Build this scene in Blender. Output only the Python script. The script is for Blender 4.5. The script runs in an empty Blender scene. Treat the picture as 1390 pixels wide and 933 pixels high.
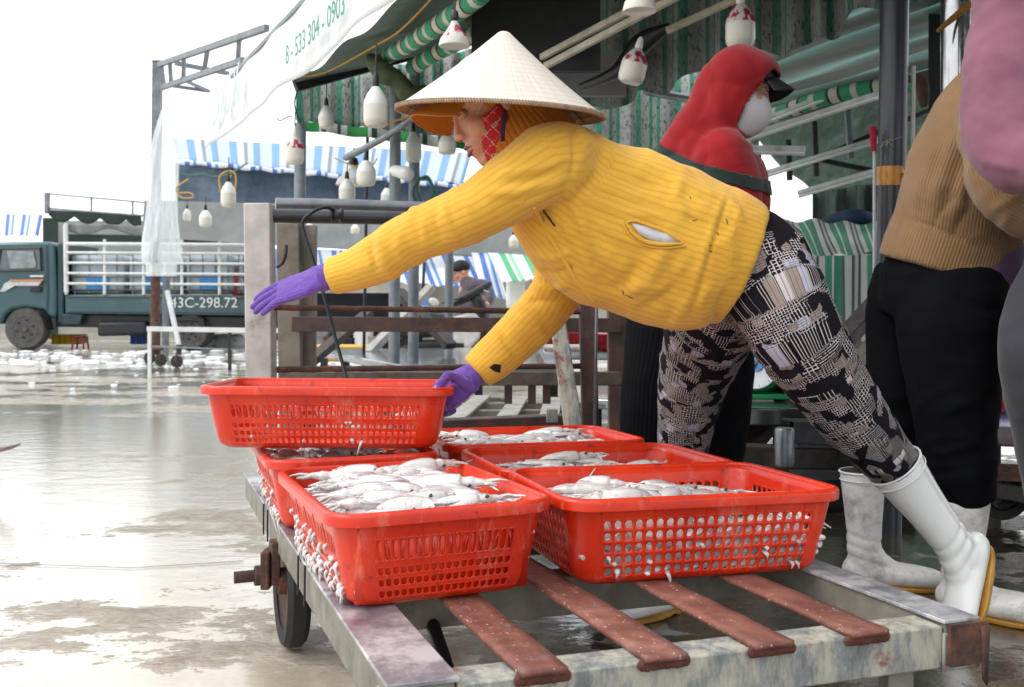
import bpy, bmesh, math, random
import numpy as np
from mathutils import Vector, Matrix, Quaternion, noise as mnoise
R = math.radians
random.seed(7)
SC = bpy.context.scene
COL = SC.collection
F = 1351.0; HC = 0.80; CX = 695.0; CY = 410.0
def P(x, y, d):
    return Vector(((x-CX)/F*d, d, HC-(y-CY)/F*d))
def G(x, d, z=0.0):                      # image column at depth d, height z
    return Vector(((x-CX)/F*d, d, z))

# ------------------------------------------------------------------ materials
def rgb(h):
    h = h.lstrip('#'); c = [int(h[i:i+2], 16)/255 for i in (0, 2, 4)]
    return tuple([(v/12.92 if v <= .04045 else ((v+.055)/1.055)**2.4) for v in c]) + (1,)
class NT:
    def __init__(s, name):
        s.m = bpy.data.materials.new(name); s.m.use_nodes = True
        s.t = s.m.node_tree; s.b = s.t.nodes['Principled BSDF']; s.n = s.t.nodes; s.l = s.t.links
    def node(s, typ, ins=None, **kw):
        n = s.n.new(typ)
        for k, v in kw.items(): setattr(n, k, v)
        for k, v in (ins or {}).items():
            if hasattr(v, 'is_output') or isinstance(v, bpy.types.NodeSocket): s.l.new(v, n.inputs[k])
            else: n.inputs[k].default_value = v
        return n
    def set(s, **kw):
        names = dict(color='Base Color', rough='Roughness', metal='Metallic', normal='Normal', ior='IOR', coat='Coat Weight',
                     coatr='Coat Roughness', sss='Subsurface Weight', trans='Transmission Weight', alpha='Alpha', emis='Emission Color',
                     emiss='Emission Strength', sheen='Sheen Weight', spec='Specular IOR Level')
        for k, v in kw.items():
            i = s.b.inputs[names[k]]
            if isinstance(v, bpy.types.NodeSocket): s.l.new(v, i)
            else: i.default_value = v
        return s
    def coord(s, kind='Object', scale=(1, 1, 1), rot=(0, 0, 0), src=None):
        o = src or s.node('ShaderNodeTexCoord').outputs[kind]
        return s.node('ShaderNodeMapping', {'Vector': o, 'Scale': scale, 'Rotation': rot}).outputs[0]
    def noise(s, v, scale, detail=5, rough=.6, out='Fac'):
        return s.node('ShaderNodeTexNoise', {'Vector': v, 'Scale': scale, 'Detail': detail, 'Roughness': rough}).outputs[out]
    def ramp(s, f, stops, interp='LINEAR'):
        n = s.node('ShaderNodeValToRGB', {'Fac': f}); cr = n.color_ramp; cr.interpolation = interp
        while len(cr.elements) > 1: cr.elements.remove(cr.elements[-1])
        cr.elements[0].position = stops[0][0]; cr.elements[0].color = stops[0][1]
        for p, c in stops[1:]:
            e = cr.elements.new(p); e.color = c
        return n.outputs[0]
    def mix(s, f, a, b, mode='MIX'):
        n = s.node('ShaderNodeMix', data_type='RGBA', blend_type=mode)
        for i, v in ((0, f), (6, a), (7, b)):
            if isinstance(v, bpy.types.NodeSocket): s.l.new(v, n.inputs[i])
            else: n.inputs[i].default_value = v
        return n.outputs[2]
    def math(s, op, a, b=0.0, c=0.0, clamp=False):
        n = s.node('ShaderNodeMath', operation=op, use_clamp=clamp)
        for i, v in enumerate((a, b, c)):
            if isinstance(v, bpy.types.NodeSocket): s.l.new(v, n.inputs[i])
            else: n.inputs[i].default_value = v
        return n.outputs[0]
    def bump(s, h, strength=.3, dist=.01, prev=None):
        ins = {'Height': h, 'Strength': strength, 'Distance': dist}
        if prev is not None: ins['Normal'] = prev
        return s.node('ShaderNodeBump', ins).outputs[0]
W1 = (1, 1, 1, 1); K1 = (0, 0, 0, 1)
def simple(name, c, rough=.5, metal=0, c2=None, sc=12, amt=.5, bump=.15, bd=.004, coat=0, stretch=(1, 1, 1), dirt=None, dsc=3, dlo=.5, dhi=.7):
    """dirty procedural paint / plastic / metal / cloth"""
    n = NT(name); c = rgb(c) if isinstance(c, str) else c
    v = n.coord('Object', stretch)
    f = n.noise(v, sc)
    if c2 is None: c2 = tuple(x*.72 for x in c[:3])+(1,)
    else: c2 = rgb(c2)
    col = n.ramp(f, [(.5-amt*.4, c2), (.5+amt*.4, c)])
    rr = n.math('ADD', n.math('MULTIPLY', n.noise(v, sc*2.3, 3), .3), rough-.15, clamp=True)
    if dirt:
        df = n.ramp(n.noise(v, dsc, 8, .7), [(dlo, K1), (dhi, W1)])
        col = n.mix(df, col, rgb(dirt)); 
    n.set(color=col, rough=rr, metal=metal, coat=coat, coatr=.15)
    if bump: n.set(normal=n.bump(n.noise(v, sc*4, 6), bump, bd))
    return n.m
M = {}
def wood(name, c, c2):
    return simple(name, c, .75, c2=c2, sc=9, stretch=(1, 1, 1), bump=.4, bd=.006, dirt='#3a342e', dsc=5, dlo=.5, dhi=.72)
M['cart_wood'] = simple('cart_wood', '#8d8a80', .55, c2='#5f5c52', sc=14, amt=.6, bump=.35, dirt='#4a3f36', dsc=9, dlo=.56, dhi=.75)
def near_beam_mat():
    n = NT('weathered_board')
    v = n.coord('Object', (1, 1, .35)); f = n.noise(v, 26, 9, .75)
    c = n.ramp(f, [(.3, rgb('#565650')), (.45, rgb('#7f8484')), (.55, rgb('#a8a596')), (.72, rgb('#c3bfb3'))])
    r = n.ramp(n.noise(n.coord('Object'), 7, 9, .75), [(.54, K1), (.62, W1)])
    c = n.mix(r, c, n.ramp(n.noise(v, 40), [(.3, rgb('#5e2c20')), (.7, rgb('#9a5a44'))]))
    n.set(color=c, rough=.6, normal=n.bump(n.noise(v, 60, 8), .5, .004)); return n.m
M['weathered'] = near_beam_mat()
def aluminium(name):
    n = NT(name); v = n.coord('Object')
    f = n.noise(v, 9, 8, .7)
    c = n.ramp(f, [(.32, rgb('#62616a')), (.47, rgb('#94959b')), (.58, rgb('#cdced0'))])
    n.set(color=c, rough=.38, metal=.35, coat=.3, coatr=.2, normal=n.bump(n.noise(v, 90, 5), .15, .002)); return n.m
M['white_wood'] = simple('limewashed_wood', '#bdbbb6', .7, c2='#9a9892', sc=12, bump=.4, dirt='#6b655e', dsc=7, dlo=.55, dhi=.72)
M['plate'] = aluminium('scratched_plate')
def redpaint():
    n = NT('rust_red_slat'); v = n.coord('Object')
    c = n.ramp(n.noise(v, 18, 6), [(.3, rgb('#653d33')), (.55, rgb('#845447')), (.75, rgb('#9c6f60'))])
    sp = n.ramp(n.noise(v, 130, 3), [(.66, K1), (.7, W1)])
    c = n.mix(sp, c, rgb('#d9cfc8'))
    wear = n.ramp(n.noise(v, 6, 8, .75), [(.58, K1), (.66, W1)])
    c = n.mix(wear, c, rgb('#7d7478'))
    n.set(color=c, rough=.62, coat=.12, coatr=.35, normal=n.bump(n.noise(v, 120, 4), .45, .002)); return n.m
M['slat'] = redpaint()
M['rust'] = simple('rusty_steel', '#5a4038', .8, c2='#2e211e', sc=30, amt=.7, bump=.8, bd=.004, dirt='#7a4a34', dsc=12)
M['rustbar'] = simple('brown_steel', '#55433f', .6, c2='#382c2a', sc=12, bump=.3, dirt='#7a4a38', dsc=7)
M['dark_steel'] = simple('dark_steel', '#34363a', .45, .6, sc=15)
M['grey_steel'] = simple('galvanised_steel', '#8f9498', .4, .7, c2='#686d72', sc=10, dirt='#4c4a48', dsc=5, dlo=.55, dhi=.75)
M['grey_paint'] = simple('grey_painted_pipe', '#7d858c', .45, .1, c2='#5d656c', sc=9)
M['pole_dark'] = simple('dark_pole', '#3c4147', .42, .5, c2='#2a2e33', sc=8, coat=.3, stretch=(1, 1, .3))
M['chrome'] = simple('polished_steel', '#c6c6c6', .14, 1, c2='#9a9a9a', sc=6, bump=.05)
M['white_metal'] = simple('white_painted_metal', '#c9cdd0', .5, c2='#a4a8aa', sc=10, dirt='#70604c', dsc=6, dlo=.6, dhi=.75)
M['rubber'] = simple('black_rubber', '#232324', .75, sc=20)
M['dustrubber'] = simple('dusty_rubber', '#5b5a58', .85, c2='#3d3c3b', sc=9)
M['black'] = simple('black_plastic', '#18191b', .45, sc=20)
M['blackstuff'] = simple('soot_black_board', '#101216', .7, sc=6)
M['white_plastic'] = simple('white_plastic', '#d8dad8', .35, c2='#c3c4c0', sc=8)
M['ink'] = simple('green_ink', '#4f9a8c', .8); M['ink2'] = simple('blue_ink', '#c3d3dc', .8)
def redplastic():
    n = NT('red_orange_plastic'); v = n.coord('Object')
    c = n.ramp(n.noise(v, 5, 5), [(.3, rgb('#bb1d06')), (.65, rgb('#de360d'))])
    sc = n.ramp(n.noise(v, 30, 9, .85), [(.565, K1), (.64, W1)])
    c = n.mix(n.math('MULTIPLY', sc, .7), c, rgb('#4a1a14'))
    pale = n.ramp(n.noise(n.coord('Object', (1, 1, .4)), 16, 9, .8), [(.55, K1), (.70, W1)])
    c = n.mix(n.math('MULTIPLY', pale, .6), c, rgb('#e48a72'))
    n.set(color=c, rough=.33, coat=.08, coatr=.15, sss=.0, normal=n.bump(n.noise(v, 40, 6), .12, .003))
    n.b.inputs['Subsurface Radius'].default_value = (.02, .004, .002)
    return n.m
M['basket'] = redplastic()
def squidm():
    n = NT('wet_squid'); v = n.coord('Object')
    oi = n.node('ShaderNodeObjectInfo').outputs['Random']
    c = n.ramp(n.noise(v, 22, 5), [(.30, rgb('#9c8e8e')), (.42, rgb('#c9c3c1')), (.62, rgb('#e0e1df'))])
    sp = n.ramp(n.noise(v, 300, 3), [(.58, K1), (.68, W1)])
    c = n.mix(n.math('MULTIPLY', sp, .45), c, rgb('#8a6a68'))
    c = n.mix(n.math('MULTIPLY', oi, .25), c, rgb('#9f8f98'))
    n.set(color=c, rough=.2, sss=.3, coat=.9, coatr=.08, normal=n.bump(n.noise(v, 45, 4), .25, .003))
    n.b.inputs['Subsurface Radius'].default_value = (.012, .008, .007)
    return n.m
M['squid'] = squidm()
M['eye'] = simple('squid_eye', '#1b1d24', .15, coat=.8)
M['ink_patch'] = simple('squid_ink', '#3a3a3e', .4)

# ------------------------------------------------------------------ mesh builder
class MB:
    def __init__(s): s.v = []; s.f = []; s.uv = {}
    def add(s, vs, fs):
        o = len(s.v); s.v += [Vector(v) for v in vs]; s.f += [tuple(i+o for i in f) for f in fs]
    def box(s, c, sz, rot=None):
        c = Vector(c); h = Vector(sz)/2
        vs = [Vector((x*h.x, y*h.y, z*h.z)) for x in (-1, 1) for y in (-1, 1) for z in (-1, 1)]
        if rot is not None: vs = [rot @ v for v in vs]
        s.add([c+v for v in vs], [(0, 1, 3, 2), (4, 6, 7, 5), (0, 4, 5, 1), (2, 3, 7, 6), (0, 2, 6, 4), (1, 5, 7, 3)])
        return s
    def beam(s, a, b, w, h, up=(0, 0, 1), w2=None, h2=None):
        a = Vector(a); b = Vector(b); t = (b-a).normalized(); up = Vector(up)
        sd = t.cross(up)
        if sd.length < 1e-4: sd = t.cross(Vector((0, 1, 0)))
        sd.normalize(); u = sd.cross(t)
        w2 = w if w2 is None else w2; h2 = h if h2 is None else h2
        vs = []
        for p, ww, hh in ((a, w, h), (b, w2, h2)):
            for i, j in ((-1, -1), (1, -1), (1, 1), (-1, 1)): vs.append(p+sd*(ww/2*i)+u*(hh/2*j))
        s.add(vs, [(0, 1, 2, 3), (7, 6, 5, 4), (0, 4, 5, 1), (1, 5, 6, 2), (2, 6, 7, 3), (3, 7, 4, 0)]); return s
    def tube(s, path, r, n=12, hint=None, cap=True, round_cap=False, sub=0):
        """r: number, list of numbers or list of (a, b); a along hint side"""
        path = [Vector(p) for p in path]; k = len(path)
        rr = [r]*k if isinstance(r, (int, float)) else list(r)
        rr = [(x, x) if isinstance(x, (int, float)) else x for x in rr]
        if sub:
            np_, nr = [], []
            def cr(p0, p1, p2, p3, t): return .5*((2*p1)+(p2-p0)*t+(2*p0-5*p1+4*p2-p3)*t*t+(3*p1-p0-3*p2+p3)*t**3)
            V2 = [Vector(x) for x in rr]
            for i in range(k-1):
                a, b, c, d = path[max(i-1, 0)], path[i], path[i+1], path[min(i+2, k-1)]
                e, f, g, h = V2[max(i-1, 0)], V2[i], V2[i+1], V2[min(i+2, k-1)]
                for j in range(sub):
                    t = j/sub; np_.append(cr(a, b, c, d, t)); nr.append(tuple(cr(e, f, g, h, t)))
            np_.append(path[-1]); nr.append(rr[-1]); path, rr = np_, nr; k = len(path)
        h = Vector(hint) if hint is not None else None
        rings = []; side = None
        T = []
        for i in range(k):
            t = (path[min(i+1, k-1)]-path[max(i-1, 0)])
            if t.length < 1e-9: t = Vector((0, 0, 1))
            T.append(t.normalized())
        frames = []
        for i in range(k):
            t = T[i]
            if h is not None: sd = h-t*h.dot(t)
            elif side is None:
                sd = t.cross(Vector((0, 0, 1)))
                if sd.length < .1: sd = t.cross(Vector((0, 1, 0)))
            else: sd = side-t*side.dot(t)
            sd.normalize(); side = sd; frames.append((path[i], sd, t.cross(sd), t, rr[i]))
        if round_cap:
            st = []; p, sd, u, t, q = frames[0]; m = min(q)
            for a in (80, 60, 35): c = math.cos(R(a)); st.append((p-t*m*math.sin(R(a)), sd, u, t, (q[0]*c, q[1]*c)))
            en = []; p, sd, u, t, q = frames[-1]; m = min(q)
            for a in (35, 60, 80): c = math.cos(R(a)); en.append((p+t*m*math.sin(R(a)), sd, u, t, (q[0]*c, q[1]*c)))
            frames = st+frames+en
        vs = []
        for p, sd, u, t, q in frames:
            for j in range(n):
                a = 2*math.pi*j/n; vs.append(p+sd*(q[0]*math.cos(a))+u*(q[1]*math.sin(a)))
        K = len(frames); fs = []
        for i in range(K-1):
            for j in range(n):
                j2 = (j+1) % n; fs.append((i*n+j, i*n+j2, (i+1)*n+j2, (i+1)*n+j))
        if cap: fs.append(tuple(reversed(range(n)))); fs.append(tuple((K-1)*n+j for j in range(n)))
        s.add(vs, fs); return s
    def ell(s, c, r, rot=None, nu=16, nv=10):
        c = Vector(c); vs = []; fs = []
        for i in range(nv+1):
            th = math.pi*i/nv
            for j in range(nu):
                ph = 2*math.pi*j/nu
                v = Vector((r[0]*math.sin(th)*math.cos(ph), r[1]*math.sin(th)*math.sin(ph), r[2]*math.cos(th)))
                if i in (0, nv) and j: continue
                vs.append(c+(rot @ v if rot is not None else v))
        def idx(i, j): return 0 if i == 0 else (len(vs)-1 if i == nv else 1+(i-1)*nu+j % nu)
        for i in range(nv):
            for j in range(nu):
                q = [idx(i, j), idx(i+1, j), idx(i+1, j+1), idx(i, j+1)]
                q2 = []
                for x in q:
                    if x not in q2: q2.append(x)
                fs.append(tuple(q2))
        s.add(vs, fs); return s
    def lathe(s, c, prof, n=20, axis=(0, 0, 1), cap=True):
        c = Vector(c); ax = Vector(axis).normalized(); sd = ax.orthogonal().normalized(); u = ax.cross(sd); vs = []; fs = []
        for r, z in prof:
            for j in range(n):
                a = 2*math.pi*j/n; vs.append(c+ax*z+(sd*math.cos(a)+u*math.sin(a))*max(r, 1e-5))
        for i in range(len(prof)-1):
            for j in range(n): j2 = (j+1) % n; fs.append((i*n+j, i*n+j2, (i+1)*n+j2, (i+1)*n+j))
        if cap: fs.append(tuple(reversed(range(n)))); fs.append(tuple((len(prof)-1)*n+j for j in range(n)))
        s.add(vs, fs); return s
    def grid(s, fn, nu, nv, thick=0.0):
        vs = [Vector(fn(i/nu, j/nv)) for i in range(nu+1) for j in range(nv+1)]; fs = []
        for i in range(nu):
            for j in range(nv): a = i*(nv+1)+j; fs.append((a, a+1, a+nv+2, a+nv+1))
        s.add(vs, fs); return s
    def prism(s, pts, off):                 # planar polygon pts extruded by off
        n = len(pts); off = Vector(off); pts = [Vector(p) for p in pts]
        s.add(pts+[p+off for p in pts], [tuple(range(n)), tuple(reversed(range(n, 2*n)))] + [(i, i+n, (i+1) % n+n, (i+1) % n) for i in range(n)]); return s
    def build(s, name, mat, parent=None, smooth=True, solid=0, bevel=0, sub=0, angle=40, normals=True):
        org = wloc(parent) if parent is not None else Vector((0, 0, 0))
        me = bpy.data.meshes.new(name); me.from_pydata([v-org for v in s.v], [], s.f); me.update()
        if normals:
            bm = bmesh.new(); bm.from_mesh(me); bmesh.ops.recalc_face_normals(bm, faces=bm.faces); bm.to_mesh(me); bm.free()
        o = bpy.data.objects.new(name, me); COL.objects.link(o)
        if mat is not None: me.materials.append(mat)
        if parent is not None: o.parent = parent
        if smooth:
            me.polygons.foreach_set('use_smooth', [True]*len(me.polygons)); me.set_sharp_from_angle(angle=R(angle))
        if solid: m = o.modifiers.new('s', 'SOLIDIFY'); m.thickness = solid; m.offset = 0
        if bevel: m = o.modifiers.new('b', 'BEVEL'); m.width = bevel; m.segments = 2; m.limit_method = 'ANGLE'
        if sub: m = o.modifiers.new('u', 'SUBSURF'); m.levels = sub; m.render_levels = sub
        return o
def wloc(o):
    v = Vector(o.location)
    while o.parent is not None: o = o.parent; v = v+Vector(o.location)
    return v
def tag(o, label=None, cat=None, group=None, kind=None):
    if label: o['label'] = label
    if cat: o['category'] = cat
    if group: o['group'] = group
    if kind: o['kind'] = kind
    return o
def thing(name, loc, label, cat, group=None):
    o = bpy.data.objects.new(name, None); COL.objects.link(o); o.location = loc; o.empty_display_size = .05
    return tag(o, label, cat, group)
def copy_tree(o, parent=None):
    c = o.copy(); COL.objects.link(c); c.parent = parent
    for ch in [x for x in bpy.data.objects if x.parent == o]: copy_tree(ch, c)
    return c
def text_mesh(name, body, size, origin, right, up, mat, parent=None, ext=.002, align='LEFT', shear=0.0):
    cu = bpy.data.curves.new(name, 'FONT'); cu.body = body; cu.size = size; cu.extrude = ext; cu.align_x = align; cu.shear = shear
    t = bpy.data.objects.new('t', cu); COL.objects.link(t); bpy.context.view_layer.update()
    me = bpy.data.meshes.new_from_object(t.evaluated_get(bpy.context.evaluated_depsgraph_get()))
    bpy.data.objects.remove(t); bpy.data.curves.remove(cu)
    right = Vector(right).normalized(); up = Vector(up).normalized(); nn = right.cross(up)
    org = wloc(parent) if parent is not None else Vector((0, 0, 0))
    mt = Matrix((right, up, nn)).transposed().to_4x4(); mt.translation = Vector(origin)-org
    me.transform(mt); me.materials.clear(); me.materials.append(mat); me.name = name
    o = bpy.data.objects.new(name, me); COL.objects.link(o)
    if parent is not None: o.parent = parent
    return o

# ------------------------------------------------------------------ camera, world, light
cam = bpy.data.cameras.new('camera'); co = bpy.data.objects.new('camera', cam); COL.objects.link(co)
co.location = (0, 0, HC); co.rotation_euler = (R(90), 0, 0)
cam.sensor_width = 36; cam.lens = 36*F/1390; cam.shift_y = -56.5/1390; cam.clip_end = 2000; cam.clip_start = .05
cam.dof.use_dof = True; cam.dof.focus_distance = 2.05; cam.dof.aperture_fstop = 9
SC.camera = co
w = bpy.data.worlds.new('World'); SC.world = w; w.use_nodes = True
nt = w.node_tree; bg = nt.nodes['Background']; sky = nt.nodes.new('ShaderNodeTexSky'); sky.sky_type = 'NISHITA'
sky.sun_disc = False; sky.sun_elevation = R(48); sky.sun_rotation = R(-50); sky.dust_density = 4; sky.air_density = 1.0
hs = nt.nodes.new('ShaderNodeHueSaturation'); hs.inputs['Saturation'].default_value = .10
mx = nt.nodes.new('ShaderNodeMix'); mx.data_type = 'RGBA'; mx.inputs[0].default_value = .8; mx.inputs[7].default_value = (9.2, 9.4, 9.7, 1)   # bright even overcast
nt.links.new(sky.outputs[0], hs.inputs['Color']); nt.links.new(hs.outputs[0], mx.inputs[6]); nt.links.new(mx.outputs[2], bg.inputs[0]); bg.inputs[1].default_value = .15
sun = bpy.data.lights.new('sun', 'SUN'); so = bpy.data.objects.new('sun', sun); COL.objects.link(so)
sun.energy = 1.2; sun.angle = R(35); sun.color = (1, .975, .94)
def sun_dir(el, az):  # az measured from +Y (north) clockwise towards +X
    return Vector((math.sin(az)*math.cos(el), math.cos(az)*math.cos(el), math.sin(el)))
so.rotation_euler = sun_dir(R(48), R(-110)).to_track_quat('Z', 'Y').to_euler(); so.location = (-6, -4, 8)
sky.sun_rotation = R(-110)
SC.view_settings.view_transform = 'Standard'; SC.view_settings.look = 'None'; SC.view_settings.exposure = .42; SC.view_settings.gamma = 1
M['grey_steel2'] = simple('stained_steel', '#827a70', .5, .3, c2='#625a52', sc=6, dirt='#4c443e', dsc=4, dlo=.5, dhi=.7)
M['brown_wood'] = simple('wet_timber', '#6e6458', .6, c2='#463f38', sc=12, bump=.4, dirt='#2e2824', dsc=8)
M['orange2'] = simple('orange_visor', '#c77a24', .6, c2='#b0681c', sc=12)
M['hatrim'] = simple('brim_thread', '#b29880', .7, c2='#8a6e5a', sc=60)
M['bamboo'] = simple('bamboo_rib', '#b39a74', .6)
M['strap'] = simple('purple_strap', '#4a2c5c', .8)
M['greytarp2'] = simple('grey_board', '#76787c', .7, sc=6); M['mossy'] = simple('mossy_sheeting', '#4a5a34', .8, c2='#25281f', sc=14)
M['tape'] = simple('orange_tape', '#d08c14', .35, c2='#a8690e', sc=14, coat=.3); M['crimson'] = simple('crimson_bristle', '#b01430', .7, sc=60)
M['straw'] = simple('straw_twine', '#b5a57c', .8); M['straw2'] = simple('straw_bristle', '#a0742c', .8, c2='#6e4a18', sc=40, stretch=(1, 1, 6))
M['hose'] = simple('green_hose', '#2f6a58', .5); M['yellow_wire'] = simple('yellow_cord', '#c99a34', .6)
M['bulb'] = simple('frosted_plastic', '#cfcdc2', .3, c2='#bfbdb1', sc=5, bump=0, coat=.2)
M['creamtube'] = simple('cream_batten', '#bdb7a6', .45, c2='#99937f', sc=10, dirt='#4a463e', dsc=6, dlo=.6, dhi=.8)
def pinkh():
    n = NT('stained_housing'); v = n.coord('Object'); f = n.ramp(n.noise(n.coord('Object', (1, 1, .6)), 34, 4), [(.50, K1), (.54, W1)])
    n.set(color=n.mix(f, rgb('#bcbab4'), rgb('#9c1c42')), rough=.35); return n.m
M['pinkhousing'] = pinkh()
def roofstrip():
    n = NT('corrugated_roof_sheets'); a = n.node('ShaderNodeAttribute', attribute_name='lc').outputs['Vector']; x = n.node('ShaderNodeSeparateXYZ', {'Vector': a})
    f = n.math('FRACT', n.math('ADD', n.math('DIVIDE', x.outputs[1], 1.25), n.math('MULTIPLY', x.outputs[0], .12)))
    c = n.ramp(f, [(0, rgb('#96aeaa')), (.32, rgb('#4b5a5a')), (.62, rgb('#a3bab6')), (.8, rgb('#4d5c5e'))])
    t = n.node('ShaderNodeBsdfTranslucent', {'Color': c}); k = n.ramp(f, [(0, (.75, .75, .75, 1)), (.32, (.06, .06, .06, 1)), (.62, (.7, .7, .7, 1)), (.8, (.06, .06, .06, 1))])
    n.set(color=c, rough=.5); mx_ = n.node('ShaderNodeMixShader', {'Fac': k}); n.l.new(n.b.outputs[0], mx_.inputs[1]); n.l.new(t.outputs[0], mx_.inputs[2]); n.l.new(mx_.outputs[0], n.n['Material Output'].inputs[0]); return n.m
M['roofstrip'] = roofstrip()
def tealt():
    n = NT('teal_streaked_tarp'); v = n.coord('Object', (1, .25, 1), (0, 0, .5)); c = n.ramp(n.noise(v, 8, 8, .75), [(.35, rgb('#2f4f4a')), (.55, rgb('#53756f')), (.7, rgb('#7b9791'))])
    t = n.node('ShaderNodeBsdfTranslucent', {'Color': c}); n.set(color=c, rough=.6); mx_ = n.node('ShaderNodeMixShader', {'Fac': .12}); n.l.new(n.b.outputs[0], mx_.inputs[1]); n.l.new(t.outputs[0], mx_.inputs[2]); n.l.new(mx_.outputs[0], n.n['Material Output'].inputs[0]); return n.m
M['tealtarp'] = tealt()
M['teal_paint'] = simple('dark_teal_lorry_paint', '#245055', .35, c2='#1b4248', sc=3, coat=.4, dirt='#5b6a66', dsc=4, dlo=.58, dhi=.8, bump=.03)
M['teal_dark'] = simple('dark_teal_shadow_paint', '#1d3a40', .5)
M['winglass'] = simple('window_glass', '#2a3236', .05, c2='#59666b', sc=3, coat=1, bump=0)
M['winglass2'] = simple('painted_window_reflection', '#8b9799', .1, c2='#4d5759', sc=5, coat=1, bump=0)
M['tank'] = simple('milky_tank_plastic', '#b4bfc2', .4, c2='#98a5aa', sc=2, bump=0)
M['cagewhite'] = simple('white_cage_rail', '#d9dcdc', .5, c2='#bfc3c2', sc=8)
M['orange_stripe'] = simple('orange_stripe', '#e0761a', .4); M['grey_stripe'] = simple('pale_stripe', '#c4c8c6', .4)
M['bluebox'] = simple('blue_plastic', '#2c57c4', .4); M['bluelabel'] = simple('blue_label', '#3b8fd0', .5)
M['yellowbox'] = simple('yellow_plastic', '#d6a81c', .4); M['redbox'] = simple('crimson_plastic', '#bb2030', .4, c2='#9d1828', sc=9)
M['bluechair'] = simple('indigo_plastic', '#3b4fb0', .35, c2='#2f3f98', sc=7); M['greenplastic'] = simple('green_plastic', '#12905a', .35, c2='#0f7a4c', sc=7, coat=.3)
M['wallgrey'] = simple('stained_grey_wall', '#a3a19a', .9, c2='#7d7b74', sc=1.2, dirt='#55524b', dsc=1.6, dlo=.55, dhi=.75)
M['wettop'] = simple('wet_steel_tabletop', '#a9aeb0', .12, .55, c2='#6f7578', sc=3, stretch=(.3, 1, 1), coat=.8)
M['cabinet'] = simple('dark_brown_cabinet', '#33261f', .6, c2='#241b17', sc=5)
M['darkwood'] = simple('dark_wet_plank', '#2e2520', .5, c2='#1b1613', sc=9, dirt='#5b4538', dsc=7)
M['maroon'] = simple('maroon_plastic', '#6a1820', .5)
M['dial'] = simple('dial_white', '#dfe4e8', .25, bump=0)
M['bikewhite'] = simple('white_fairing', '#dcdcda', .3, coat=.5)
def plastwrap():
    n = NT('clear_plastic_wrap'); v = n.coord('Object', (9, 9, 1)); f = n.ramp(n.noise(v, 2.5, 6), [(.35, (.30, .30, .30, 1)), (.7, (.75, .75, .75, 1))])
    n.set(color=rgb('#dfe6ea'), rough=.2, alpha=f); return n.m
M['wrap'] = plastwrap()
M['darktop'] = simple('dark_wet_tabletop', '#2f322f', .12, c2='#1f211f', sc=6, coat=.8)
M['fishtop'] = simple('wet_fish_tabletop', '#8a8288', .15, c2='#5d2c34', sc=9, coat=.8, bump=.5, bd=.01)
M['darkfish'] = simple('dark_scrap', '#33333a', .4, c2='#6d4a50', sc=20)
M['weldrust'] = simple('rusty_weld', '#6e3c30', .8, c2='#45261f', sc=40, amt=.7, bump=.9, bd=.004)
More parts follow.
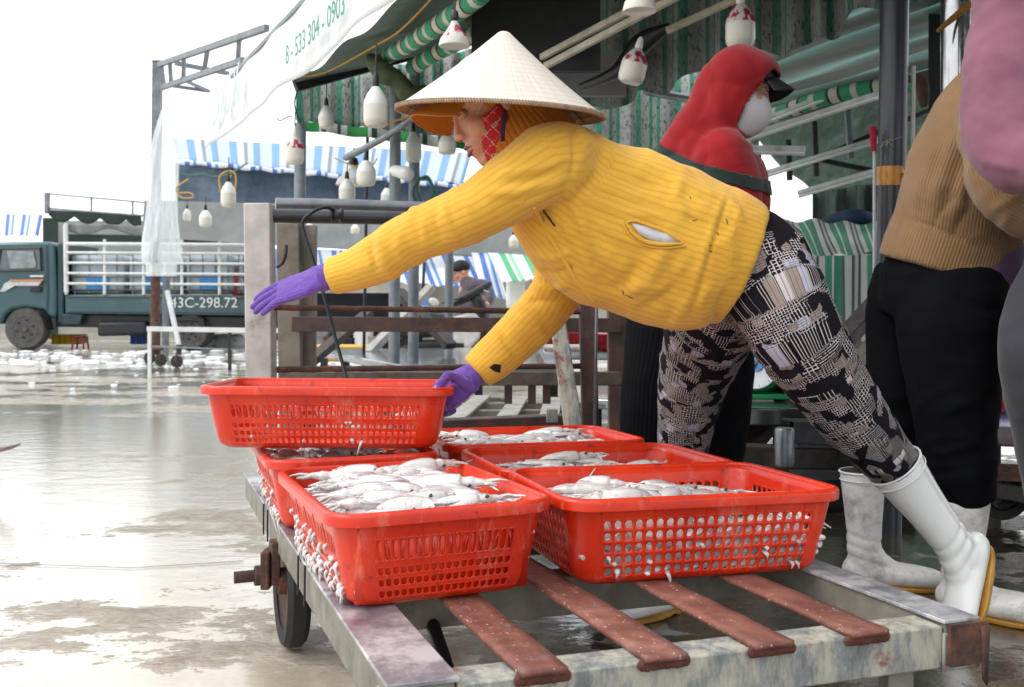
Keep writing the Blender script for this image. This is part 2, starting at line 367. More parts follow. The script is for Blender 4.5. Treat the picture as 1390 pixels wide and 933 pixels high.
# ================================================================== GROUND
def ground_mat():
    n = NT('wet_concrete'); v = n.coord('Object')
    vs = n.coord('Object', (.55, 1, 1))
    big = n.noise(vs, 1.1, 10, .74)
    fine = n.noise(v, 7, 9, .75)
    m = n.math('ADD', n.math('MULTIPLY', big, .8), n.math('MULTIPLY', fine, .2))
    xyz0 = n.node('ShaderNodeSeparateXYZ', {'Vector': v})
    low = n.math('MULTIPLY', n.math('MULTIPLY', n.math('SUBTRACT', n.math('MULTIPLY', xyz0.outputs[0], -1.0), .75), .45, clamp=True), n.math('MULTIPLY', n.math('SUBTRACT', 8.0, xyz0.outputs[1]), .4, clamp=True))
    m = n.math('SUBTRACT', m, n.math('MULTIPLY', low, .14))     # widens the pale wet area leftward, painting in bright sky reflection
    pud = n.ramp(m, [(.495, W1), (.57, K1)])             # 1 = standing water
    conc = n.ramp(n.noise(v, 9, 10, .8), [(.35, rgb('#74684f')), (.5, rgb('#9b8d72')), (.65, rgb('#bcb19a'))])
    sand = n.ramp(n.noise(v, 60, 6, .7), [(.45, K1), (.75, W1)])
    conc = n.mix(n.math('MULTIPLY', sand, .5), conc, rgb('#544a3c'))
    wet = n.mix(.6, conc, rgb('#cbc2ae'))  # pale tone puts the sky's reflection into the puddle colour
    # pale ice slush farther out, over puddles toned with painted sky reflection
    xyz = n.node('ShaderNodeSeparateXYZ', {'Vector': n.node('ShaderNodeTexCoord').outputs['Object']})
    sl = n.ramp(n.noise(n.coord('Object', (.35, 1, 1)), 1.6, 8, .7), [(.45, K1), (.6, W1)])
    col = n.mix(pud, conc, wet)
    far = n.math('MULTIPLY', n.math('SUBTRACT', xyz.outputs[1], 4.0), .12, clamp=True)
    col = n.mix(n.math('MULTIPLY', n.math('MULTIPLY', sl, far), .75), col, rgb('#cfccc4'))
    # shade under the cart and stalls painted into the concrete colour
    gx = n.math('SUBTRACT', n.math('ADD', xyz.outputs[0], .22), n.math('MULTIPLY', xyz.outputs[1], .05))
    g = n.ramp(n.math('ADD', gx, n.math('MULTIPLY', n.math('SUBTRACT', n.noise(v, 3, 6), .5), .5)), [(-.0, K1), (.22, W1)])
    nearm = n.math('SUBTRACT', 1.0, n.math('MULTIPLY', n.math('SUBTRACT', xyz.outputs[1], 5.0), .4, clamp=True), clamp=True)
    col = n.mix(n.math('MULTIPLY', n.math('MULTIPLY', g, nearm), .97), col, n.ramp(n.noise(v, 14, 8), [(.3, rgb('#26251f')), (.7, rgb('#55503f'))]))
    rough = n.math('ADD', n.math('MULTIPLY', n.math('SUBTRACT', 1.0, pud), .24), .035)
    h = n.math('MULTIPLY', n.noise(v, 30, 9, .7), n.math('SUBTRACT', 1.0, n.math('MULTIPLY', pud, .93)))
    b1 = n.bump(h, .9, .012)
    b2 = n.bump(n.noise(n.coord('Object', (.7, 1.2, 1)), 9, 5), .07, .03, prev=b1)
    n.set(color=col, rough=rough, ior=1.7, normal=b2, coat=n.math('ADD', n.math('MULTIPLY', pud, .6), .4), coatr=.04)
    n.l.new(b2, n.b.inputs['Coat Normal'])
    return n.m
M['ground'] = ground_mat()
g = MB(); S = 900
g.add([(-S, -S, 0), (S, -S, 0), (S, S, 0), (-S, S, 0)], [(0, 1, 2, 3)])
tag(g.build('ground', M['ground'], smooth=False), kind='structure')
M['joint'] = simple('wet_joint', '#4e483e', .2, sc=30)
j = MB()
pts = [(G(-60, 3.05), G(180, 2.98)), (G(180, 2.98), G(330, 3.06)), (G(180, 2.99), G(236, 6.4))]
pts = [pts[0], pts[1]]
for a, b in pts:
    t = (b-a).normalized(); sd = Vector((-t.y, t.x, 0))*.004
    j.add([a-sd+Vector((0, 0, .004)), b-sd+Vector((0, 0, .004)), b+sd+Vector((0, 0, .004)), a+sd+Vector((0, 0, .004))], [(0, 1, 2, 3)])
tag(j.build('concrete_joint', M['joint'], smooth=False), kind='structure')
# crushed ice and slush lying across the yard in front of the lorry
M['ice'] = simple('crushed_ice', '#e8ecee', .3, c2='#cfd6da', sc=20, coat=.4)
ice = MB(); rn = random.Random(3)
for i in range(330):
    d = rn.uniform(12.2, 16.4) if rn.random() < .9 else rn.uniform(9, 12)
    x = rn.uniform(-10, 560) if d > 10 else rn.uniform(-10, 420)
    p = G(x, d); r = rn.uniform(.008, .042)*(1 if d > 12 else .4)
    ice.ell(p+Vector((0, 0, r*.1)), (r*rn.uniform(1.2, 4.5), r*rn.uniform(1, 3), r*rn.uniform(.3, .9)), nu=7, nv=4)
tag(ice.build('crushed_ice', M['ice']), kind='stuff', label='scattered crushed ice and slush across the wet yard', cat='ice')

# ================================================================== FRONT CART
C0 = Vector((-.1576, 1.245, .32)); CU = Vector((-.370, 1, -.0222)); CV = Vector((1, .370, -.02))
def C(s, t, z=0.0): return C0+CU*s+CV*t+Vector((0, 0, z))
Lc = 1.78
cart = thing('handcart', (C(.9, .45).x, C(.9, .45).y, 0), 'low slatted steel handcart carrying the red baskets of squid', 'cart')
# side beams (flat plates on top of grey channels)
for t, w_ in ((.045, .085), (.862, .06)):
    MB().beam(C(-.0, t, -.04), C(Lc, t, -.04), w_, .072, CV.cross(CU)).build('side_rail', M['cart_wood'], cart, bevel=.004)
    MB().beam(C(-.004, t, -.002), C(Lc, t, -.002), w_+.01, .006, CV.cross(CU)).build('rail_plate', M['plate'], cart, bevel=.001)
def crossbar(s, mat, nm, w=.062, h=.062, z=-.045, bev=.004):
    return MB().beam(C(s, -.002, z), C(s, .903, z), w, h).build(nm, mat, cart, bevel=bev)
nb = MB(); 
nb.beam(C(.03, .088, -.042), C(.03, .83, -.042), .062, .066)
nb.beam(C(.03, .0, -.048), C(.03, .088, -.048), .06, .055); nb.beam(C(.028, .83, -.05), C(.028, .9, -.05), .062, .06)
nb.build('end_board', M['weathered'], cart, bevel=.003)
rp = MB(); rp.beam(C(-.012, .83, -.036), C(-.012, .9, -.036), .006, .064); rp.add(*[[C(-.016, .885, -.01), C(-.016, .902, -.01), C(-.016, .897, -.105), C(-.016, .889, -.09), C(.0, .905, -.01), C(.0, .905, -.1)], [(0, 1, 2, 3), (1, 4, 5, 2)]])
rp.build('rusty_corner_plate', M['rust'], cart, solid=.002)
for s in (.50, 1.05, 1.6):
    MB().beam(C(s, .088, -.055), C(s, .83, -.055), .06, .075).build('cross_beam', M['cart_wood'], cart, bevel=.004)
nz = lambda a, b, c: mnoise.noise(Vector((a, b, c)))
for i, t in enumerate((.197, .367, .532, .691)):
    sl = MB(); w = .031
    def fn(a, b, t=t):
        s = -.012+a*(Lc+.01); e = nz(s*14, t*9, b)*.0014
        return C(s, t+(b-.5)*2*w+nz(s*6, t*7, 3)*.0025, -.003+e)
    sl.grid(fn, 90, 4)
    sl.build('slat', M['slat'], cart, solid=.008)
    wd = MB()                                     # lumpy weld where the slat meets the end board
    rr = random.Random(i)
    for k in range(44):
        tt = t+(k/43-.5)*2*w*1.04
        dz = nz(k*.31, i*7, 2)*.006; wd.ell(C(-.0035, tt, -.0125+dz), (.0065, .0050, .0085+dz*.6), nu=8, nv=6)
    wd.build('weld', M['weldrust'], cart)
# legs under the near end and struts
for s, t in ((.035, .775), (.035, .1)):
    a = C(s, t, -.075); MB().beam(a, Vector((a.x, a.y, .0)), .04, .045, (0, 1, 0)).build('leg', M['cart_wood'], cart, bevel=.003)
a = C(.45, .42, -.09); MB().tube([C(.62, .46, -.06), C(.28, .56, -.16), C(.24, .575, -.19)], [.017, .017, .02], 10).build('strut', M['dark_steel'], cart)
MB().tube([C(.50, .19, -.07), C(.16, .20, -.30)], .013, 10).build('strut', M['dark_steel'], cart)
# wheels and axle
for side, t in ((-1, .035), (1, .83)):
    wc = C(1.06, t); wc.z = .152; ax = CV.normalized(); ax.z = 0
    wr = .150
    tyre = MB().lathe(wc, [(wr*.72, -.022), (wr*.93, -.026), (wr, -.014), (wr, .014), (wr*.93, .026), (wr*.72, .022)], 40, ax, cap=False)
    ty = tyre.build('wheel_tyre', M['rubber'], cart)
    h = MB().lathe(wc, [(.0, -.03), (.03, -.03), (.03, -.012), (wr*.73, -.016), (wr*.75, -.02), (wr*.75, .02), (wr*.73, .016), (.03, .012), (.03, .03), (0, .03)], 32, ax).build('wheel_rim', M['rust'], ty)
axl = MB(); a = C(1.06, -.085); b = C(1.06, .95); a.z = b.z = .170
axl.tube([a, b], .0135, 14); axl.build('axle', M['rust'], cart)
nut = MB(); a2 = a+CV.normalized()*.045; a2.z = .17; nut.lathe(a2, [(.026, 0), (.026, .026)], 6, CV); nut.box(a2+CV.normalized()*.03+Vector((0, 0, .015)), (.02, .06, .085)); nut.build('axle_nut', M['rust'], cart, bevel=.003)
hg = MB(); hg.beam(C(1.06, .0, -.05)+Vector((0, -.0, 0)), Vector((C(1.06, .0).x, C(1.06, .0).y, .15)), .055, .02, CV).build('axle_bracket', M['rust'], cart, bevel=.003); hg = MB(); hg.beam(C(1.06, .88, -.05), Vector((C(1.06, .88).x, C(1.06, .88).y, .15)), .05, .02, CV); hg.build('axle_bracket', M['rust'], cart, bevel=.003)
# welded wire ties on the left rail
for s in (.62, .70, 1.18, 1.26):
    MB().tube([C(s, -.001, .0), C(s, -.0015, -.04), C(s+.004, -.001, -.078)], .0022, 6).build('wire_tie', M['dark_steel'], cart)
# handle rack at the far end: posts, two tubes, rusty rods
def post(nm, pa, pb, w, d, mat, par, up=(0, 1, 0), bev=.004):
    return MB().beam(pa, pb, w, d, up).build(nm, mat, par, bevel=bev)
rk = cart
q0, q1 = P(356, 600, 2.98), P(352, 277, 2.98)
post('rack_post', q0, q1, .078, .07, M['white_wood'] if 'white_wood' in M else M['cart_wood'], rk)
MB().tube([P(366, 293, 3.0), P(806, 301, 3.34)], .0215, 18).build('push_tube', M['pole_dark'], rk)
MB().tube([P(374, 277, 3.08), P(480, 279, 3.16), P(806, 289, 3.42)], [.019, .0195, .019], 18).build('push_tube', M['grey_steel'], rk)
def rod(a, b, r, nm, par, mat=None, n=40):
    a = Vector(a); b = Vector(b); pp = []; rr = []
    for i in range(n+1):
        t = i/n; pp.append(a.lerp(b, t)+Vector((0, 0, nz(t*30, a.z*9, 1)*.0015))); rr.append(r*(1+.14*nz(t*55, 3, a.z*5)))
    return MB().tube(pp, rr, 10).build(nm, mat or M['rust'], par)
rod(P(372, 417.5, 2.99), P(806, 424, 3.33), .0095, 'guard_rod', rk)
rod(P(376, 502, 2.99), P(806, 497, 3.33), .0095, 'guard_rod', rk)
post('rack_post', P(801, 582, 3.33), P(797, 395, 3.33), .056, .05, M['rustbar'], rk)
MB().tube([P(807, 582, 3.30), P(810, 400, 3.30)], .006, 8).build('edge_strip', M['grey_steel'], rk)
# leaning grey timber prop
MB().beam(P(779, 584, 3.22), P(756, 430, 3.26), .060, .045, (0, 1, 0), .05, .045).build('timber_prop', M['weathered'], rk, bevel=.004)
# hooked iron rod hanging over the tube
hk = thing('hook_rod', P(440, 400, 2.9), 'thin bent iron hook rod hung over the cart push tube with a black roller', 'hook')
hp = [P(455, 288, 2.93), P(445, 282, 2.90), P(432, 284, 2.88), P(420, 291, 2.87), P(411, 301, 2.87), P(413, 318, 2.87), P(423, 348, 2.86), P(436, 388, 2.85), P(450, 440, 2.84), P(461, 480, 2.83), P(472, 520, 2.8)]
MB().tube(hp, .0052, 10, sub=4).build('rod', M['dark_steel'], hk)
MB().lathe(P(449, 292, 2.93), [(.0, 0), (.020, 0), (.022, .006), (.016, .012), (.016, .024), (.022, .03), (.020, .036), (0, .036)], 20, (.97, .1, -.05)).build('roller', M['black'], hk)
sh = tag(MB().tube([P(376, 363, 2.95), P(384, 357, 2.94), P(388, 345, 2.93), P(389, 333, 2.93)], .0045, 8, sub=3).build('small_hook', M['dark_steel']), 'short bent wire hook on the pale rack post', 'hook')

# ================================================================== SECOND CART behind
c2 = thing('handcart', (.15, 4.2, 0), 'second empty slatted cart with brown steel rack behind the squid baskets', 'cart')
zt = .30
def D(x, y, z=0):                      # point of the second deck seen at an image position
    d = (HC-zt)*F/(y-CY); v = P(x, y, d); v.z = zt+z; return v
MB().beam(D(585, 580), D(775, 572), .09, .06).build('deck_edge', M['rustbar'], c2, bevel=.004)
for y in (573, 556.5, 547): MB().beam(D(560, y+.8, -.03), D(790, y-.5, -.03), .05, .06).build('cross_beam', M['cart_wood'], c2, bevel=.003)
for (xa, ya, xb, yb) in ((600, 577, 655, 541.5), (672, 576, 706, 542.5), (733, 572, 751, 544), (520, 576, 600, 543)):
    MB().beam(D(xa+12, ya, .012), D(xb, yb, .012), .085, .012).build('slat', M['white_wood'], c2, bevel=.002)
MB().beam(P(742, 564, 3.9), P(757, 564, 3.9), .04, .05).build('block', M['weathered'], c2)
for x, y in ((590, 580), (770, 574)):
    a = D(x, y, -.04); MB().beam(a, (a.x, a.y, 0), .05, .05, (0, 1, 0)).build('leg', M['rustbar'], c2)
# its rack: square steel post, brown flat bar, timber board on edge
post('rack_post', P(397, 640, 3.75), P(392, 303, 3.75), .085, .05, M['grey_steel2'], c2)
post('rack_post', P(412, 640, 3.82), P(414, 306, 3.82), .09, .04, M['grey_steel2'], c2)
post('rack_post', P(838, 600, 3.95), P(836, 400, 3.95), .07, .05, M['rustbar'], c2)
MB().beam(P(396, 440, 3.7), P(842, 442, 3.9), .012, .056).build('rack_bar', M['rustbar'], c2, bevel=.002)
MB().beam(P(378, 514, 3.62), P(842, 514, 3.8), .03, .052).build('rack_board', M['brown_wood'], c2, bevel=.004)
for x in (690, 722, 742): MB().beam(P(x, 522, 3.8), P(x, 548, 3.8), .03, .03, (0, 1, 0)).build('rack_stub', M['rustbar'], c2)
# ================================================================== BASKETS
def basket_parts(L, W, H, style, taper=.028, rc=.048):
    """local coords: x along L, y along W, z up from 0; returns wall, rim, floor builders"""
    def perim(inset):
        a, b, r = L/2-inset-.012, W/2-inset-.012, rc-inset*.4
        return a, b, r
    # columns around: straight sides get hole cells, corners arcs
    pitch = .0150 if style == 'slots' else .0215
    nL = int(round((L-2*rc-.020)/pitch)); nW = int(round((W-2*rc-.02)/pitch))
    cols = []                                   # (side, parameter, is_hole)
    def side(a, b, r, k, u):                    # k side index, u in -1..1 along straight
        if k == 0: return Vector((u*(a-r), -b, 0))
        if k == 1: return Vector((a, u*(b-r), 0))
        if k == 2: return Vector((-u*(a-r), b, 0))
        return Vector((-a, -u*(b-r), 0))
    def corner(a, b, r, k, ang):                # after side k
        c = [(a-r, -b+r), (a-r, b-r), (-a+r, b-r), (-a+r, -b+r)][k]
        th = R(-90+90*k)+ang
        return Vector((c[0]+r*math.cos(th), c[1]+r*math.sin(th), 0))
    U = []
    for k in range(4):
        n = nL if k % 2 == 0 else nW; ln = (L if k % 2 == 0 else W)-2*rc
        m = n*pitch/ln
        us = [-1, ]+[-m+2*m*i/n for i in range(n+1)]
        for i, u in enumerate(us): U.append(('s', k, u, 0 < i < len(us)-1, i))
        for a in range(0, 7): U.append(('c', k, R(15*a), False, 0))
    N = len(U)
    def pt(i, z):
        t = z/H; ins = taper*(1-t)+ (.012*(1-min(1, z/.018))**2)
        a, b, r = perim(ins); q = U[i % N]
        p = side(a, b, r, q[1], q[2]) if q[0] == 's' else corner(a, b, r, q[1], q[2])
        # plastic walls bow slightly
        p.z = z; return p
    if style == 'slots': rows = [(.012, .026, 1), (.031, .045, 1), (.050, .064, 1), (.072, .112, 2)]
    elif style == 'rings': rows = [(.012+.0212*i, .012+.0212*(i+1), 3) for i in range(5)]
    if style == 'rings': rows = [(a, b, 3) for a, b, _ in rows]
    zs = [0, .004, .010]
    for a, b, k in rows:
        if not zs or abs(zs[-1]-a) > 1e-4: zs.append(a)
        zs.append(b)
    zs += [zs[-1]+.5*(H-zs[-1]), H]
    wall = MB()
    for zi in range(len(zs)-1):
        z0, z1 = zs[zi], zs[zi+1]; row = [k for a, b, k in rows if abs(a-z0) < 1e-4 and abs(b-z1) < 1e-4]
        for i in range(N):
            A, B, Cc, Dd = pt(i, z0), pt(i+1, z0), pt(i+1, z1), pt(i, z1)
            q = U[i]
            if row and q[3]:
                k = row[0]; cyc = q[4] % 6
                if k == 2 and cyc == 0: pass
                ce = (A+B+Cc+Dd)/4; ex = (B-A+Cc-Dd)/4; ey = (Cc+Dd-A-B)/4
                rx, ry, pw = (.66, .84, 3.5) if k in (1, 2) else (.68, .74, 2.1)
                ring = []
                for j in range(12):
                    an = math.pi*2*j/12+R(-135)
                    cx_, sy_ = math.cos(an), math.sin(an)
                    f = (abs(cx_)**pw+abs(sy_)**pw)**(-1/pw)
                    ring.append(ce+ex*(rx*cx_*f)+ey*(ry*sy_*f))
                out = [A, A.lerp(B, 1/3), A.lerp(B, 2/3), B, B.lerp(Cc, 1/3), B.lerp(Cc, 2/3), Cc, Cc.lerp(Dd, 1/3), Cc.lerp(Dd, 2/3), Dd, Dd.lerp(A, 1/3), Dd.lerp(A, 2/3)]
                wall.add(out+ring, [(j, (j+1) % 12, 12+(j+1) % 12, 12+j) for j in range(12)])
                if k == 2 and q[4] % 2 == 0:      # crossing bars in the tall slots
                    wd = ex*.16
                    lo, hi = ce-ey*.8, ce+ey*.8
                    sg = 1 if q[4] % 4 == 0 else -1
                    wall.add([lo-ex*.62*sg-wd, lo-ex*.62*sg+wd, hi+ex*.62*sg+wd, hi+ex*.62*sg-wd], [(0, 1, 2, 3)])
            else: wall.add([A, B, Cc, Dd], [(0, 1, 2, 3)])
    # floor
    fl = MB(); ring = [pt(i, 0.0) for i in range(N)]
    fl.add(ring+[Vector((0, 0, .002))], [(i, (i+1) % N, N) for i in range(N)])
    # rim: sweep a rolled lip round the top
    rim = MB(); prof = [(-.002, -.004), (-.001, .003), (.003, .0055), (.0085, .0050), (.0125, .003), (.0135, -.002), (.0128, -.0155), (.0108, -.0165), (.0100, -.015), (.0102, -.002), (.004, -.001), (.001, -.008)]
    K = len(prof); idx = [i for i in range(N) if U[i][0] == 'c' or (i == 0 or True)]
    vs = []
    for i in idx:
        p = pt(i, H); q = U[i]
        if q[0] == 'c': th = R(-90+90*q[1])+q[2]
        else: th = R(-90+90*q[1])
        nrm = Vector((math.cos(th), math.sin(th), 0))
        for o, z in prof: vs.append(p+nrm*o+Vector((0, 0, z)))
    n = len(idx); fs = []
    for i in range(n):
        for j in range(K): fs.append((i*K+j, ((i+1) % n)*K+j, ((i+1) % n)*K+(j+1) % K, i*K+(j+1) % K))
    rim.add(vs, fs)
    ribs = MB()
    step = 5 if style == 'rings' else 6
    for i in range(N):
        q = U[i]
        if q[0] == 's' and q[3] and q[4] % step == 1:
            a, b = pt(i, .008), pt(i, H-.014); th = R(-90+90*q[1]); nn = Vector((math.cos(th), math.sin(th), 0))*.0018
            ribs.beam(a+nn, b+nn, .003, .003, nn)
    return wall, fl, rim, ribs
def rib_list(m):
    out = []
    for i in range(0, len(m.v), 8):
        b = MB(); b.v = m.v[i:i+8]; b.f = [tuple(q-i for q in f) for f in m.f if i <= f[0] < i+8]; out.append(b)
    return out
def make_basket(corner_px, ang, L, W, H, style, label, zb, yawbase=None, liner=None, tilt=(0, 0)):
    """corner = world position of the near-left rim corner at base height zb"""
    t = thing('basket', (0, 0, 0), label, 'basket', 'red plastic baskets of squid')
    wall, fl, rim, ribs = basket_parts(L, W, H, style)
    w = wall.build('wall', M['basket'], t, angle=50)
    bm = bmesh.new(); bm.from_mesh(w.data); bmesh.ops.remove_doubles(bm, verts=bm.verts, dist=.0002); bmesh.ops.recalc_face_normals(bm, faces=bm.faces); bm.to_mesh(w.data); bm.free()
    m = w.modifiers.new('s', 'SOLIDIFY'); m.thickness = .0028; m.offset = 0
    fl.build('floor', M['basket'], t, solid=.003); rim.build('rim', M['basket'], t, angle=60); ribs_ = [ribs.build('rib', M['basket'], t)] if False else [rb_.build('rib', M['basket'], t) for rb_ in rib_list(ribs)]
    if liner:
        lm = MB()
        for (kind) in liner:
            if kind == 'near':   # blocked short side: a plate moulded 3 mm behind the slots
                lm.add([Vector((-L/2+.0420, -(W/2-.045), .006)), Vector((-L/2+.0420, (W/2-.045), .006)), Vector((-L/2+.0160, (W/2-.045), H-.012)), Vector((-L/2+.0160, -(W/2-.045), H-.012))], [(0, 1, 2, 3)])
        lm.build('end_panel', M['basket'], t, solid=.0015)
    return t
def place(o, corner, yaw, L, W, zb, rx=0, ry=0):
    """rotate about z by yaw so local +x runs along the direction yaw (radians from world +x); corner = local (-L/2,-W/2)"""
    rot = Matrix.Rotation(yaw, 4, 'Z') @ Matrix.Rotation(ry, 4, 'Y') @ Matrix.Rotation(rx, 4, 'X')
    c = rot @ Vector((-L/2, -W/2, 0)); o.location = (corner[0]-c.x, corner[1]-c.y, zb); o.rotation_euler = rot.to_euler()
    return rot
L_, W_, H_ = .560, .385, .150
BK = {}
def mk(key, corner, yaw, style, label, zb, rx=0, ry=0, liner=None, rect=None):
    o = make_basket(None, 0, L_, W_, H_, style, label, 0, liner=liner)
    # corner is the near-left rim corner in world; for turned baskets the frame is rotated by the caller
    place(o, corner, yaw, L_, W_, zb, rx, ry); BK[key] = o; return o
deck = lambda x, y: None
def deckz(x, y):
    # height of the deck under (x, y)
    v = Vector((x-C0.x, y-C0.y)); det = CU.x*CV.y-CU.y*CV.x
    s = (v.x*CV.y-v.y*CV.x)/det; t = (CU.x*v.y-CU.y*v.x)/det
    return C(s, t).z+.004
# A: long side points away (local -x end faces the camera): yaw so +x runs away from the camera
def away(corner_left, yaw_depth):     # near-left corner when the long side runs in depth
    # local x -> depth direction; local y -> left; near-left corner is local (-L/2, +W/2)
    return corner_left
def mk_deep(key, nl, dirx, style, label, zb, liner=None, rx=0, ry=0):
    o = make_basket(None, 0, L_, W_, H_, style, label, 0, liner=liner)
    yaw = math.atan2(dirx[1], dirx[0])
    rot = Matrix.Rotation(yaw, 4, 'Z') @ Matrix.Rotation(ry, 4, 'Y') @ Matrix.Rotation(rx, 4, 'X')
    c = rot @ Vector((-L_/2, W_/2, 0)); o.location = (nl[0]-c.x, nl[1]-c.y, zb); o.rotation_euler = rot.to_euler(); BK[key] = o; return o
A_ = mk_deep('A', (-.275, 1.515), (-.375, .927), 'slots', 'front left red basket heaped with squid, short solid-looking end towards the cart edge', deckz(-.2, 1.8), liner=['near'], ry=R(1.3))
E_ = mk_deep('E', (-.520, 2.115), (-.33, .944), 'slots', 'red basket of squid under the lifted basket, at the far left corner of the cart', deckz(-.4, 2.3), ry=R(1.3))
B_ = mk('B', (.092, 1.672), R(17.2), 'rings', 'front right red basket with rows of round holes and squid tentacles poking out', deckz(.4, 1.9), ry=R(1.1), rx=R(-.8))
D_ = mk('D', (-.020, 2.045), R(17.5), 'slots', 'red slotted basket of squid just behind the basket with round holes', deckz(.3, 2.4), ry=R(1.0), rx=R(-.8))
C_ = mk('C', (-.160, 2.47), R(18.5), 'slots', 'farthest red basket of squid, nearest the wooden prop of the rack', deckz(.1, 2.8), ry=R(1.0), rx=R(-.8))
H1 = make_basket(None, 0, L_, W_, H_, 'slots', 'red slotted basket held up by the gloved hand of the woman in yellow', 0)
place(H1, (-.70, 2.20), R(1.5), L_+.0, W_, .466, rx=R(-1.5), ry=R(0.6)); BK['H'] = H1; H1.scale = (1.02, 1, .90)

# ================================================================== SQUID
def squid_mesh(seed, L=.13, r=.021):
    rn = random.Random(seed); m = MB()
    bend = rn.uniform(-.3, .3); path = []; rr = []
    fl = rn.uniform(.62, .85)
    prof = [(0, .06), (.06, .35), (.16, .7), (.32, .95), (.5, 1.0), (.62, .93), (.68, .85), (.70, .62), (.75, .60), (.82, .66), (.86, .5), (.95, .36), (1.0, .22)]
    for t, k in prof:
        x = t*L; path.append(Vector((x, bend*.35*math.sin(t*2.2)*L*.5, 0))); rr.append((r*k, r*k*fl))
    m.tube(path, rr, 12, hint=(0, 1, 0), sub=2)
    # fins
    for sg in (-1, 1):
        fin = [Vector((.005, sg*.003, .002)), Vector((.018, sg*r*1.1, .001)), Vector((.038, sg*r*1.45, -.002)), Vector((.055, sg*r*1.1, -.001)), Vector((.062, sg*r*.5, .002))]
        m.prism([p*(L/.13) for p in fin], (0, 0, .0025))
    # arms
    e = path[-1]
    for k in range(6):
        a = rn.uniform(-.35, .35); ln = rn.uniform(.018, .042); zz = rn.uniform(-.006, .002); c = rn.uniform(-.02, .02)
        s0 = e+Vector((-.004, (k-2.5)*.0022, zz*.3))
        m.tube([s0, s0+Vector((ln*.5, a*ln*.5+c*.3, zz)), s0+Vector((ln, a*ln+c, zz*.2-.004))], [.0036, .0028, .0012], 6, sub=2)
    me = m.build('squid', M['squid'], angle=60); COL.objects.unlink(me)
    ey = MB()
    for sg in (-1, 1): ey.ell((.80*L, sg*r*.50, r*.20), (.0036, .0030, .0034), nu=10, nv=6)
    eo = ey.build('eye', M['eye']); COL.objects.unlink(eo)
    return me, eo
SQ = [squid_mesh(i, L=random.Random(i).uniform(.105, .15), r=random.Random(i+9).uniform(.016, .024)) for i in range(7)]
def squid_obj(loc, rot, label, group, k, scale=1):
    b, e = SQ[k % len(SQ)]; o = b.copy(); COL.objects.link(o); o.location = loc; o.rotation_euler = rot; o.scale = (scale,)*3
    c = e.copy(); COL.objects.link(c); c.parent = o
    tag(o, label, 'squid', group); return o
def fill(key, level, n, dome, label, seed, heap_dir=(0, 0)):
    """level = heap height above the basket floor; n single squid lie on a rough mound of more squid"""
    B = BK[key]; rn = random.Random(seed); mat = Matrix.Translation(B.location) @ B.rotation_euler.to_matrix().to_4x4()
    m = MB(); a, b = L_/2-.047, W_/2-.047
    def top(x, y):
        f = (1-(abs(x)/(L_/2))**4)*(1-(abs(y)/(W_/2))**4)
        return level+dome*f+heap_dir[0]*x+heap_dir[1]*y
    def fn(i, j):
        x = (i*2-1)*(a+.020); y = (j*2-1)*(b+.020)
        e = min(1, (1-abs(i*2-1))*12)*min(1, (1-abs(j*2-1))*12)
        zz = .012+e*max(.01, top(x, y)-.022)+nz(x*50, y*50, seed)*.006
        k = 1-.30*(1-min(1, zz/H_))*.42
        return mat @ Vector((x*(k if abs(x) > a*.9 else 1), y*(k-.02 if abs(y) > b*.9 else 1), zz))
    m.grid(fn, 44, 34)
    # squid pressed against the walls, seen through the holes
    for q in range(110 if key in 'ABE' else 60):
        sd = rn.choice((0, 0, 1, 2, 3)); z = rn.uniform(.018, max(.03, level-.012))
        ins = .028*(1-z/H_)+.021
        u = rn.uniform(-1, 1)
        if sd in (0, 2): p = Vector((u*(a-.01), (-1 if sd == 0 else 1)*(W_/2-ins-.006), z)); dv = Vector((1, 0, rn.uniform(-.5, .5)))
        else: p = Vector(((-1 if sd == 1 else 1)*(L_/2-ins-.006), u*(b-.01), z)); dv = Vector((0, 1, rn.uniform(-.5, .5)))
        dv.normalize(); ln = rn.uniform(.02, .04)
        m.tube([mat @ (p-dv*ln), mat @ p, mat @ (p+dv*ln)], [.004, rn.uniform(.008, .012), .004], 7, sub=2)
    tag(m.build('squid_heap', M['squid']), 'packed lower squid: '+label, 'squid', kind='stuff')
    lab = 'pale squid lying on top of the heap in the '+label
    for i in range(n):
        for tr in range(30):
            x = rn.uniform(-a, a)*.93; y = rn.uniform(-b, b)*.9; an = rn.gauss(math.pi if rn.random() < .5 else 0, .55)+(.0 if key != 'A' else R(90))
            ex, ey = x+.15*math.cos(an), y+.15*math.sin(an)
            if abs(ex) < a+.012 and abs(ey) < b+.012: break
        z = top((x+ex)/2, (y+ey)/2)+rn.uniform(-.010, .008)-.002
        rot = mat.to_3x3() @ Matrix.Rotation(an, 3, 'Z') @ Matrix.Rotation(rn.uniform(-.09, .09), 3, 'Y') @ Matrix.Rotation(rn.uniform(-.5, .5), 3, 'X')
        squid_obj(mat @ Vector((x, y, z)), rot.to_euler(), lab, 'squid in the '+label, rn.randrange(7), rn.uniform(.9, 1.12))
fill('A', .116, 74, .030, 'front left basket', 11, heap_dir=(.0, 0))
fill('B', .104, 40, .014, 'basket with round holes', 12, heap_dir=(-.07, 0))
fill('D', .108, 30, .014, 'slotted basket behind the round-holed one', 13, heap_dir=(-.05, 0))
fill('C', .118, 38, .018, 'farthest basket', 14)
fill('E', .112, 30, .014, 'basket under the lifted one', 15)
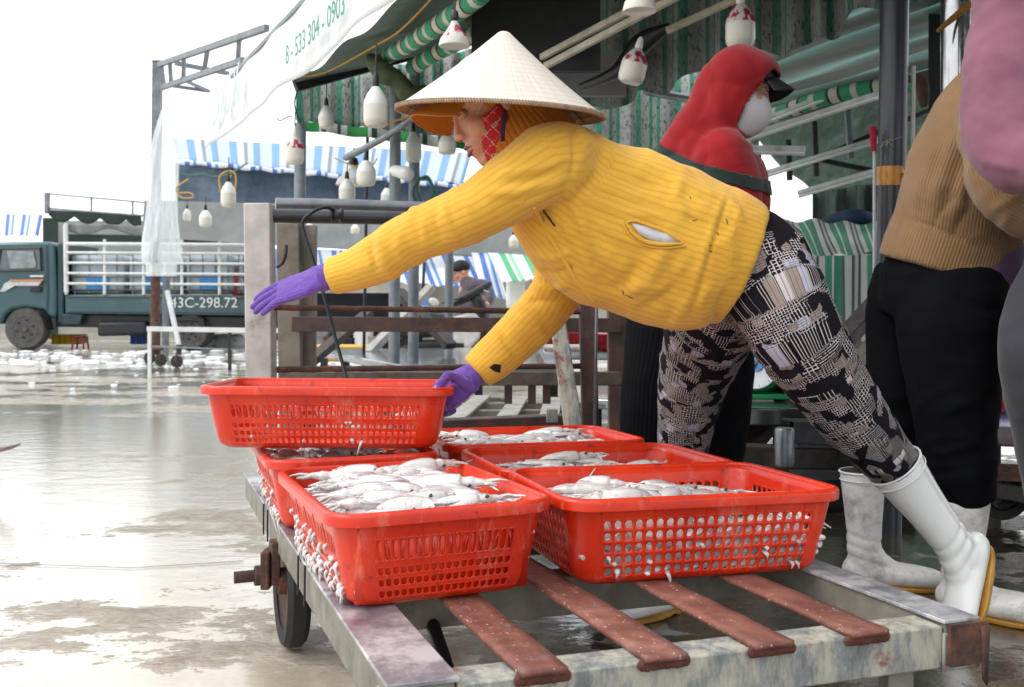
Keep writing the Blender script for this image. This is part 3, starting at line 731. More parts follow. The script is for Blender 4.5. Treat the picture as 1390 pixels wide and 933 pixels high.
def dangles(key, side, n, seed, label, zr=(.016, .09)):
    B = BK[key]; rn = random.Random(seed); mat = Matrix.Translation(B.location) @ B.rotation_euler.to_matrix().to_4x4()
    for i in range(n):
        z = zr[0]+(zr[1]-zr[0])*rn.random()**1.6; ins = .028*(1-z/H_)+.012; ln = rn.uniform(.006, .022)*(1.5 if z < .03 and rn.random() < .35 else .6)
        if side == 'near': p = Vector((rn.uniform(-.2, .2), -(W_/2-ins), z)); nn = Vector((0, -1, 0)); tt = Vector((1, 0, 0))
        else: p = Vector((rn.uniform(-.21, .21), (W_/2-ins), z)); nn = Vector((0, 1, 0)); tt = Vector((1, 0, 0))
        a = rn.uniform(-.4, .4); m = MB(); r0 = rn.uniform(.0028, .0058)*(1.25 if side == 'left' else .9); ln *= (1.5 if side == 'left' else 1)
        pts = [p-nn*.008, p+nn*.0015, p+nn*.0050+Vector((0, 0, -ln*.35))+tt*a*ln*.4, p+nn*(.0035-.1*ln)+Vector((0, 0, -ln))+tt*a*ln]
        m.tube([mat @ q for q in pts], [(r0, r0*.8), (r0*1.1, r0*.7), (r0*.8, r0*.5), (r0*.25, r0*.2)], 8, sub=3, round_cap=True)
        tag(m.build('squid_tentacle', M['squid']), label, 'squid tentacle', 'tentacles: '+label)
dangles('B', 'near', 14, 5, 'squid tentacle poking out through a round hole', zr=(.014, .07))
dangles('A', 'left', 70, 6, 'squid tentacle hanging out of the long left side of the front basket', zr=(.012, .085))
dangles('E', 'left', 40, 7, 'squid tentacle hanging out of the basket under the lifted one', zr=(.012, .08))
dangles('H', 'near', 6, 8, 'squid tentacle clinging to the lifted basket', zr=(.012, .06))
# thin strands stuck on the rims
for a, b, c_, lab in (((812, 616, 2.32), (819, 634, 2.22), (805, 672, 1.98), 'white strand hanging between two baskets behind the round holes'), ((806, 668, 1.95), (800, 650, 2.0), (808, 636, 2.03), 'thin white strand on the rim of the round-holed basket'), ((560, 607, 2.4), (571, 611, 2.38), (556, 632, 2.3), 'thin white strand on the rim of the basket under the lifted one'), ((600, 640, 2.1), (650, 622, 2.3), (656, 626, 2.3), 'short white strand on the rim of the slotted basket')):
    tag(MB().tube([P(*a), P(*b), P(*c_)], [.0012, .0018, .0012], 6, sub=4).build('squid_strand', M['squid']), lab, 'squid strand')
# ================================================================== PEOPLE
from mathutils.bvhtree import BVHTree
def remesh(mb, voxel, smooth=5, fac=.5):
    o = mb.build('tmp', None, smooth=False)
    m = o.modifiers.new('r', 'REMESH'); m.mode = 'VOXEL'; m.voxel_size = voxel; m.adaptivity = 0
    if smooth: m = o.modifiers.new('sm', 'SMOOTH'); m.iterations = smooth; m.factor = fac
    bpy.context.view_layer.update()
    me = bpy.data.meshes.new_from_object(o.evaluated_get(bpy.context.evaluated_depsgraph_get()))
    bpy.data.objects.remove(o); return me
def getv(me):
    a = np.empty(len(me.vertices)*3); me.vertices.foreach_get('co', a); return a.reshape(-1, 3)
def setv(me, V): me.vertices.foreach_set('co', V.ravel()); me.update()
def getn(me):
    a = np.empty(len(me.vertices)*3); me.vertices.foreach_get('normal', a); return a.reshape(-1, 3)
def limb_coords(me, bones, seam=(0, 1, 0)):
    """store per vertex (girth position in metres, length position, limb number)"""
    V = getv(me); n = len(V); best = np.full(n, 1e9); out = np.zeros((n, 3)); seam = np.array(seam, float)
    for bi, (path, rad) in enumerate(bones):
        pts = np.array([tuple(p) for p in path]); acc = bi*3.7
        rad = [rad]*len(pts) if isinstance(rad, (int, float)) else rad; rm = float(np.mean(rad))
        for i in range(len(pts)-1):
            a, b = pts[i], pts[i+1]; d = b-a; L = np.linalg.norm(d); t = d/L
            h = (V-a) @ t; hc = np.clip(h, 0, L); q = a+hc[:, None]*t; r = V-q
            rr = rad[i]+(rad[i+1]-rad[i])*hc/L; dist = np.linalg.norm(r, axis=1)/rr
            back = seam-t*(seam @ t); back /= np.linalg.norm(back); side = np.cross(t, back)
            ang = np.arctan2(r @ side, -(r @ back)); k = dist < best
            best = np.where(k, dist, best)
            out[k] = np.stack([ang*rm, acc+hc, np.full(n, bi)], 1)[k]; acc += L
    at = me.attributes.new('lc', 'FLOAT_VECTOR', 'POINT'); at.data.foreach_set('vector', out.astype(np.float32).ravel())
    return out
def px_of(V): return np.stack([CX+F*V[:, 0]/V[:, 1], CY+F*(HC-V[:, 2])/V[:, 1]], 1)
def creases(me, folds, facing=True):
    """raise or sink cloth along drawn fold lines (given where the photo shows them on the camera side)"""
    V = getv(me); N = getn(me); p = px_of(V); disp = np.zeros(len(V))
    view = V-np.array([0, 0, HC]); view /= np.linalg.norm(view, axis=1)[:, None]
    front = np.clip(-(N*view).sum(1)*2.5, 0, 1) if facing else 1
    for pts, wd, amp in folds:
        pts = np.array(pts, float); best = np.full(len(V), 1e9); tt = np.zeros(len(V)); L = 0
        seg = np.linalg.norm(np.diff(pts, axis=0), axis=1); tot = seg.sum()
        for i in range(len(pts)-1):
            a = pts[i]; d = pts[i+1]-a; l = seg[i]; h = np.clip(((p-a) @ d)/l, 0, l); q = a+h[:, None]*d/l
            ds = np.linalg.norm(p-q, axis=1); k = ds < best; best = np.where(k, ds, best); tt = np.where(k, (L+h)/tot, tt); L += l
        tap = np.clip(np.minimum(tt, 1-tt)*5, .15, 1)
        disp += amp*np.exp(-(best/wd)**2)*tap
    V += N*(disp*front)[:, None]; setv(me, V)
def wrinkle(me, amp, sc, stretch=(1, 1, 1), seed=0):
    V = getv(me); N = getn(me)
    st = Vector(stretch)
    d = np.array([mnoise.noise(Vector((v[0]*sc*st[0]+seed, v[1]*sc*st[1], v[2]*sc*st[2])))+.5*mnoise.noise(Vector((v[0]*sc*2.3*st[0], v[1]*sc*2.3*st[1]+seed, v[2]*sc*2.3*st[2]))) for v in V])
    d = (1-np.abs(d)*2.2)*amp; V += N*d[:, None]; setv(me, V)
def limb_folds(me, lc, amp, fa=9, ft=30, only=None, centres=None, seed=0):
    """compression folds running round a sleeve or leg, strongest near the given lengths (metres along the limb)"""
    V = getv(me); N = getn(me); d = np.zeros(len(V))
    for i, (a, t, b) in enumerate(lc):
        if only is not None and int(b+.5) != only: continue
        t0 = t-b*3.7; w = 1.0
        if centres is not None: w = max(math.exp(-((t0-c)/s_)**2)*k for c, s_, k in centres)
        if w < .05: continue
        x = mnoise.noise(Vector((a*fa+seed, t0*ft+a*ft*.35, b+seed*.3))); y = mnoise.noise(Vector((a*fa*1.8, t0*ft*2.1-a*ft*.5, 4+seed)))
        d[i] = ((1-abs(x)*2.6)*.8+(1-abs(y)*2.6)*.35)*w
    V += N*(d*amp)[:, None]; setv(me, V)
def link_mesh(me, name, mat, parent):
    org = wloc(parent) if parent is not None else Vector((0, 0, 0))
    me.transform(Matrix.Translation(-org)); me.name = name
    me.materials.clear(); me.materials.append(mat); me.polygons.foreach_set('use_smooth', [True]*len(me.polygons))
    o = bpy.data.objects.new(name, me); COL.objects.link(o); o.parent = parent; return o
def bvh_of(me): return BVHTree.FromPolygons([v.co[:] for v in me.vertices], [p.vertices[:] for p in me.polygons])
def hit(bvh, x, y, off=0.0):
    o = Vector((0, 0, HC)); d = (P(x, y, 1)-o).normalized(); l, n, i, dd = bvh.ray_cast(o, d)
    if l is None: return None
    return l+n*off
# ---- materials
def knit(name, c1, c2, rib=.0125, ribs=True, dirty=None, strength=.8, sheen=.2, spec=.25):
    n = NT(name); a = n.node('ShaderNodeAttribute', attribute_name='lc').outputs['Vector']
    x = n.node('ShaderNodeSeparateXYZ', {'Vector': a}); v = n.coord('Object')
    s = n.math('SINE', n.math('MULTIPLY', x.outputs[0], 2*math.pi/rib))
    s2 = n.math('POWER', n.math('ADD', n.math('MULTIPLY', s, .5), .5), .22)
    fuzz = n.noise(v, 420, 2); big = n.noise(v, 5, 5)
    c = n.ramp(big, [(.3, rgb(c2)), (.65, rgb(c1))])
    if ribs: c = n.mix(n.math('MULTIPLY', n.math('SUBTRACT', 1, s2), .46), c, tuple(q*.62 for q in rgb(c2)[:3])+(1,))
    if dirty:
        d = n.ramp(n.noise(v, 17, 8, .75), [(.69, K1), (.78, W1)]); c = n.mix(n.math('MULTIPLY', d, .6), c, rgb(dirty))
    b = n.bump(fuzz, .25, .0012)
    if ribs:
        b = n.bump(s2, strength, .0025, prev=b); s3 = n.math('SINE', n.math('MULTIPLY', x.outputs[0], 2*math.pi/rib*5)); b = n.bump(n.math('ADD', s3, n.math('SINE', n.math('MULTIPLY', x.outputs[1], 2*math.pi/rib*6))), .14, .0010, prev=b)
    n.set(color=c, rough=.88, sheen=sheen, normal=b, spec=spec); return n.m
M['yellow'] = knit('mustard_ribbed_knit', '#e6b243', '#d8a136', dirty='#5a4420', rib=.0135, strength=.28)
M['orange'] = knit('orange_knit', '#d98a2c', '#b66c20', .011)
M['redfleece'] = knit('red_fleece', '#99101a', '#740b12', ribs=False)
M['tan'] = knit('tan_knit', '#957452', '#7d6041', .008, strength=.6)
M['pink'] = knit('mauve_fleece', '#8d5c6d', '#6c4253', ribs=False)
M['glove'] = knit('purple_glove', '#7350a8', '#583a8c', .0042, strength=.4)
M['blackcloth'] = knit('black_trousers', '#111216', '#0a0b0d', ribs=False, sheen=0, spec=.08)
M['blackknit'] = knit('black_ribbed_trousers', '#131418', '#0b0c0e', .012, sheen=0, spec=.08)
M['greycloth'] = knit('charcoal_trousers', '#3b3c42', '#2b2c31', ribs=False)
M['greenband'] = knit('dark_green_band', '#23332f', '#18241f', ribs=False)
M['lilac'] = simple('lilac_shirt', '#75597a', .85, sc=20)
M['jacket'] = simple('plum_grey_jacket', '#5c525e', .8, c2='#453c48', sc=8)
def skinm(name, a, b):
    n = NT(name); v = n.coord('Object'); c = n.ramp(n.noise(v, 14, 5), [(.35, rgb(b)), (.65, rgb(a))])
    sp = n.ramp(n.noise(v, 95, 3), [(.62, K1), (.75, W1)]); c = n.mix(n.math('MULTIPLY', sp, .25), c, rgb('#7a4638'))
    n.set(color=c, rough=.45, sss=.25, normal=n.bump(n.noise(v, 160, 4), .15, .001)); n.b.inputs['Subsurface Radius'].default_value = (.012, .005, .003); return n.m
M['skin'] = skinm('skin', '#d6a28a', '#c08a74'); M['lip'] = simple('lips', '#8d4a46', .35, sc=60)
M['eyewhite'] = simple('eye_white', '#a89d95', .2, bump=0); M['iris'] = simple('iris', '#1a1210', .1, bump=0)
M['hair'] = simple('black_hair', '#131113', .4, sc=50); M['brow'] = simple('eyebrow', '#3b2a25', .7)
M['maskwhite'] = simple('white_face_mask', '#d3d3d6', .8, c2='#c2c3c8', sc=9, bump=.25)
M['capblack'] = simple('black_cap', '#17171b', .75, sc=30)
def bootm(name, base, dirt, amt):
    n = NT(name); v = n.coord('Object'); c = n.ramp(n.noise(v, 6, 4), [(.3, rgb(base)), (.7, tuple(min(.85, q*1.05) for q in rgb(base)[:3])+(1,))])
    d = n.ramp(n.noise(v, 13, 10, .8), [(.56-amt*.1, K1), (.72, W1)]); c = n.mix(n.math('MULTIPLY', d, amt), c, rgb(dirt))
    n.set(color=c, rough=.22 if amt < .3 else .45, coat=.3 if amt < .3 else .1, coatr=.1, normal=n.bump(n.noise(v, 30, 4), .1, .003)); return n.m
M['boot'] = bootm('clean_white_rubber', '#eef2ec', '#b3a78a', .15); M['bootd'] = bootm('dirty_white_rubber', '#e4e2de', '#5b5650', .8)
M['sole'] = simple('amber_sole', '#c2913a', .35, c2='#a0701c', sc=9)
def printm():
    """black cotton printed with pale scratchy grids and beige and lilac blocks"""
    n = NT('patchwork_print'); a = n.node('ShaderNodeAttribute', attribute_name='lc').outputs['Vector']
    wob = n.node('ShaderNodeTexNoise', {'Vector': a, 'Scale': 14.0, 'Detail': 3}).outputs['Color']
    v = n.node('ShaderNodeMix', data_type='VECTOR'); n.l.new(a, v.inputs[4]); v.inputs[0].default_value = .0045; n.l.new(wob, v.inputs[5]); v = n.node('ShaderNodeMapping', {'Vector': v.outputs[1], 'Scale': (1.3, 1.3, 1.0)}).outputs[0]
    x = n.node('ShaderNodeSeparateXYZ', {'Vector': v})
    def cells(sx, sy, off):
        m = n.node('ShaderNodeMapping', {'Vector': v, 'Scale': (sx, sy, 1), 'Location': (off, off*1.7, 0)}).outputs[0]
        vv = n.node('ShaderNodeTexVoronoi', {'Vector': m, 'Scale': 1.0, 'Randomness': .75}, feature='F1', distance='CHEBYCHEV', voronoi_dimensions='2D')
        return n.node('ShaderNodeSeparateColor', {'Color': vv.outputs['Color']})
    def stripes(axis, freq, w, seed):
        u = n.math('ADD', n.math('MULTIPLY', x.outputs[axis], freq), n.math('MULTIPLY', n.noise(v, 55+seed, 2), .5))
        f = n.math('FRACT', u)
        brk = n.noise(n.node('ShaderNodeMapping', {'Vector': v, 'Scale': (260 if axis else 60, 60 if axis else 260, 1), 'Location': (seed, 0, 0)}).outputs[0], 1.0, 2)
        on = n.math('GREATER_THAN', brk, .43)
        return n.math('MULTIPLY', n.math('LESS_THAN', f, w), on)
    cA = cells(27, 22, 1.3); cB = cells(34, 40, 4.1); cC = cells(15, 11, 7.7)
    thin = n.math('MAXIMUM', stripes(0, 150, .26, 1), stripes(1, 135, .24, 2))
    gridz = n.math('MAXIMUM', stripes(0, 95, .24, 3), stripes(1, 105, .24, 4))
    hl = stripes(1, 150, .30, 5); vl = stripes(0, 140, .28, 6)
    def pick(sock, lo, hi): return n.math('MULTIPLY', n.math('GREATER_THAN', sock, lo), n.math('LESS_THAN', sock, hi))
    black = rgb('#1b1820'); cream = rgb('#c9c1be'); beige = rgb('#988a83'); lil = rgb('#b2aebe')
    m = n.math('MULTIPLY', thin, pick(cA.outputs[0], .0, .25))
    m = n.math('MAXIMUM', m, n.math('MULTIPLY', gridz, pick(cA.outputs[0], .25, .46)))
    m = n.math('MAXIMUM', m, n.math('MULTIPLY', hl, pick(cA.outputs[0], .46, .55)))
    m = n.math('MAXIMUM', m, n.math('MULTIPLY', vl, pick(cA.outputs[0], .55, .62)))
    c = n.mix(m, black, cream)
    p1 = pick(cB.outputs[1], .0, .13); p2 = pick(cB.outputs[1], .13, .175)
    inner = n.math('MULTIPLY', n.math('MAXIMUM', stripes(1, 150, .22, 8), stripes(0, 90, .10, 9)), .8)
    c = n.mix(p1, c, n.mix(inner, beige, black)); c = n.mix(p2, c, n.mix(inner, lil, black))
    n.set(color=c, rough=.85, spec=.15, normal=n.bump(n.noise(n.coord('Object'), 300, 2), .2, .001)); return n.m
M['print'] = printm()

# ---- boots
def boot(par, name, matrix, sdir, mat, h=.27, flare=.058, toe=1.0, label=None):
    """local frame: sole on z=0, toe towards +x, heel at x=-.07; sdir = shaft direction"""
    sd = Vector(sdir).normalized(); an = Vector((-.012, 0, .085)); m = MB()
    m.tube([Vector((-.040, 0, .042)), Vector((.02, 0, .040)), Vector((.08, 0, .036)), Vector((.135*toe, 0, .033)), Vector((.172*toe, 0, .030))],
           [(.034, .038), (.038, .040), (.044, .034), (.047, .030), (.036, .026)], 20, hint=(0, 1, 0), round_cap=True, sub=3)
    top = an+sd*h
    m.tube([Vector((.005, 0, .045)), an, an+sd*h*.3, an+sd*h*.65, top], [(.036, .048), (.040, .047), (.043, .048), (.052, .055), (flare, flare)], 24, hint=(0, 1, 0), sub=4)
    m.tube([Vector((.05, 0, .055)), Vector((.0, 0, .10)), an+sd*h*.35], [(.034, .026), (.036, .032), (.034, .03)], 16, hint=(0, 1, 0), round_cap=True, sub=2)
    me = remesh(m, .0055, 7)
    # creases at the ankle
    V = getv(me); N = getn(me)
    for k in range(3):
        c = np.array(tuple(an+sd*.03*(k-.3))); q = V-c; dd = q @ np.array(tuple(sd))+.25*q[:, 0]; V -= N*(np.exp(-(dd/.006)**2)*.0022*(np.abs(q).sum(1) < .16))[:, None]
    setv(me, V)
    me.transform(matrix); b = link_mesh(me, name, mat, par)
    if label: b['label'] = label
    # collar bead and opening
    rim = MB(); r1 = flare; s0 = sd.cross(Vector((0, 1, 0))).normalized()
    def ring(c, r, t): return [c+(Vector((0, 1, 0))*math.cos(a)+s0*math.sin(a))*r for a in [2*math.pi*i/28 for i in range(29)]]
    rim.tube([matrix @ p for p in ring(top, r1, 0)], .0030, 8, cap=False); rim.build('collar', mat, b)
    rim = MB(); rim.tube([matrix @ p for p in ring(top-sd*.022, r1-.0005, 0)], .0014, 6, cap=False); rim.build('collar_bead', mat, b)
    op = MB(); op.lathe(matrix @ (top+sd*.0015), [(0, 0), (r1-.003, 0), (r1-.003, .001), (0, .001)], 24, (matrix.to_3x3() @ sd)); op.build('opening', M['black'], b)
    # sole
    so_ = MB(); out = []
    for i in range(40):
        a = 2*math.pi*i/40; x = .062+math.cos(a)*.133*toe; w = .047 if x > .06 else .040
        w = .049-.010*max(0, min(1, (.09-x)/.08)); y = math.sin(a)*w*(1+.15*math.cos(a)**2)
        out.append(Vector((x, y, 0)))
    z0 = [Vector((p.x, p.y, -.002+(.004 if .02 < p.x < .055 else 0))) for p in out]; z1 = [Vector((p.x*1.0, p.y*1.02, .010)) for p in out]
    n = 40; so_.add([matrix @ p for p in z0+z1], [tuple(range(n)), tuple(range(n, 2*n))]+[(i, (i+1) % n, n+(i+1) % n, n+i) for i in range(n)])
    so_.build('sole', M['sole'], b, bevel=.003)
    return b
def frame(origin, xdir, up):
    x = Vector(xdir).normalized(); z = Vector(up); z = (z-x*z.dot(x)).normalized(); y = z.cross(x)
    m = Matrix((x, y, z)).transposed().to_4x4(); m.translation = Vector(origin); return m

# ---- head
def head_parts(m, T):
    """adds head volumes to MB m, T = 4x4 from head space (x forward, y left, z up, origin between the eyes' axis)"""
    R3 = T.to_3x3()
    def E(c, r): m.ell(T @ Vector(c), r, R3, 24, 16)
    def Tb(p, r, **k): m.tube([T @ Vector(q) for q in p], r, 14, round_cap=True, sub=3, **k)
    E((-.012, 0, .030), (.096, .075, .086)); E((.022, 0, -.032), (.060, .060, .080))
    E((.052, 0, -.068), (.036, .038, .038)); E((.058, 0, -.099), (.020, .022, .016))
    for s in (-1, 1):
        E((.050, s*.034, -.038), (.028, .027, .029)); E((.010, s*.052, -.060), (.03, .014, .04)); Tb([(-.0, s*.060, -.06), (.03, s*.042, -.092), (.060, s*.012, -.105)], [.012, .013, .014])
        E((.0890, s*.0115, -.042), (.0100, .0078, .0085)); Tb([(.078, s*.012, .018), (.070, s*.038, .016)], [.008, .007])
        E((-.014, s*.074, -.012), (.016, .007, .028))
    Tb([(.078, 0, .016), (.085, 0, -.010), (.094, 0, -.031)], [.0080, .0080, .0090]); E((.096, 0, -.039), (.0105, .0105, .0092))
    E((.0835, 0, -.0655), (.0085, .021, .0060)); E((.081, 0, -.080), (.0085, .017, .0065))
    Tb([(-.03, 0, -.04), (-.045, 0, -.11), (-.055, 0, -.19)], [.055, .050, .055])
def head_details(par, T, mouth=True):
    R3 = T.to_3x3()
    for s in (-1, 1):
        e = MB().ell(T @ Vector((.0708, s*.031, -.002)), (.0118, .0118, .0118), R3, 20, 12).build('eyeball', M['eyewhite'], par)
        MB().ell(T @ Vector((.0798, s*.0315, -.004)), (.0036, .0072, .0066), R3, 16, 10).build('iris', M['iris'], e)
        MB().tube([T @ Vector(p) for p in ((.074, s*.0165, -.002), (.0830, s*.025, .0030), (.0810, s*.038, .0022), (.072, s*.046, -.002))], [.0022, .0036, .0034, .0020], 8, sub=4).build('upper_eyelid', M['skin'], par)
        MB().tube([T @ Vector(p) for p in ((.0755, s*.017, -.003), (.0848, s*.0255, .0004), (.0826, s*.038, -.0002), (.0735, s*.046, -.003))], [.0006, .0011, .0012, .0006], 6, sub=4).build('eyelashes', M['hair'], par)
        MB().tube([T @ Vector(p) for p in ((.0745, s*.017, -.0055), (.0820, s*.027, -.0085), (.078, s*.040, -.0070), (.072, s*.046, -.004))], [.002, .0032, .003, .002], 8, sub=4).build('lower_eyelid', M['skin'], par)
        MB().tube([T @ Vector(p) for p in ((.0865, s*.013, .021), (.0835, s*.030, .0255), (.0735, s*.046, .020))], [(.0014, .003), (.0014, .003), (.001, .0014)], 8, sub=4).build('eyebrow', M['brow'], par)
        MB().ell(T @ Vector((.0915, s*.0080, -.0478)), (.0036, .0030, .0016), R3, 10, 6).build('nostril', M['iris'], par)
    if mouth:
        MB().tube([T @ Vector(p) for p in ((.077, -.024, -.071), (.0890, -.008, -.0665), (.0895, 0, -.0675), (.0890, .008, -.0665), (.077, .024, -.071))], [.0016, .0042, .0040, .0042, .0016], 10, sub=4).build('upper_lip', M['lip'], par)
        MB().tube([T @ Vector(p) for p in ((.077, -.022, -.0745), (.0870, -.008, -.0815), (.0880, 0, -.0820), (.0870, .008, -.0815), (.077, .022, -.0745))], [.0016, .0046, .0050, .0046, .0016], 10, sub=4).build('lower_lip', M['lip'], par)
        MB().tube([T @ Vector(p) for p in ((.079, -.016, -.0735), (.0875, 0, -.0745), (.079, .016, -.0735))], [.0028, .0038, .0028], 8, sub=4).build('teeth', M['eyewhite'], par)

# ---- hand, as volumes: wrist position, palm direction, palm normal (back of the hand), finger curl list
def glove_hand(m, wrist, d, back, spread=1.0, curl=(20, 25, 20), thumb=(40, 20), S=1.0, side=1, length=1.0, tc=None):
    """d: direction of the fingers, back: out of the back of the hand, side=+1 when the thumb is on d x back side"""
    d = Vector(d).normalized(); back = Vector(back); back = (back-d*back.dot(d)).normalized(); lat = d.cross(back)*side
    Wd = .080*S; Lp = .095*S
    m.tube([wrist-d*.03*S, wrist, wrist+d*.035*S, wrist+d*.07*S, wrist+d*Lp], [(.027*S, .021*S), (.027*S, .020*S), (.036*S, .0175*S), (.040*S, .0155*S), (.037*S, .0125*S)], 20, hint=lat, round_cap=True, sub=3)
    kn = wrist+d*(Lp-.010*S); tips = []
    for i, (off, ln, r) in enumerate(((.028, .070, .0092), (.0095, .078, .0096), (-.0095, .073, .0092), (-.027, .058, .0082))):
        p = kn+lat*off*S; ln *= S*length; dr = (d+lat*(off*4.0*(spread-.6))).normalized(); pts = [p-d*.02*S, p]; rr = [r*S*1.05, r*S*1.12]; ax = lat*1.0
        for k, seg in enumerate((.45, .30, .25)):
            cu = curl[k] if not isinstance(curl[k], (tuple, list)) else curl[k][i]
            q = Quaternion(d.cross(back), -R(cu)) if True else None
            dr = (q @ dr).normalized(); p = p+dr*ln*seg; pts.append(p); rr.append(r*S*(1.0-.1*(k+1)))
        m.tube(pts, rr, 12, round_cap=True, sub=3); tips.append(p)
    b0 = wrist+d*.028*S+lat*.026*S; td = (d*math.cos(R(thumb[0]))+lat*math.sin(R(thumb[0]))-back*.25).normalized()
    if tc is None:
        p1 = b0+td*.036*S; td2 = (td*.75+d*.5-back*(thumb[1]/60)).normalized(); p2 = p1+td2*.030*S; p3 = p2+(td2+d*.2).normalized()*.024*S
    else: p1, p2, p3 = tc
    m.tube([b0-td*.015*S, b0, p1, p2, p3], [.013*S, .0145*S, .0115*S, .0102*S, .0082*S], 12, round_cap=True, sub=3)
    return tips, (p1, p2, p3)
# ================================================================== WOMAN IN YELLOW
wm = thing('person', (.62, 2.35, 0), 'woman in mustard sweater, conical hat and purple gloves bending over the cart of baskets', 'person')
# --- sweater
pairs = [((1036, 282), (980, 441), 2.14, .118), ((1000, 256), (952, 443), 2.14, .128), ((950, 234), (908, 448), 2.13, .132), ((895, 211), (852, 432), 2.13, .132),
         ((842, 191), (806, 415), 2.13, .132), ((796, 174), (768, 372), 2.13, .132), ((758, 158), (738, 322), 2.14, .135), ((722, 156), (714, 272), 2.15, .110), ((694, 166), (694, 226), 2.15, .060)]
sw = MB(); tp = []; tr = []
for a, b, d, dep in pairs:
    A = P(*a, d); B = P(*b, d); tp.append((A+B)/2); tr.append((dep, (A-B).length/2*.985))
sw.tube(tp, tr, 40, hint=(0, 1, 0), sub=5)
na = [P(792, 222, 2.10), P(752, 222, 2.03), P(706, 248, 2.00), P(654, 280, 2.00), P(600, 305, 2.02), P(552, 327, 2.05), P(515, 351, 2.07), P(482, 366, 2.09), P(449, 376, 2.10)]
nr = [.062, .083, .071, .062, .056, .052, .051, .044, .038]
sw.tube(na, nr, 26, sub=5)
fa = [P(790, 262, 2.27), P(762, 282, 2.32), P(752, 335, 2.36), P(757, 386, 2.39), P(735, 424, 2.40), P(697, 462, 2.39), P(669, 487, 2.385), P(647, 506, 2.38)]
fr = [.075, .070, .057, .060, .060, .056, .052, .044]
sw.tube(fa, fr, 24, sub=5)
me = remesh(sw, .0062, 7)
wrinkle(me, .0022, 7, (1, 1, 1.6), 3)
folds = [([(772, 160), (779, 190), (780, 218), (774, 246)], 4, -.005), ([(786, 165), (795, 195), (795, 225)], 7, .003),
    ([(776, 250), (820, 262), (872, 278), (930, 296), (975, 312)], 2.5, -.0028), ([(770, 258), (806, 276), (850, 290), (905, 294)], 5, .004), ([(768, 268), (800, 296), (838, 322), (880, 336)], 5, .004),
    ([(765, 276), (790, 312), (820, 350), (850, 378)], 6, .0045), ([(757, 284), (776, 324), (800, 364), (822, 392)], 5, .004), ([(760, 262), (785, 284), (812, 310)], 4, -.004), ([(762, 272), (780, 300), (800, 334)], 4, -.004),
    ([(991, 257), (975, 305), (955, 370), (932, 440)], 2.5, -.004), ([(984, 257), (968, 305), (948, 370), (926, 438)], 5, .003),
    ([(935, 262), (960, 285), (972, 300)], 6, .0035), ([(900, 240), (945, 262), (985, 268)], 6, .003), ([(860, 225), (905, 262), (940, 275)], 7, .003),
    ([(850, 415), (885, 402), (915, 380), (930, 350)], 7, .004), ([(912, 445), (925, 420), (932, 400)], 6, .004), ([(880, 400), (905, 418), (918, 440)], 7, -.003),
    ([(815, 405), (850, 390), (900, 392)], 8, .003),
    # near sleeve
    ([(668, 236), (700, 232), (740, 226), (776, 212)], 7, .005), ([(650, 262), (700, 262), (745, 250), (776, 236)], 6, .004), ([(672, 250), (710, 247), (765, 230)], 5, -.004), ([(700, 282), (735, 268), (768, 248)], 6, .004),
    ([(600, 276), (606, 296), (616, 318), (624, 334)], 6, .004), ([(588, 284), (592, 306), (600, 330)], 5, -.004), ([(572, 292), (577, 318), (586, 344)], 5, .003),
    ([(503, 322), (504, 345), (512, 374)], 3, -.0055), ([(512, 316), (518, 345), (530, 374)], 7, .006), ([(545, 306), (540, 335), (548, 362)], 6, .003),
    ([(520, 372), (545, 378), (562, 366)], 6, .005),
    # far sleeve
    ([(726, 345), (750, 352), (782, 338)], 5, .005), ([(728, 366), (755, 372), (785, 360)], 4, -.005), ([(724, 388), (748, 394), (776, 384)], 6, .005), ([(712, 412), (735, 408), (765, 412)], 5, -.004),
    ([(700, 428), (722, 440), (740, 454)], 5, .004), ([(676, 452), (690, 474), (705, 492)], 3, -.005), ([(686, 446), (702, 464), (718, 482)], 6, .004)]
folds += [([(980, 262), (1000, 285), (1008, 310)], 6, .004), ([(1005, 300), (985, 330), (1000, 360)], 8, .003), ([(905, 300), (900, 340), (880, 380), (840, 408)], 11, .006), ([(930, 360), (905, 395), (870, 420)], 9, -.005), ([(870, 350), (850, 385), (822, 402)], 8, -.004),
  ([(965, 380), (950, 415), (955, 440)], 6, .005), ([(985, 390), (970, 425), (975, 440)], 5, -.005), ([(800, 180), (850, 215), (905, 235), (960, 262)], 11, .005), ([(790, 200), (840, 240), (900, 262)], 9, -.004), ([(870, 200), (905, 222), (945, 240)], 6, .005),
  ([(820, 330), (845, 360), (870, 400)], 8, .005), ([(800, 345), (815, 375), (835, 400)], 6, -.004), ([(925, 240), (915, 270), (935, 300)], 7, .004), ([(765, 250), (790, 300), (800, 350)], 8, .006)]
folds = [(a, b, c*1.25) for a, b, c in folds]
creases(me, folds)
lc_ = limb_coords(me, [(tp, [r[1] for r in tr]), (na, [r*1.0 for r in nr]), (fa, fr)])
limb_folds(me, lc_, .0042, 7, 20, 1, [(.05, .07, .8), (.30, .09, .9), (.42, .05, 1.0), (.20, .06, .35)], 2)
limb_folds(me, lc_, .0050, 7, 22, 2, [(.16, .06, 1.0), (.30, .06, .8), (.38, .03, .8)], 5)
limb_folds(me, lc_, .0026, 5, 12, 0, None, 9)
swb = bvh_of(me)
sweater = link_mesh(me, 'sweater', M['yellow'], wm)
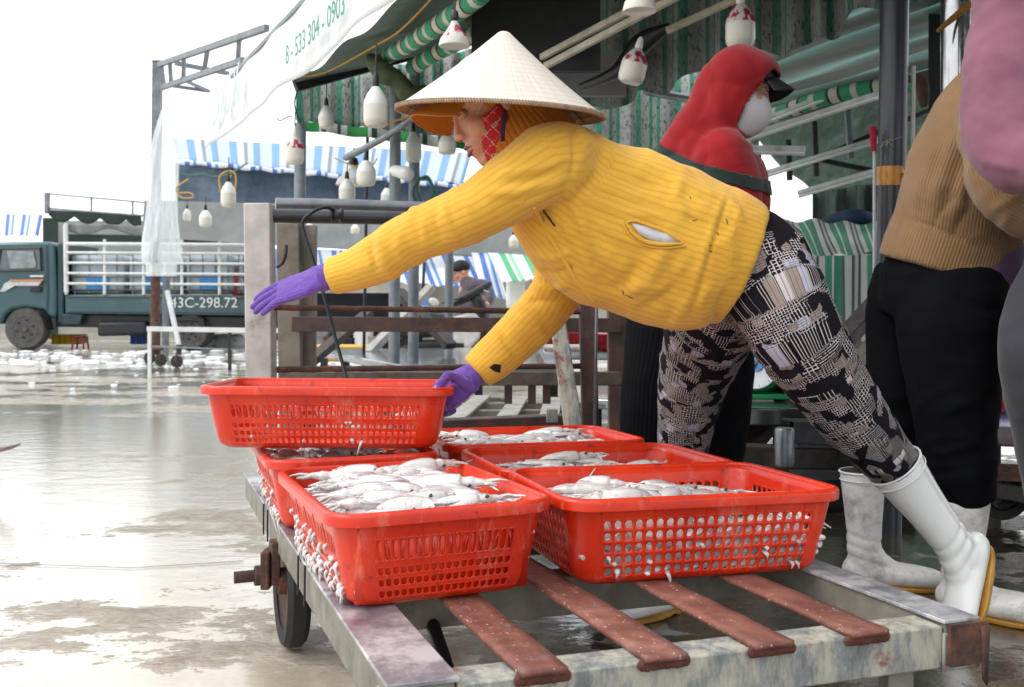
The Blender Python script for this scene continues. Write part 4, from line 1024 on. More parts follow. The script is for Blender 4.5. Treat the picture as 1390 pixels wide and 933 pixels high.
# open front edge with zip, hanging towards the far arm
def strip_on(bv, pts, r, name, mat, par, off=.001, sub=4):
    q = [hit(bv, x, y, off) for x, y in pts]; q = [x for x in q if x is not None]
    return MB().tube(q, r, 8, sub=sub, round_cap=True).build(name, mat, par)
strip_on(swb, [(725, 282), (736, 302), (752, 330), (768, 356), (786, 386), (806, 408)], [(.004, .004)]*6, 'front_edge', M['yellow'], sweater)
strip_on(swb, [(737, 285), (747, 298), (753, 306)], .0022, 'zip', M['black'], sweater, .002)
# pocket slit with pale lining
pk_out = [(850, 302), (862, 300), (880, 306), (900, 314), (926, 329)]; pk_in = [(850, 303), (860, 318), (876, 328), (900, 332), (926, 331)]
ln = MB(); top = [hit(swb, x, y, .0022) for x, y in [(857, 303), (872, 306), (888, 311), (904, 318), (920, 327)]]; bot = [hit(swb, x, y, .0022) for x, y in [(859, 306), (868, 318), (884, 327), (902, 331), (920, 330)]]
ln.add(top+bot, [(i, i+1, 6+i, 5+i) for i in range(4)]); ln.build('pocket_lining', M['maskwhite'], sweater, solid=.001)
strip_on(swb, pk_out, [.0022, .0032, .0032, .0032, .0022], 'pocket_lip', M['yellow'], sweater, .003)
strip_on(swb, pk_in, [.0022, .0040, .0044, .0040, .0022], 'pocket_lip', M['yellow'], sweater, .003)
strip_on(swb, [(846, 305), (858, 323), (876, 333), (902, 337), (930, 334)], .0022, 'pocket_seam', M['yellow'], sweater, .0012)
# thumb hole in the far cuff
th = [hit(swb, x, y, .0016) for x, y in ((664, 499), (671, 494), (680, 495), (679, 506), (671, 504))]
MB().add and None
mm = MB(); mm.add(th, [(0, 1, 2, 3, 4)]); mm.build('thumb_hole', M['hair'], sweater)
# dark smears on the cloth
for i, (x, y, ln_, a) in enumerate(((936, 267, 4, 1.2), (940, 300, 6, -.4), (973, 316, 5, 1), (963, 340, 4, .8), (985, 297, 8, 1.3), (850, 401, 10, .5), (845, 394, 6, 1.5), (962, 333, 4, .2))):
    strip_on(swb, [(x, y), (x+ln_*.5*math.cos(a)+1, y+ln_*.5*math.sin(a)), (x+ln_*math.cos(a), y+ln_*math.sin(a))], [(.0006, .0006), (.0012, .0008), (.0005, .0005)], 'stain', M['hair'], sweater, .0004)
# hem band and cuff bands
# --- trousers
tr_ = MB()
hips = [P(985, 352, 2.2), P(1010, 350, 2.2), P(1042, 362, 2.19)]
tr_.tube([P(960, 345, 2.2), P(995, 350, 2.2), P(1025, 358, 2.2)], [(.13, .10), (.155, .118), (.15, .118)], 30, hint=(0, 1, 0), round_cap=True, sub=4)
l1 = [P(1026, 352, 2.17), P(1052, 400, 2.13), P(1078, 448, 2.13), P(1112, 502, 2.17), P(1150, 556, 2.22), P(1190, 606, 2.27), P(1222, 641, 2.31), P(1238, 662, 2.33)]
r1 = [.105, .104, .098, .088, .078, .067, .056, .048]
tr_.tube(l1, r1, 28, sub=4)
l2 = [P(1000, 370, 2.28), P(973, 425, 2.42), P(955, 470, 2.54), P(940, 520, 2.62), P(932, 565, 2.67), P(927, 612, 2.70), P(930, 665, 2.70)]
r2 = [.105, .112, .103, .090, .079, .067, .058]
tr_.tube(l2, r2, 28, sub=4)
me = remesh(tr_, .0065, 6)
wrinkle(me, .0022, 6, (1, 1, 1), 8)
creases(me, [([(1000, 450), (1040, 440), (1080, 410)], 7, .005), ([(1010, 440), (1035, 415), (1050, 390)], 6, -.004), ([(1060, 520), (1095, 510), (1130, 480)], 7, .004), ([(1075, 540), (1110, 530), (1145, 500)], 6, -.004), ([(1100, 575), (1150, 560), (1190, 530)], 8, .004), ([(1150, 615), (1190, 600), (1220, 575)], 6, .004), ([(1130, 600), (1165, 590), (1200, 565)], 5, -.003), ([(1180, 640), (1205, 640), (1235, 610)], 5, .004),
   ([(905, 480), (940, 470), (985, 478)], 8, .004), ([(900, 540), (935, 528), (975, 530)], 7, .004), ([(900, 590), (925, 585), (960, 575)], 6, .003)])
lc_ = limb_coords(me, [(l1, r1), (l2, r2)])
limb_folds(me, lc_, .0042, 8, 22, 0, [(.22, .08, 1.0), (.06, .05, .8), (.44, .06, .9)], 3)
limb_folds(me, lc_, .0045, 8, 22, 1, [(.12, .06, .9), (.25, .07, .9), (.36, .06, .9)], 6)
trousers = link_mesh(me, 'trousers', M['print'], wm)
# --- boots
fx = (P(1300, 872, 2.30)-P(1336, 742, 2.36)).normalized()
heel = P(1330, 752, 2.37)
shaft = (P(1234, 640, 2.31)-P(1307, 752, 2.37))
upv = Vector((-.90, -.30, .25))
mt = frame(heel, fx, upv); mt.translation += Vector((.022, 0, .018)); inv = mt.to_3x3().inverted(); sdl = inv @ shaft; sdl.y = 0
boot(wm, 'boot', mt @ Matrix.Translation((.055, 0, 0)), sdl, M['boot'], h=.262, flare=.066, toe=.90)
bx = Vector((-.80, -.60, 0)); mt = frame((.41, 2.58, .003), bx, (0, 0, 1)); boot(wm, 'boot', mt, mt.to_3x3().inverted() @ Vector((.10, .10, 1)), M['boot'], h=.22, flare=.06)
# --- head
fwd = Vector((-.905, -.17, -.40)).normalized(); upd = Vector((-.38, 0, 1)); T = frame((0, 0, 0), fwd, upd)
eye_l = P(624, 158, 2.10); T.translation = eye_l-(T.to_3x3() @ Vector((.080, -.031 if False else .031, -.004)))
bd = MB(); head_parts(bd, T)
neck = T @ Vector((-.055, 0, -.19))
bd.tube([T @ Vector((-.045, 0, -.12)), tp[8], tp[7], tp[6], tp[4], tp[2], tp[0], hips[1]], [.045, .045, .07, .08, .085, .085, .08, .07], 20, sub=3)
bd.tube([p for p in na], [r*.62 for r in nr], 14, sub=2); bd.tube([p for p in fa], [r*.62 for r in fr], 14, sub=2)
bd.tube(l1, [r*.7 for r in r1], 16, sub=2); bd.tube(l2, [r*.7 for r in r2], 16, sub=2)
# hands inside the gloves
nw = P(452, 373, 2.10); nd = (P(352, 402, 2.10)-P(440, 372, 2.10)).normalized()
nback = Vector((.24, -.52, .82))
fw = P(646, 507, 2.375)
lm = .0001
body_me = remesh(bd, .0034, 5, .5)
body = link_mesh(body_me, 'body', M['skin'], wm)
head_details(body, T)
gv = MB(); glove_hand(gv, nw+nd*.012, nd, nback, .62, ((4, 5, 6, 8), 9, 8), (14, 30), S=1.04, side=1, length=1.08)
gv.tube([nw-nd*.03, nw, nw+nd*.03], [.030, .0275, .029], 18, sub=2)
gm = remesh(gv, .0021, 4); limb_coords(gm, [([nw-nd*.05, nw+nd*.2], .03)], (0, 1, 0)); wrinkle(gm, .0011, 48, (1, 1, 1), 2); g1 = link_mesh(gm, 'glove', M['glove'], wm)
# far hand closing on the basket corner: thumb on top of the rim, fingers curled below it
corner = P(606, 531, 2.37)
gv = MB(); fd = Vector((-.80, -.12, -.55)).normalized(); fb = Vector((.35, -.62, .55))
tips, thp = glove_hand(gv, fw, fd, fb, .7, (38, 62, 48), (62, 10), S=1.02, side=-1, tc=(P(612, 510, 2.33), P(601, 519, 2.31), P(594, 527, 2.30)))
gv.tube([P(655, 499, 2.38), P(646, 507, 2.375), P(636, 512, 2.37)], [.030, .0285, .03], 18, sub=2)
gm = remesh(gv, .0021, 4); limb_coords(gm, [([fw+Vector((.05, 0, .03)), fw+fd*.16], .03)], (0, 1, 0)); wrinkle(gm, .0011, 48, (1, 1, 1), 5); link_mesh(gm, 'glove', M['glove'], wm)
MB().tube([P(599, 521, 2.307), P(594, 527, 2.30), P(590, 530, 2.298)], [.0084, .0082, .0062], 12, round_cap=True, sub=3).build('thumb_tip', M['skin'], body)
# --- hood cloth, face mask under the chin, visor
hd = MB(); R3 = T.to_3x3()
hd.ell(T @ Vector((-.030, 0, .026)), (.088, .088, .092), R3, 30, 20); hd.ell(T @ Vector((-.045, 0, -.055)), (.074, .080, .090), R3, 30, 20)
hd.tube([T @ Vector((-.05, 0, -.06)), T @ Vector((-.075, 0, -.14)), tp[7]+Vector((0, 0, .03))], [.080, .088, .10], 26, sub=3, round_cap=True)
me = remesh(hd, .005, 6); wrinkle(me, .002, 14, (1, 1, 1), 5); limb_coords(me, [([T @ Vector((-.02, 0, .12)), T @ Vector((-.05, 0, -.10)), T @ Vector((-.09, 0, -.2))], .085)]); link_mesh(me, 'hood', M['orange'], wm)
def maskm():
    n = NT('red_patterned_mask'); v = n.coord('Object', (1, 1, 1), (0, R(45), 0)); x = n.node('ShaderNodeSeparateXYZ', {'Vector': v})
    def ln(a): return n.math('LESS_THAN', n.math('FRACT', n.math('MULTIPLY', a, 45)), .09)
    l = n.math('MULTIPLY', n.math('MAXIMUM', ln(x.outputs[0]), ln(x.outputs[2])), n.math('GREATER_THAN', n.noise(v, 260, 1), .47))
    n.set(color=n.mix(n.math('MULTIPLY', l, .7), rgb('#b5151c'), rgb('#d9a8a4')), rough=.8); return n.m
M['mask'] = maskm()
mk_ = MB()
def mf(u, v):                                          # curved patch following cheek, jaw and the underside of the chin
    a = R(24+u*70); zz = -.014-v*.118
    rx, ry = .062*(1-.15*v), .0775*(1-.28*v*v)
    return T @ Vector((.004+math.cos(a)*rx*(1.0+.22*v), math.sin(a)*ry, zz-.012*math.sin(u*3.1)))
mk_.grid(mf, 14, 12)
mk_.grid(lambda u, v: T @ Vector((.004+math.cos(R(24-48*u))*.062*.85*1.22, math.sin(R(24-48*u))*.0775*.72, -.118-.020*math.sin(u*3.14)-v*.012)), 10, 3)
mko = mk_.build('mask', M['mask'], wm, solid=.0025)
for (u, v, tx) in ((.28, .30, 'GS'), (.62, .26, 'GS'), (.45, .52, 'S'), (.30, .74, 'GS'), (.60, .76, 'G')):
    p = mf(u, v); du = (mf(u+.1, v)-p).normalized(); dv = (mf(u, v-.1)-p).normalized()
    if du.cross(dv).dot(Vector((0, -1, 0))) < 0: du = -du
    nn_ = du.cross(dv).normalized()
    text_mesh('print_letter', tx, .0125, p+nn_*.0022-du*.006-dv*.004, du, dv, M['maskwhite'], mko, ext=.0003)
MB().tube([mf(.2, -.0)+Vector((0, -.001, 0)), T @ Vector((.012, .080, .015)), T @ Vector((-.0, .083, .03))], .0012, 6, sub=3).build('ear_loop', M['maskwhite'], mko)
MB().tube([mf(.08, .97), mf(.3, .99), mf(.45, .98)], .0018, 6, sub=3).build('ear_loop', M['maskwhite'], mko)
vz = MB()
def vf(u, v):
    y = (v*2-1); rr_ = math.sqrt(max(0, 1-y*y*.92))
    return T @ Vector((.052+.030*rr_+(.075*rr_+.012)*u, y*.092, .064-.016*u-.052*y*y-.008*u*u))
vz.grid(vf, 10, 24); vz.build('visor', M['orange2'], wm, solid=.003)
MB().tube([vf(1, i/24) for i in range(25)], .0022, 8).build('visor_edge', M['orange2'], wm)
# --- conical hat
hat = thing('conical_hat', P(680, 150, 2.09), 'pale woven palm leaf conical hat worn by the woman in yellow', 'hat')
hc = P(679.5, 153.5, 2.085); ax = (Matrix.Rotation(R(4.6), 3, 'X') @ Matrix.Rotation(R(2.6), 3, 'Y') @ Vector((0, 0, 1))).normalized()
HR, HH = .2165, .176
def cone(off, hh=HH, rr=HR):
    pr = []
    for i in range(41):
        t = i/40; r = rr*t; z = hh*(1-t)-.006*math.sin(t*math.pi)+ (-.010*(1-t/.06)**2 if t < .06 else 0)
        pr.append((max(r, .0005), z+off))
    return pr
def hatm(name, c1, c2, seam):
    n = NT(name); v = n.coord('Object'); x = n.node('ShaderNodeSeparateXYZ', {'Vector': v})
    ang = n.math('ARCTAN2', x.outputs[1], x.outputs[0])
    fib = n.noise(n.node('ShaderNodeCombineXYZ', {'X': n.math('MULTIPLY', ang, 55), 'Y': n.math('MULTIPLY', x.outputs[2], 12)}).outputs[0], 1, 4)
    ringn = n.math('ADD', n.math('MULTIPLY', x.outputs[2], 1/.0107), n.math('MULTIPLY', n.noise(v, 9, 2), .25))
    fr_ = n.math('FRACT', ringn)
    ring = n.math('LESS_THAN', n.math('ABSOLUTE', n.math('SUBTRACT', fr_, .5)), .10)
    st = n.math('GREATER_THAN', n.math('SINE', n.math('MULTIPLY', ang, 300)), 0)
    c = n.ramp(fib, [(.3, rgb(c2)), (.6, rgb(c1))])
    c = n.mix(n.math('MULTIPLY', n.math('MULTIPLY', ring, st), .35), c, rgb(seam))
    strk = n.ramp(n.noise(n.node('ShaderNodeCombineXYZ', {'X': n.math('MULTIPLY', ang, 14), 'Y': n.math('MULTIPLY', x.outputs[2], 3)}).outputs[0], 1.3, 4), [(.56, K1), (.68, W1)])
    c = n.mix(n.math('MULTIPLY', strk, .3), c, rgb('#b3a27e'))
    hgt = n.math('ADD', n.math('MULTIPLY', n.math('ABSOLUTE', n.math('SUBTRACT', fr_, .5)), -.6), n.math('MULTIPLY', fib, .7))
    n.set(color=c, rough=.55, sss=.0, normal=n.bump(hgt, .5, .002)); return n.m
M['hat'] = hatm('palm_leaf', '#d8d1c5', '#c6bcae', '#8a7864'); M['hatin'] = hatm('bamboo_underside', '#a98c6a', '#7c6144', '#d8c8a8')
hb = MB().lathe((0, 0, 0), cone(0)+[(HR-.002, -.002)], 96, cap=False)
MT = ax.to_track_quat('Z', 'Y').to_matrix().to_4x4(); MT.translation = hc
def hobj(mb, nm, mat, par):
    o = mb.build(nm, mat, None); o.parent = par; o.location = hc-Vector(par.location); o.rotation_euler = MT.to_euler(); return o
hobj(hb, 'cone', M['hat'], hat); hobj(MB().lathe((0, 0, 0), cone(-.0035, HH-.004, HR-.004), 96, cap=False), 'lining', M['hatin'], hat)
rg = MB(); rg.tube([Vector((math.cos(a)*HR, math.sin(a)*HR, -.001)) for a in [2*math.pi*i/96 for i in range(97)]], .0042, 8, cap=False); 
for i in range(240):
    a = 2*math.pi*i/240; c = Vector((math.cos(a)*HR, math.sin(a)*HR, -.001)); q = Vector((-math.sin(a), math.cos(a), 0)); rg.beam(c-q*.0009, c+q*.0009, .0092, .0092)
hobj(rg, 'brim_binding', M['hatrim'], hat)
rs = MB()
for i in range(16):
    a = 2*math.pi*i/16; rs.tube([Vector((math.cos(a)*HR*t, math.sin(a)*HR*t, HH*(1-t)-.010)) for t in (.1, .5, .97)], .0016, 6)
for k in range(1, 12):
    t = k/12; rs.tube([Vector((math.cos(a)*HR*t, math.sin(a)*HR*t, HH*(1-t)-.0085)) for a in [2*math.pi*i/48 for i in range(49)]], .0011, 5, cap=False)
hobj(rs, 'bamboo_frame', M['bamboo'], hat)
MB().tube([P(684, 150, 2.03), P(683, 172, 2.035), P(682, 192, 2.05)], [(.005, .001)]*3, 8, sub=3).build('chin_strap', M['strap'], hat)
# ================================================================== WOMAN IN RED, behind
rw = thing('person', (.58, 3.0, 0), 'person in red hooded top with white face mask and black visor, standing behind the cart', 'person')
m = MB()
tpth = [P(935, 440, 3.06), P(950, 370, 3.05), P(962, 310, 3.04), P(966, 262, 3.03), P(962, 220, 3.02), P(962, 192, 3.0)]
m.tube(tpth, [(.14, .155), (.15, .165), (.155, .172), (.165, .172), (.165, .150), (.10, .09)], 32, hint=(0, 1, 0), sub=5, round_cap=True)
m.tube([P(930, 215, 3.14), P(908, 235, 3.2), P(900, 290, 3.2), P(915, 350, 3.1)], [.08, .072, .062, .055], 18, sub=4, round_cap=True)
m.tube([P(978, 218, 2.93), P(990, 250, 2.90), P(996, 300, 2.87), P(985, 350, 2.82)], [.095, .088, .078, .06], 18, sub=4, round_cap=True)
Th = frame(P(1022, 128, 2.99), (.93, -.16, -.28), (.28, 0, 1)) @ Matrix.Diagonal((.92, .92, .92, 1)); Th.translation = P(1041, 127, 2.98)-Th.to_3x3() @ Vector((.084, 0, 0))
Rh = Th.to_3x3()
m.tube([P(952, 205, 3.0), P(968, 185, 3.0), Th @ Vector((-.035, 0, -.10)), Th @ Vector((-.02, 0, -.05))], [(.11, .090), (.095, .085), (.092, .090), (.09, .09)], 26, hint=(0, 1, 0), sub=4, round_cap=True)
m.ell(Th @ Vector((-.014, 0, .024)), (.112, .100, .108), Rh, 36, 24); m.ell(Th @ Vector((.010, 0, -.02)), (.082, .092, .115), Rh, 36, 24); m.ell(Th @ Vector((.030, 0, .045)), (.080, .092, .078), Rh, 30, 20)
m.ell(Th @ Vector((.0, 0, -.11)), (.070, .080, .05), Rh, 30, 20)
m.tube([P(975, 112, 3.0), P(966, 150, 3.0), P(948, 182, 3.0), P(925, 205, 3.02)], [.065, .075, .085, .07], 22, sub=4, round_cap=True)
me = remesh(m, .007, 7)
# open the hood towards the right: sink the face side
V = getv(me); p = px_of(V)
wrinkle(me, .0025, 7, (1, 1, 1), 2)
creases(me, [([(950, 100), (955, 125), (950, 150), (940, 165)], 8, -.006), ([(935, 178), (965, 184), (985, 204), (998, 219)], 4, -.004), ([(985, 90), (975, 130), (980, 165)], 10, .005), ([(955, 190), (960, 210), (958, 225)], 5, -.005), ([(900, 175), (925, 178), (950, 190)], 8, .005), ([(1015, 135), (1003, 160), (1002, 195)], 5, .006), ([(1020, 118), (1040, 106), (1056, 101)], 4, .005)])
lc_ = limb_coords(me, [(tpth, [.16]*6)]); limb_folds(me, lc_, .003, 4, 9, None, None, 8); bm = bmesh.new(); bm.from_mesh(me); Ti = Th.inverted(); kill = []
for f in bm.faces:
    q = Ti @ f.calc_center_median()
    if q.x > .080-(.062-q.z)*.40+.25*abs(q.y)**1.0*.2 and -.150 < q.z < .058 and abs(q.y) < .088: kill.append(f)
bmesh.ops.delete(bm, geom=kill, context='FACES')
for _ in range(12): bmesh.ops.smooth_vert(bm, verts=[v for v in bm.verts if v.is_boundary], factor=.5, use_axis_x=True, use_axis_y=True, use_axis_z=True)
bm.to_mesh(me); bm.free(); top_ = link_mesh(me, 'hooded_top', M['redfleece'], rw); mo_ = top_.modifiers.new('s', 'SOLIDIFY'); mo_.thickness = .006; mo_.offset = -1
# dark green bands around the chest
V = getv(me)+np.array(tuple(wloc(rw)))
def band(me, parent, name, mat, cond, off):
    """a thin cloth layer lying on the faces of me for which cond(centre) holds"""
    org = np.array(tuple(wloc(parent))); V = getv(me)+org; N = getn(me); pp = px_of(V); mb = MB(); used = {}
    for poly in me.polygons:
        vs = list(poly.vertices); c = V[vs].mean(0); q = pp[vs].mean(0)
        if cond(c, q):
            f = []
            for v in vs:
                if v not in used: used[v] = len(mb.v); mb.v.append(Vector(V[v]+N[v]*off))
                f.append(used[v])
            mb.f.append(tuple(f))
    return mb.build(name, mat, parent, solid=.002)
def redband(c, q):
    y0 = 222+((q[0]-959)*.26 if q[0] > 940 else (q[0]-940)*.55-5)
    return y0 < q[1] < y0+23
bnd_ = band(me, top_, 'chest_band', M['greenband'], redband, .0045)
bm = bmesh.new(); bm.from_mesh(bnd_.data)
for _ in range(14): bmesh.ops.smooth_vert(bm, verts=[v for v in bm.verts if v.is_boundary], factor=.5, use_axis_x=True, use_axis_y=True, use_axis_z=True)
bm.to_mesh(bnd_.data); bm.free()
MB().tube([P(1000, 199, 2.90), P(1001, 208, 2.90), P(999, 215, 2.89)], .0014, 6, sub=3).build('drawstring', M['maskwhite'], top_)
# head, mask, visor
b = MB(); head_parts(b, Th)
b.tube([Th @ Vector((-.045, 0, -.12)), tpth[4], tpth[3], tpth[1], P(945, 420, 3.05)], [.05, .08, .11, .12, .12], 20, sub=3)
la = [P(905, 420, 3.0), P(884, 520, 2.98), P(880, 600, 2.98), P(884, 700, 2.98), P(888, 744, 2.98)]; lb = [P(962, 425, 3.08), P(982, 510, 3.1), P(975, 600, 3.12), P(965, 690, 3.12), P(960, 745, 3.12)]
b.tube(la, .05, 12, sub=2); b.tube(lb, .05, 12, sub=2)
rbody = link_mesh(remesh(b, .005, 4), 'body', M['skin'], rw); head_details(rbody, Th, mouth=False)
mk2 = MB()
def mf2(u, v):
    a = R(-86+172*u); zz = -.010-.150*v; bul = math.sin(v*math.pi)**.6
    fr_ = math.cos(a)
    wv = .60+.40*math.sin(math.pi*min(1, v*.75+.18))
    return Th @ Vector((.020+.054*fr_*wv+.040*bul*max(0, fr_)**2.2+.010*max(0, fr_)**8*(1-v), math.sin(a)*.076*wv, zz))
mk2.grid(mf2, 22, 16); mk2.build('face_mask', M['maskwhite'], rw, solid=.002)
MB().tube([mf2(.5, k/12)+Vector((.0008, 0, 0)) for k in range(13)], .0016, 6).build('mask_seam', M['maskwhite'], rw)
for v in (.25, .6):
    MB().tube([mf2(.06, v), mf2(0, v)+Vector((-.02, -.004, .02))], .0015, 6).build('ear_loop', M['maskwhite'], rw)
vz = MB()
def vf2(u, v):
    y = v*2-1; q = math.sqrt(max(0, 1-y*y*.9)); return Th @ Vector((.062+.030*q+(.060*q+.012)*u, y*.080, .056-.024*u-.040*y*y))
vz.grid(vf2, 8, 18); vz.build('visor', M['capblack'], rw, solid=.004)
MB().tube([Th @ Vector((.092*math.cos(a)-.004, .082*math.sin(a), .040)) for a in [R(x) for x in range(-80, 81, 10)]], [(.006, .020)]*17, 8, hint=Th.to_3x3() @ Vector((1, 0, 0))).build('visor_band', M['capblack'], rw)
m = MB(); m.tube(la, [.115, .088, .082, .075, .070], 22, sub=4); m.tube(lb, [.12, .095, .085, .078, .072], 22, sub=4); m.tube([P(932, 395, 3.05), P(936, 450, 3.05)], [(.13, .15), (.13, .15)], 24, hint=(0, 1, 0), round_cap=True)
me = remesh(m, .009, 6); wrinkle(me, .003, 6, (1, 1, 1), 4); limb_coords(me, [(la, .08), (lb, .08)]); link_mesh(me, 'trousers', M['blackknit'], rw)
for x, d in ((884, 2.98), (958, 3.12)):
    bt = MB(); a = G(x, d)
    boot(rw, 'boot', frame((a.x, a.y, .003), (.9, -.35, 0), (0, 0, 1)), (0, 0, 1), M['bootd'], h=.19, flare=.06)

# ================================================================== PERSON IN TAN at the right
tn = thing('person', (1.22, 2.75, 0), 'person in tan knit sweater and black trousers bending at the right with dirty white boots', 'person')
m = MB()
tt = [P(1281, 370, 2.66), P(1302, 308, 2.64), P(1310, 255, 2.60), P(1330, 200, 2.56), P(1362, 145, 2.52), P(1400, 105, 2.5)]
m.tube(tt, [(.155, .172), (.155, .168), (.155, .155), (.16, .150), (.15, .135), (.10, .10)], 32, hint=(0, 1, 0), sub=5)
ar = [P(1345, 150, 2.42), P(1352, 205, 2.36), P(1362, 262, 2.32), P(1400, 290, 2.30), P(1440, 300, 2.30)]
m.tube(ar, [.078, .075, .066, .058, .05], 20, sub=4, round_cap=True)
me = remesh(m, .007, 7); wrinkle(me, .0025, 6, (1, 1, 1), 12)
creases(me, [([(1300, 170), (1285, 220), (1262, 285)], 9, .005), ([(1312, 190), (1300, 235), (1275, 295)], 7, -.005), ([(1318, 200), (1312, 250), (1290, 305)], 7, .005), ([(1312, 210), (1313, 260), (1318, 285)], 5, -.007), ([(1320, 275), (1300, 305), (1292, 328)], 4, -.004), ([(1340, 240), (1365, 252), (1390, 255)], 7, .005), ([(1345, 285), (1365, 275), (1388, 262)], 6, .005), ([(1275, 185), (1255, 235), (1240, 290)], 8, .004)])
# hem slants down to the right: trim handled by the trousers and shirt below
lc_ = limb_coords(me, [(tt, .15), (ar, .065)], (0, 1, 0)); limb_folds(me, lc_, .003, 3, 7, 0, None, 3); limb_folds(me, lc_, .004, 5, 14, 1, None, 4); creases(me, [([(1262, 318), (1275, 290), (1300, 262)], 3, -.003), ([(1228, 296), (1262, 306), (1300, 322), (1350, 345)], 2.5, -.003)]); tb = bvh_of(me); tsw = link_mesh(me, 'sweater', M['tan'], tn)
m = MB(); m.tube([P(1288, 384, 2.66), P(1303, 352, 2.65), P(1312, 318, 2.64)], [(.150, .166), (.150, .164), (.14, .150)], 28, hint=(0, 1, 0), sub=3); link_mesh(remesh(m, .008, 5), 'shirt', M['lilac'], tn)
m = MB()
ta = [P(1298, 375, 2.64), P(1292, 440, 2.60), P(1293, 510, 2.58), P(1297, 570, 2.56), P(1306, 630, 2.55), P(1318, 684, 2.55)]; tra = [.135, .136, .118, .100, .082, .056]
tc = [P(1250, 375, 2.76), P(1236, 430, 2.80), P(1226, 500, 2.82), P(1212, 570, 2.83), P(1196, 640, 2.84), P(1190, 665, 2.84)]; trc = [.125, .120, .100, .086, .072, .064]
m.tube(ta, tra, 26, sub=4); m.tube(tc, trc, 24, sub=4)
m.tube([P(1276, 425, 2.68), P(1280, 385, 2.67), P(1299, 338, 2.66)], [(.150, .150), (.150, .162), (.140, .150)], 30, hint=(0, 1, 0), sub=3)
me = remesh(m, .008, 8); wrinkle(me, .002, 5, (1, 1, 1), 14)
creases(me, [([(1215, 430), (1235, 520), (1250, 600)], 6, -.008), ([(1262, 620), (1300, 610), (1335, 600)], 7, .007), ([(1258, 645), (1295, 640), (1335, 632)], 6, -.005), ([(1265, 560), (1305, 548), (1345, 552)], 9, .005), ([(1215, 370), (1260, 366), (1320, 378)], 8, .004), ([(1290, 400), (1330, 420), (1360, 425)], 8, -.005)])
lc_ = limb_coords(me, [(ta, tra), (tc, trc)]); limb_folds(me, lc_, .006, 5, 12, None, [(.45, .2, 1.0), (.05, .12, .6)], 3); link_mesh(me, 'trousers', M['blackcloth'], tn)
b = MB(); b.tube([tt[5], tt[3], tt[1], P(1292, 400, 2.67)], [.06, .11, .12, .12], 18, sub=2); b.tube(ta, .05, 12); b.tube(tc, .05, 12); b.tube(ar, .04, 12)
HT = frame(P(1452, 60, 2.42), (.85, -.1, -.5), (.5, 0, .85)); head_parts(b, HT); b.tube([tt[5], HT @ Vector((-.03, 0, -.05))], .052, 14)
tbody = link_mesh(remesh(b, .007, 4), 'body', M['skin'], tn); head_details(tbody, HT)
MB().ell(HT @ Vector((-.02, 0, .04)), (.098, .083, .088), HT.to_3x3(), 24, 16).build('hair', M['hair'], tn)
mt = frame(G(1170, 2.80, .003)+Vector((.02, 0, 0)), (.96, -.26, 0), (0, 0, 1)); boot(tn, 'boot', mt, (-.02, 0, 1), M['bootd'], h=.235, flare=.063)
mt = frame(G(1311, 2.55, .003), (.93, -.30, 0), (0, 0, 1)); boot(tn, 'boot', mt, (.06, 0, 1), M['bootd'], h=.235, flare=.060)

# ================================================================== PERSON IN MAUVE at the right edge
pk = thing('person', (1.45, 2.2, 0), 'person in mauve fleece and charcoal trousers at the right edge, only the arm in view', 'person')
m = MB(); pa = [P(1392, -60, 2.24), P(1378, 20, 2.20), P(1368, 100, 2.16), P(1366, 170, 2.12), P(1378, 208, 2.08), P(1430, 222, 2.0), P(1500, 215, 1.95)]
m.tube(pa, [.10, .088, .088, .086, .078, .062, .05], 24, sub=5, round_cap=True)
m.tube([P(1500, 340, 2.3), P(1490, 200, 2.3), P(1475, 60, 2.3), P(1460, -60, 2.3), P(1455, -110, 2.3)], [(.14, .17), (.15, .17), (.15, .17), (.13, .13), (.06, .07)], 28, hint=(0, 1, 0), sub=4)
me = remesh(m, .008, 7); wrinkle(me, .003, 5, (1, 1, 1), 21); lc_ = limb_coords(me, [(pa, .08)]); limb_folds(me, lc_, .004, 4, 10, None, None, 1)
creases(me, [([(1325, 150), (1350, 170), (1388, 175)], 8, .005), ([(1330, 215), (1350, 222), (1388, 230)], 7, .005), ([(1330, 60), (1355, 90), (1388, 100)], 9, .004)])
link_mesh(me, 'fleece', M['pink'], pk)
m = MB(); lp = [P(1470, 380, 2.35), P(1425, 430, 2.3), P(1415, 500, 2.25), P(1425, 600, 2.3), P(1440, 720, 2.4), P(1440, 860, 2.4)]; m.tube(lp, [.13, .10, .088, .075, .065, .055], 22, sub=4)
l2p = [P(1530, 400, 2.4), P(1540, 560, 2.4), P(1545, 860, 2.4)]; m.tube(l2p, [.12, .08, .055], 18, sub=3)
me = remesh(m, .009, 5); wrinkle(me, .003, 7, (1, 1, 1), 25); limb_coords(me, [(lp, .08)]); link_mesh(me, 'trousers', M['greycloth'], pk)
b = MB(); b.tube([P(1500, 340, 2.3), P(1475, 60, 2.3), P(1455, -110, 2.3)], [.1, .1, .05], 14, sub=2); b.tube(pa, .04, 10); b.tube(lp, .045, 10); b.tube(l2p, .045, 10)
HP = frame(P(1450, -200, 2.3), (-.2, .9, -.3), (0, .3, 1)); head_parts(b, HP); pb = link_mesh(remesh(b, .008, 4), 'body', M['skin'], pk); head_details(pb, HP)
MB().ell(HP @ Vector((-.02, 0, .04)), (.098, .083, .088), HP.to_3x3(), 24, 16).build('hair', M['hair'], pk)
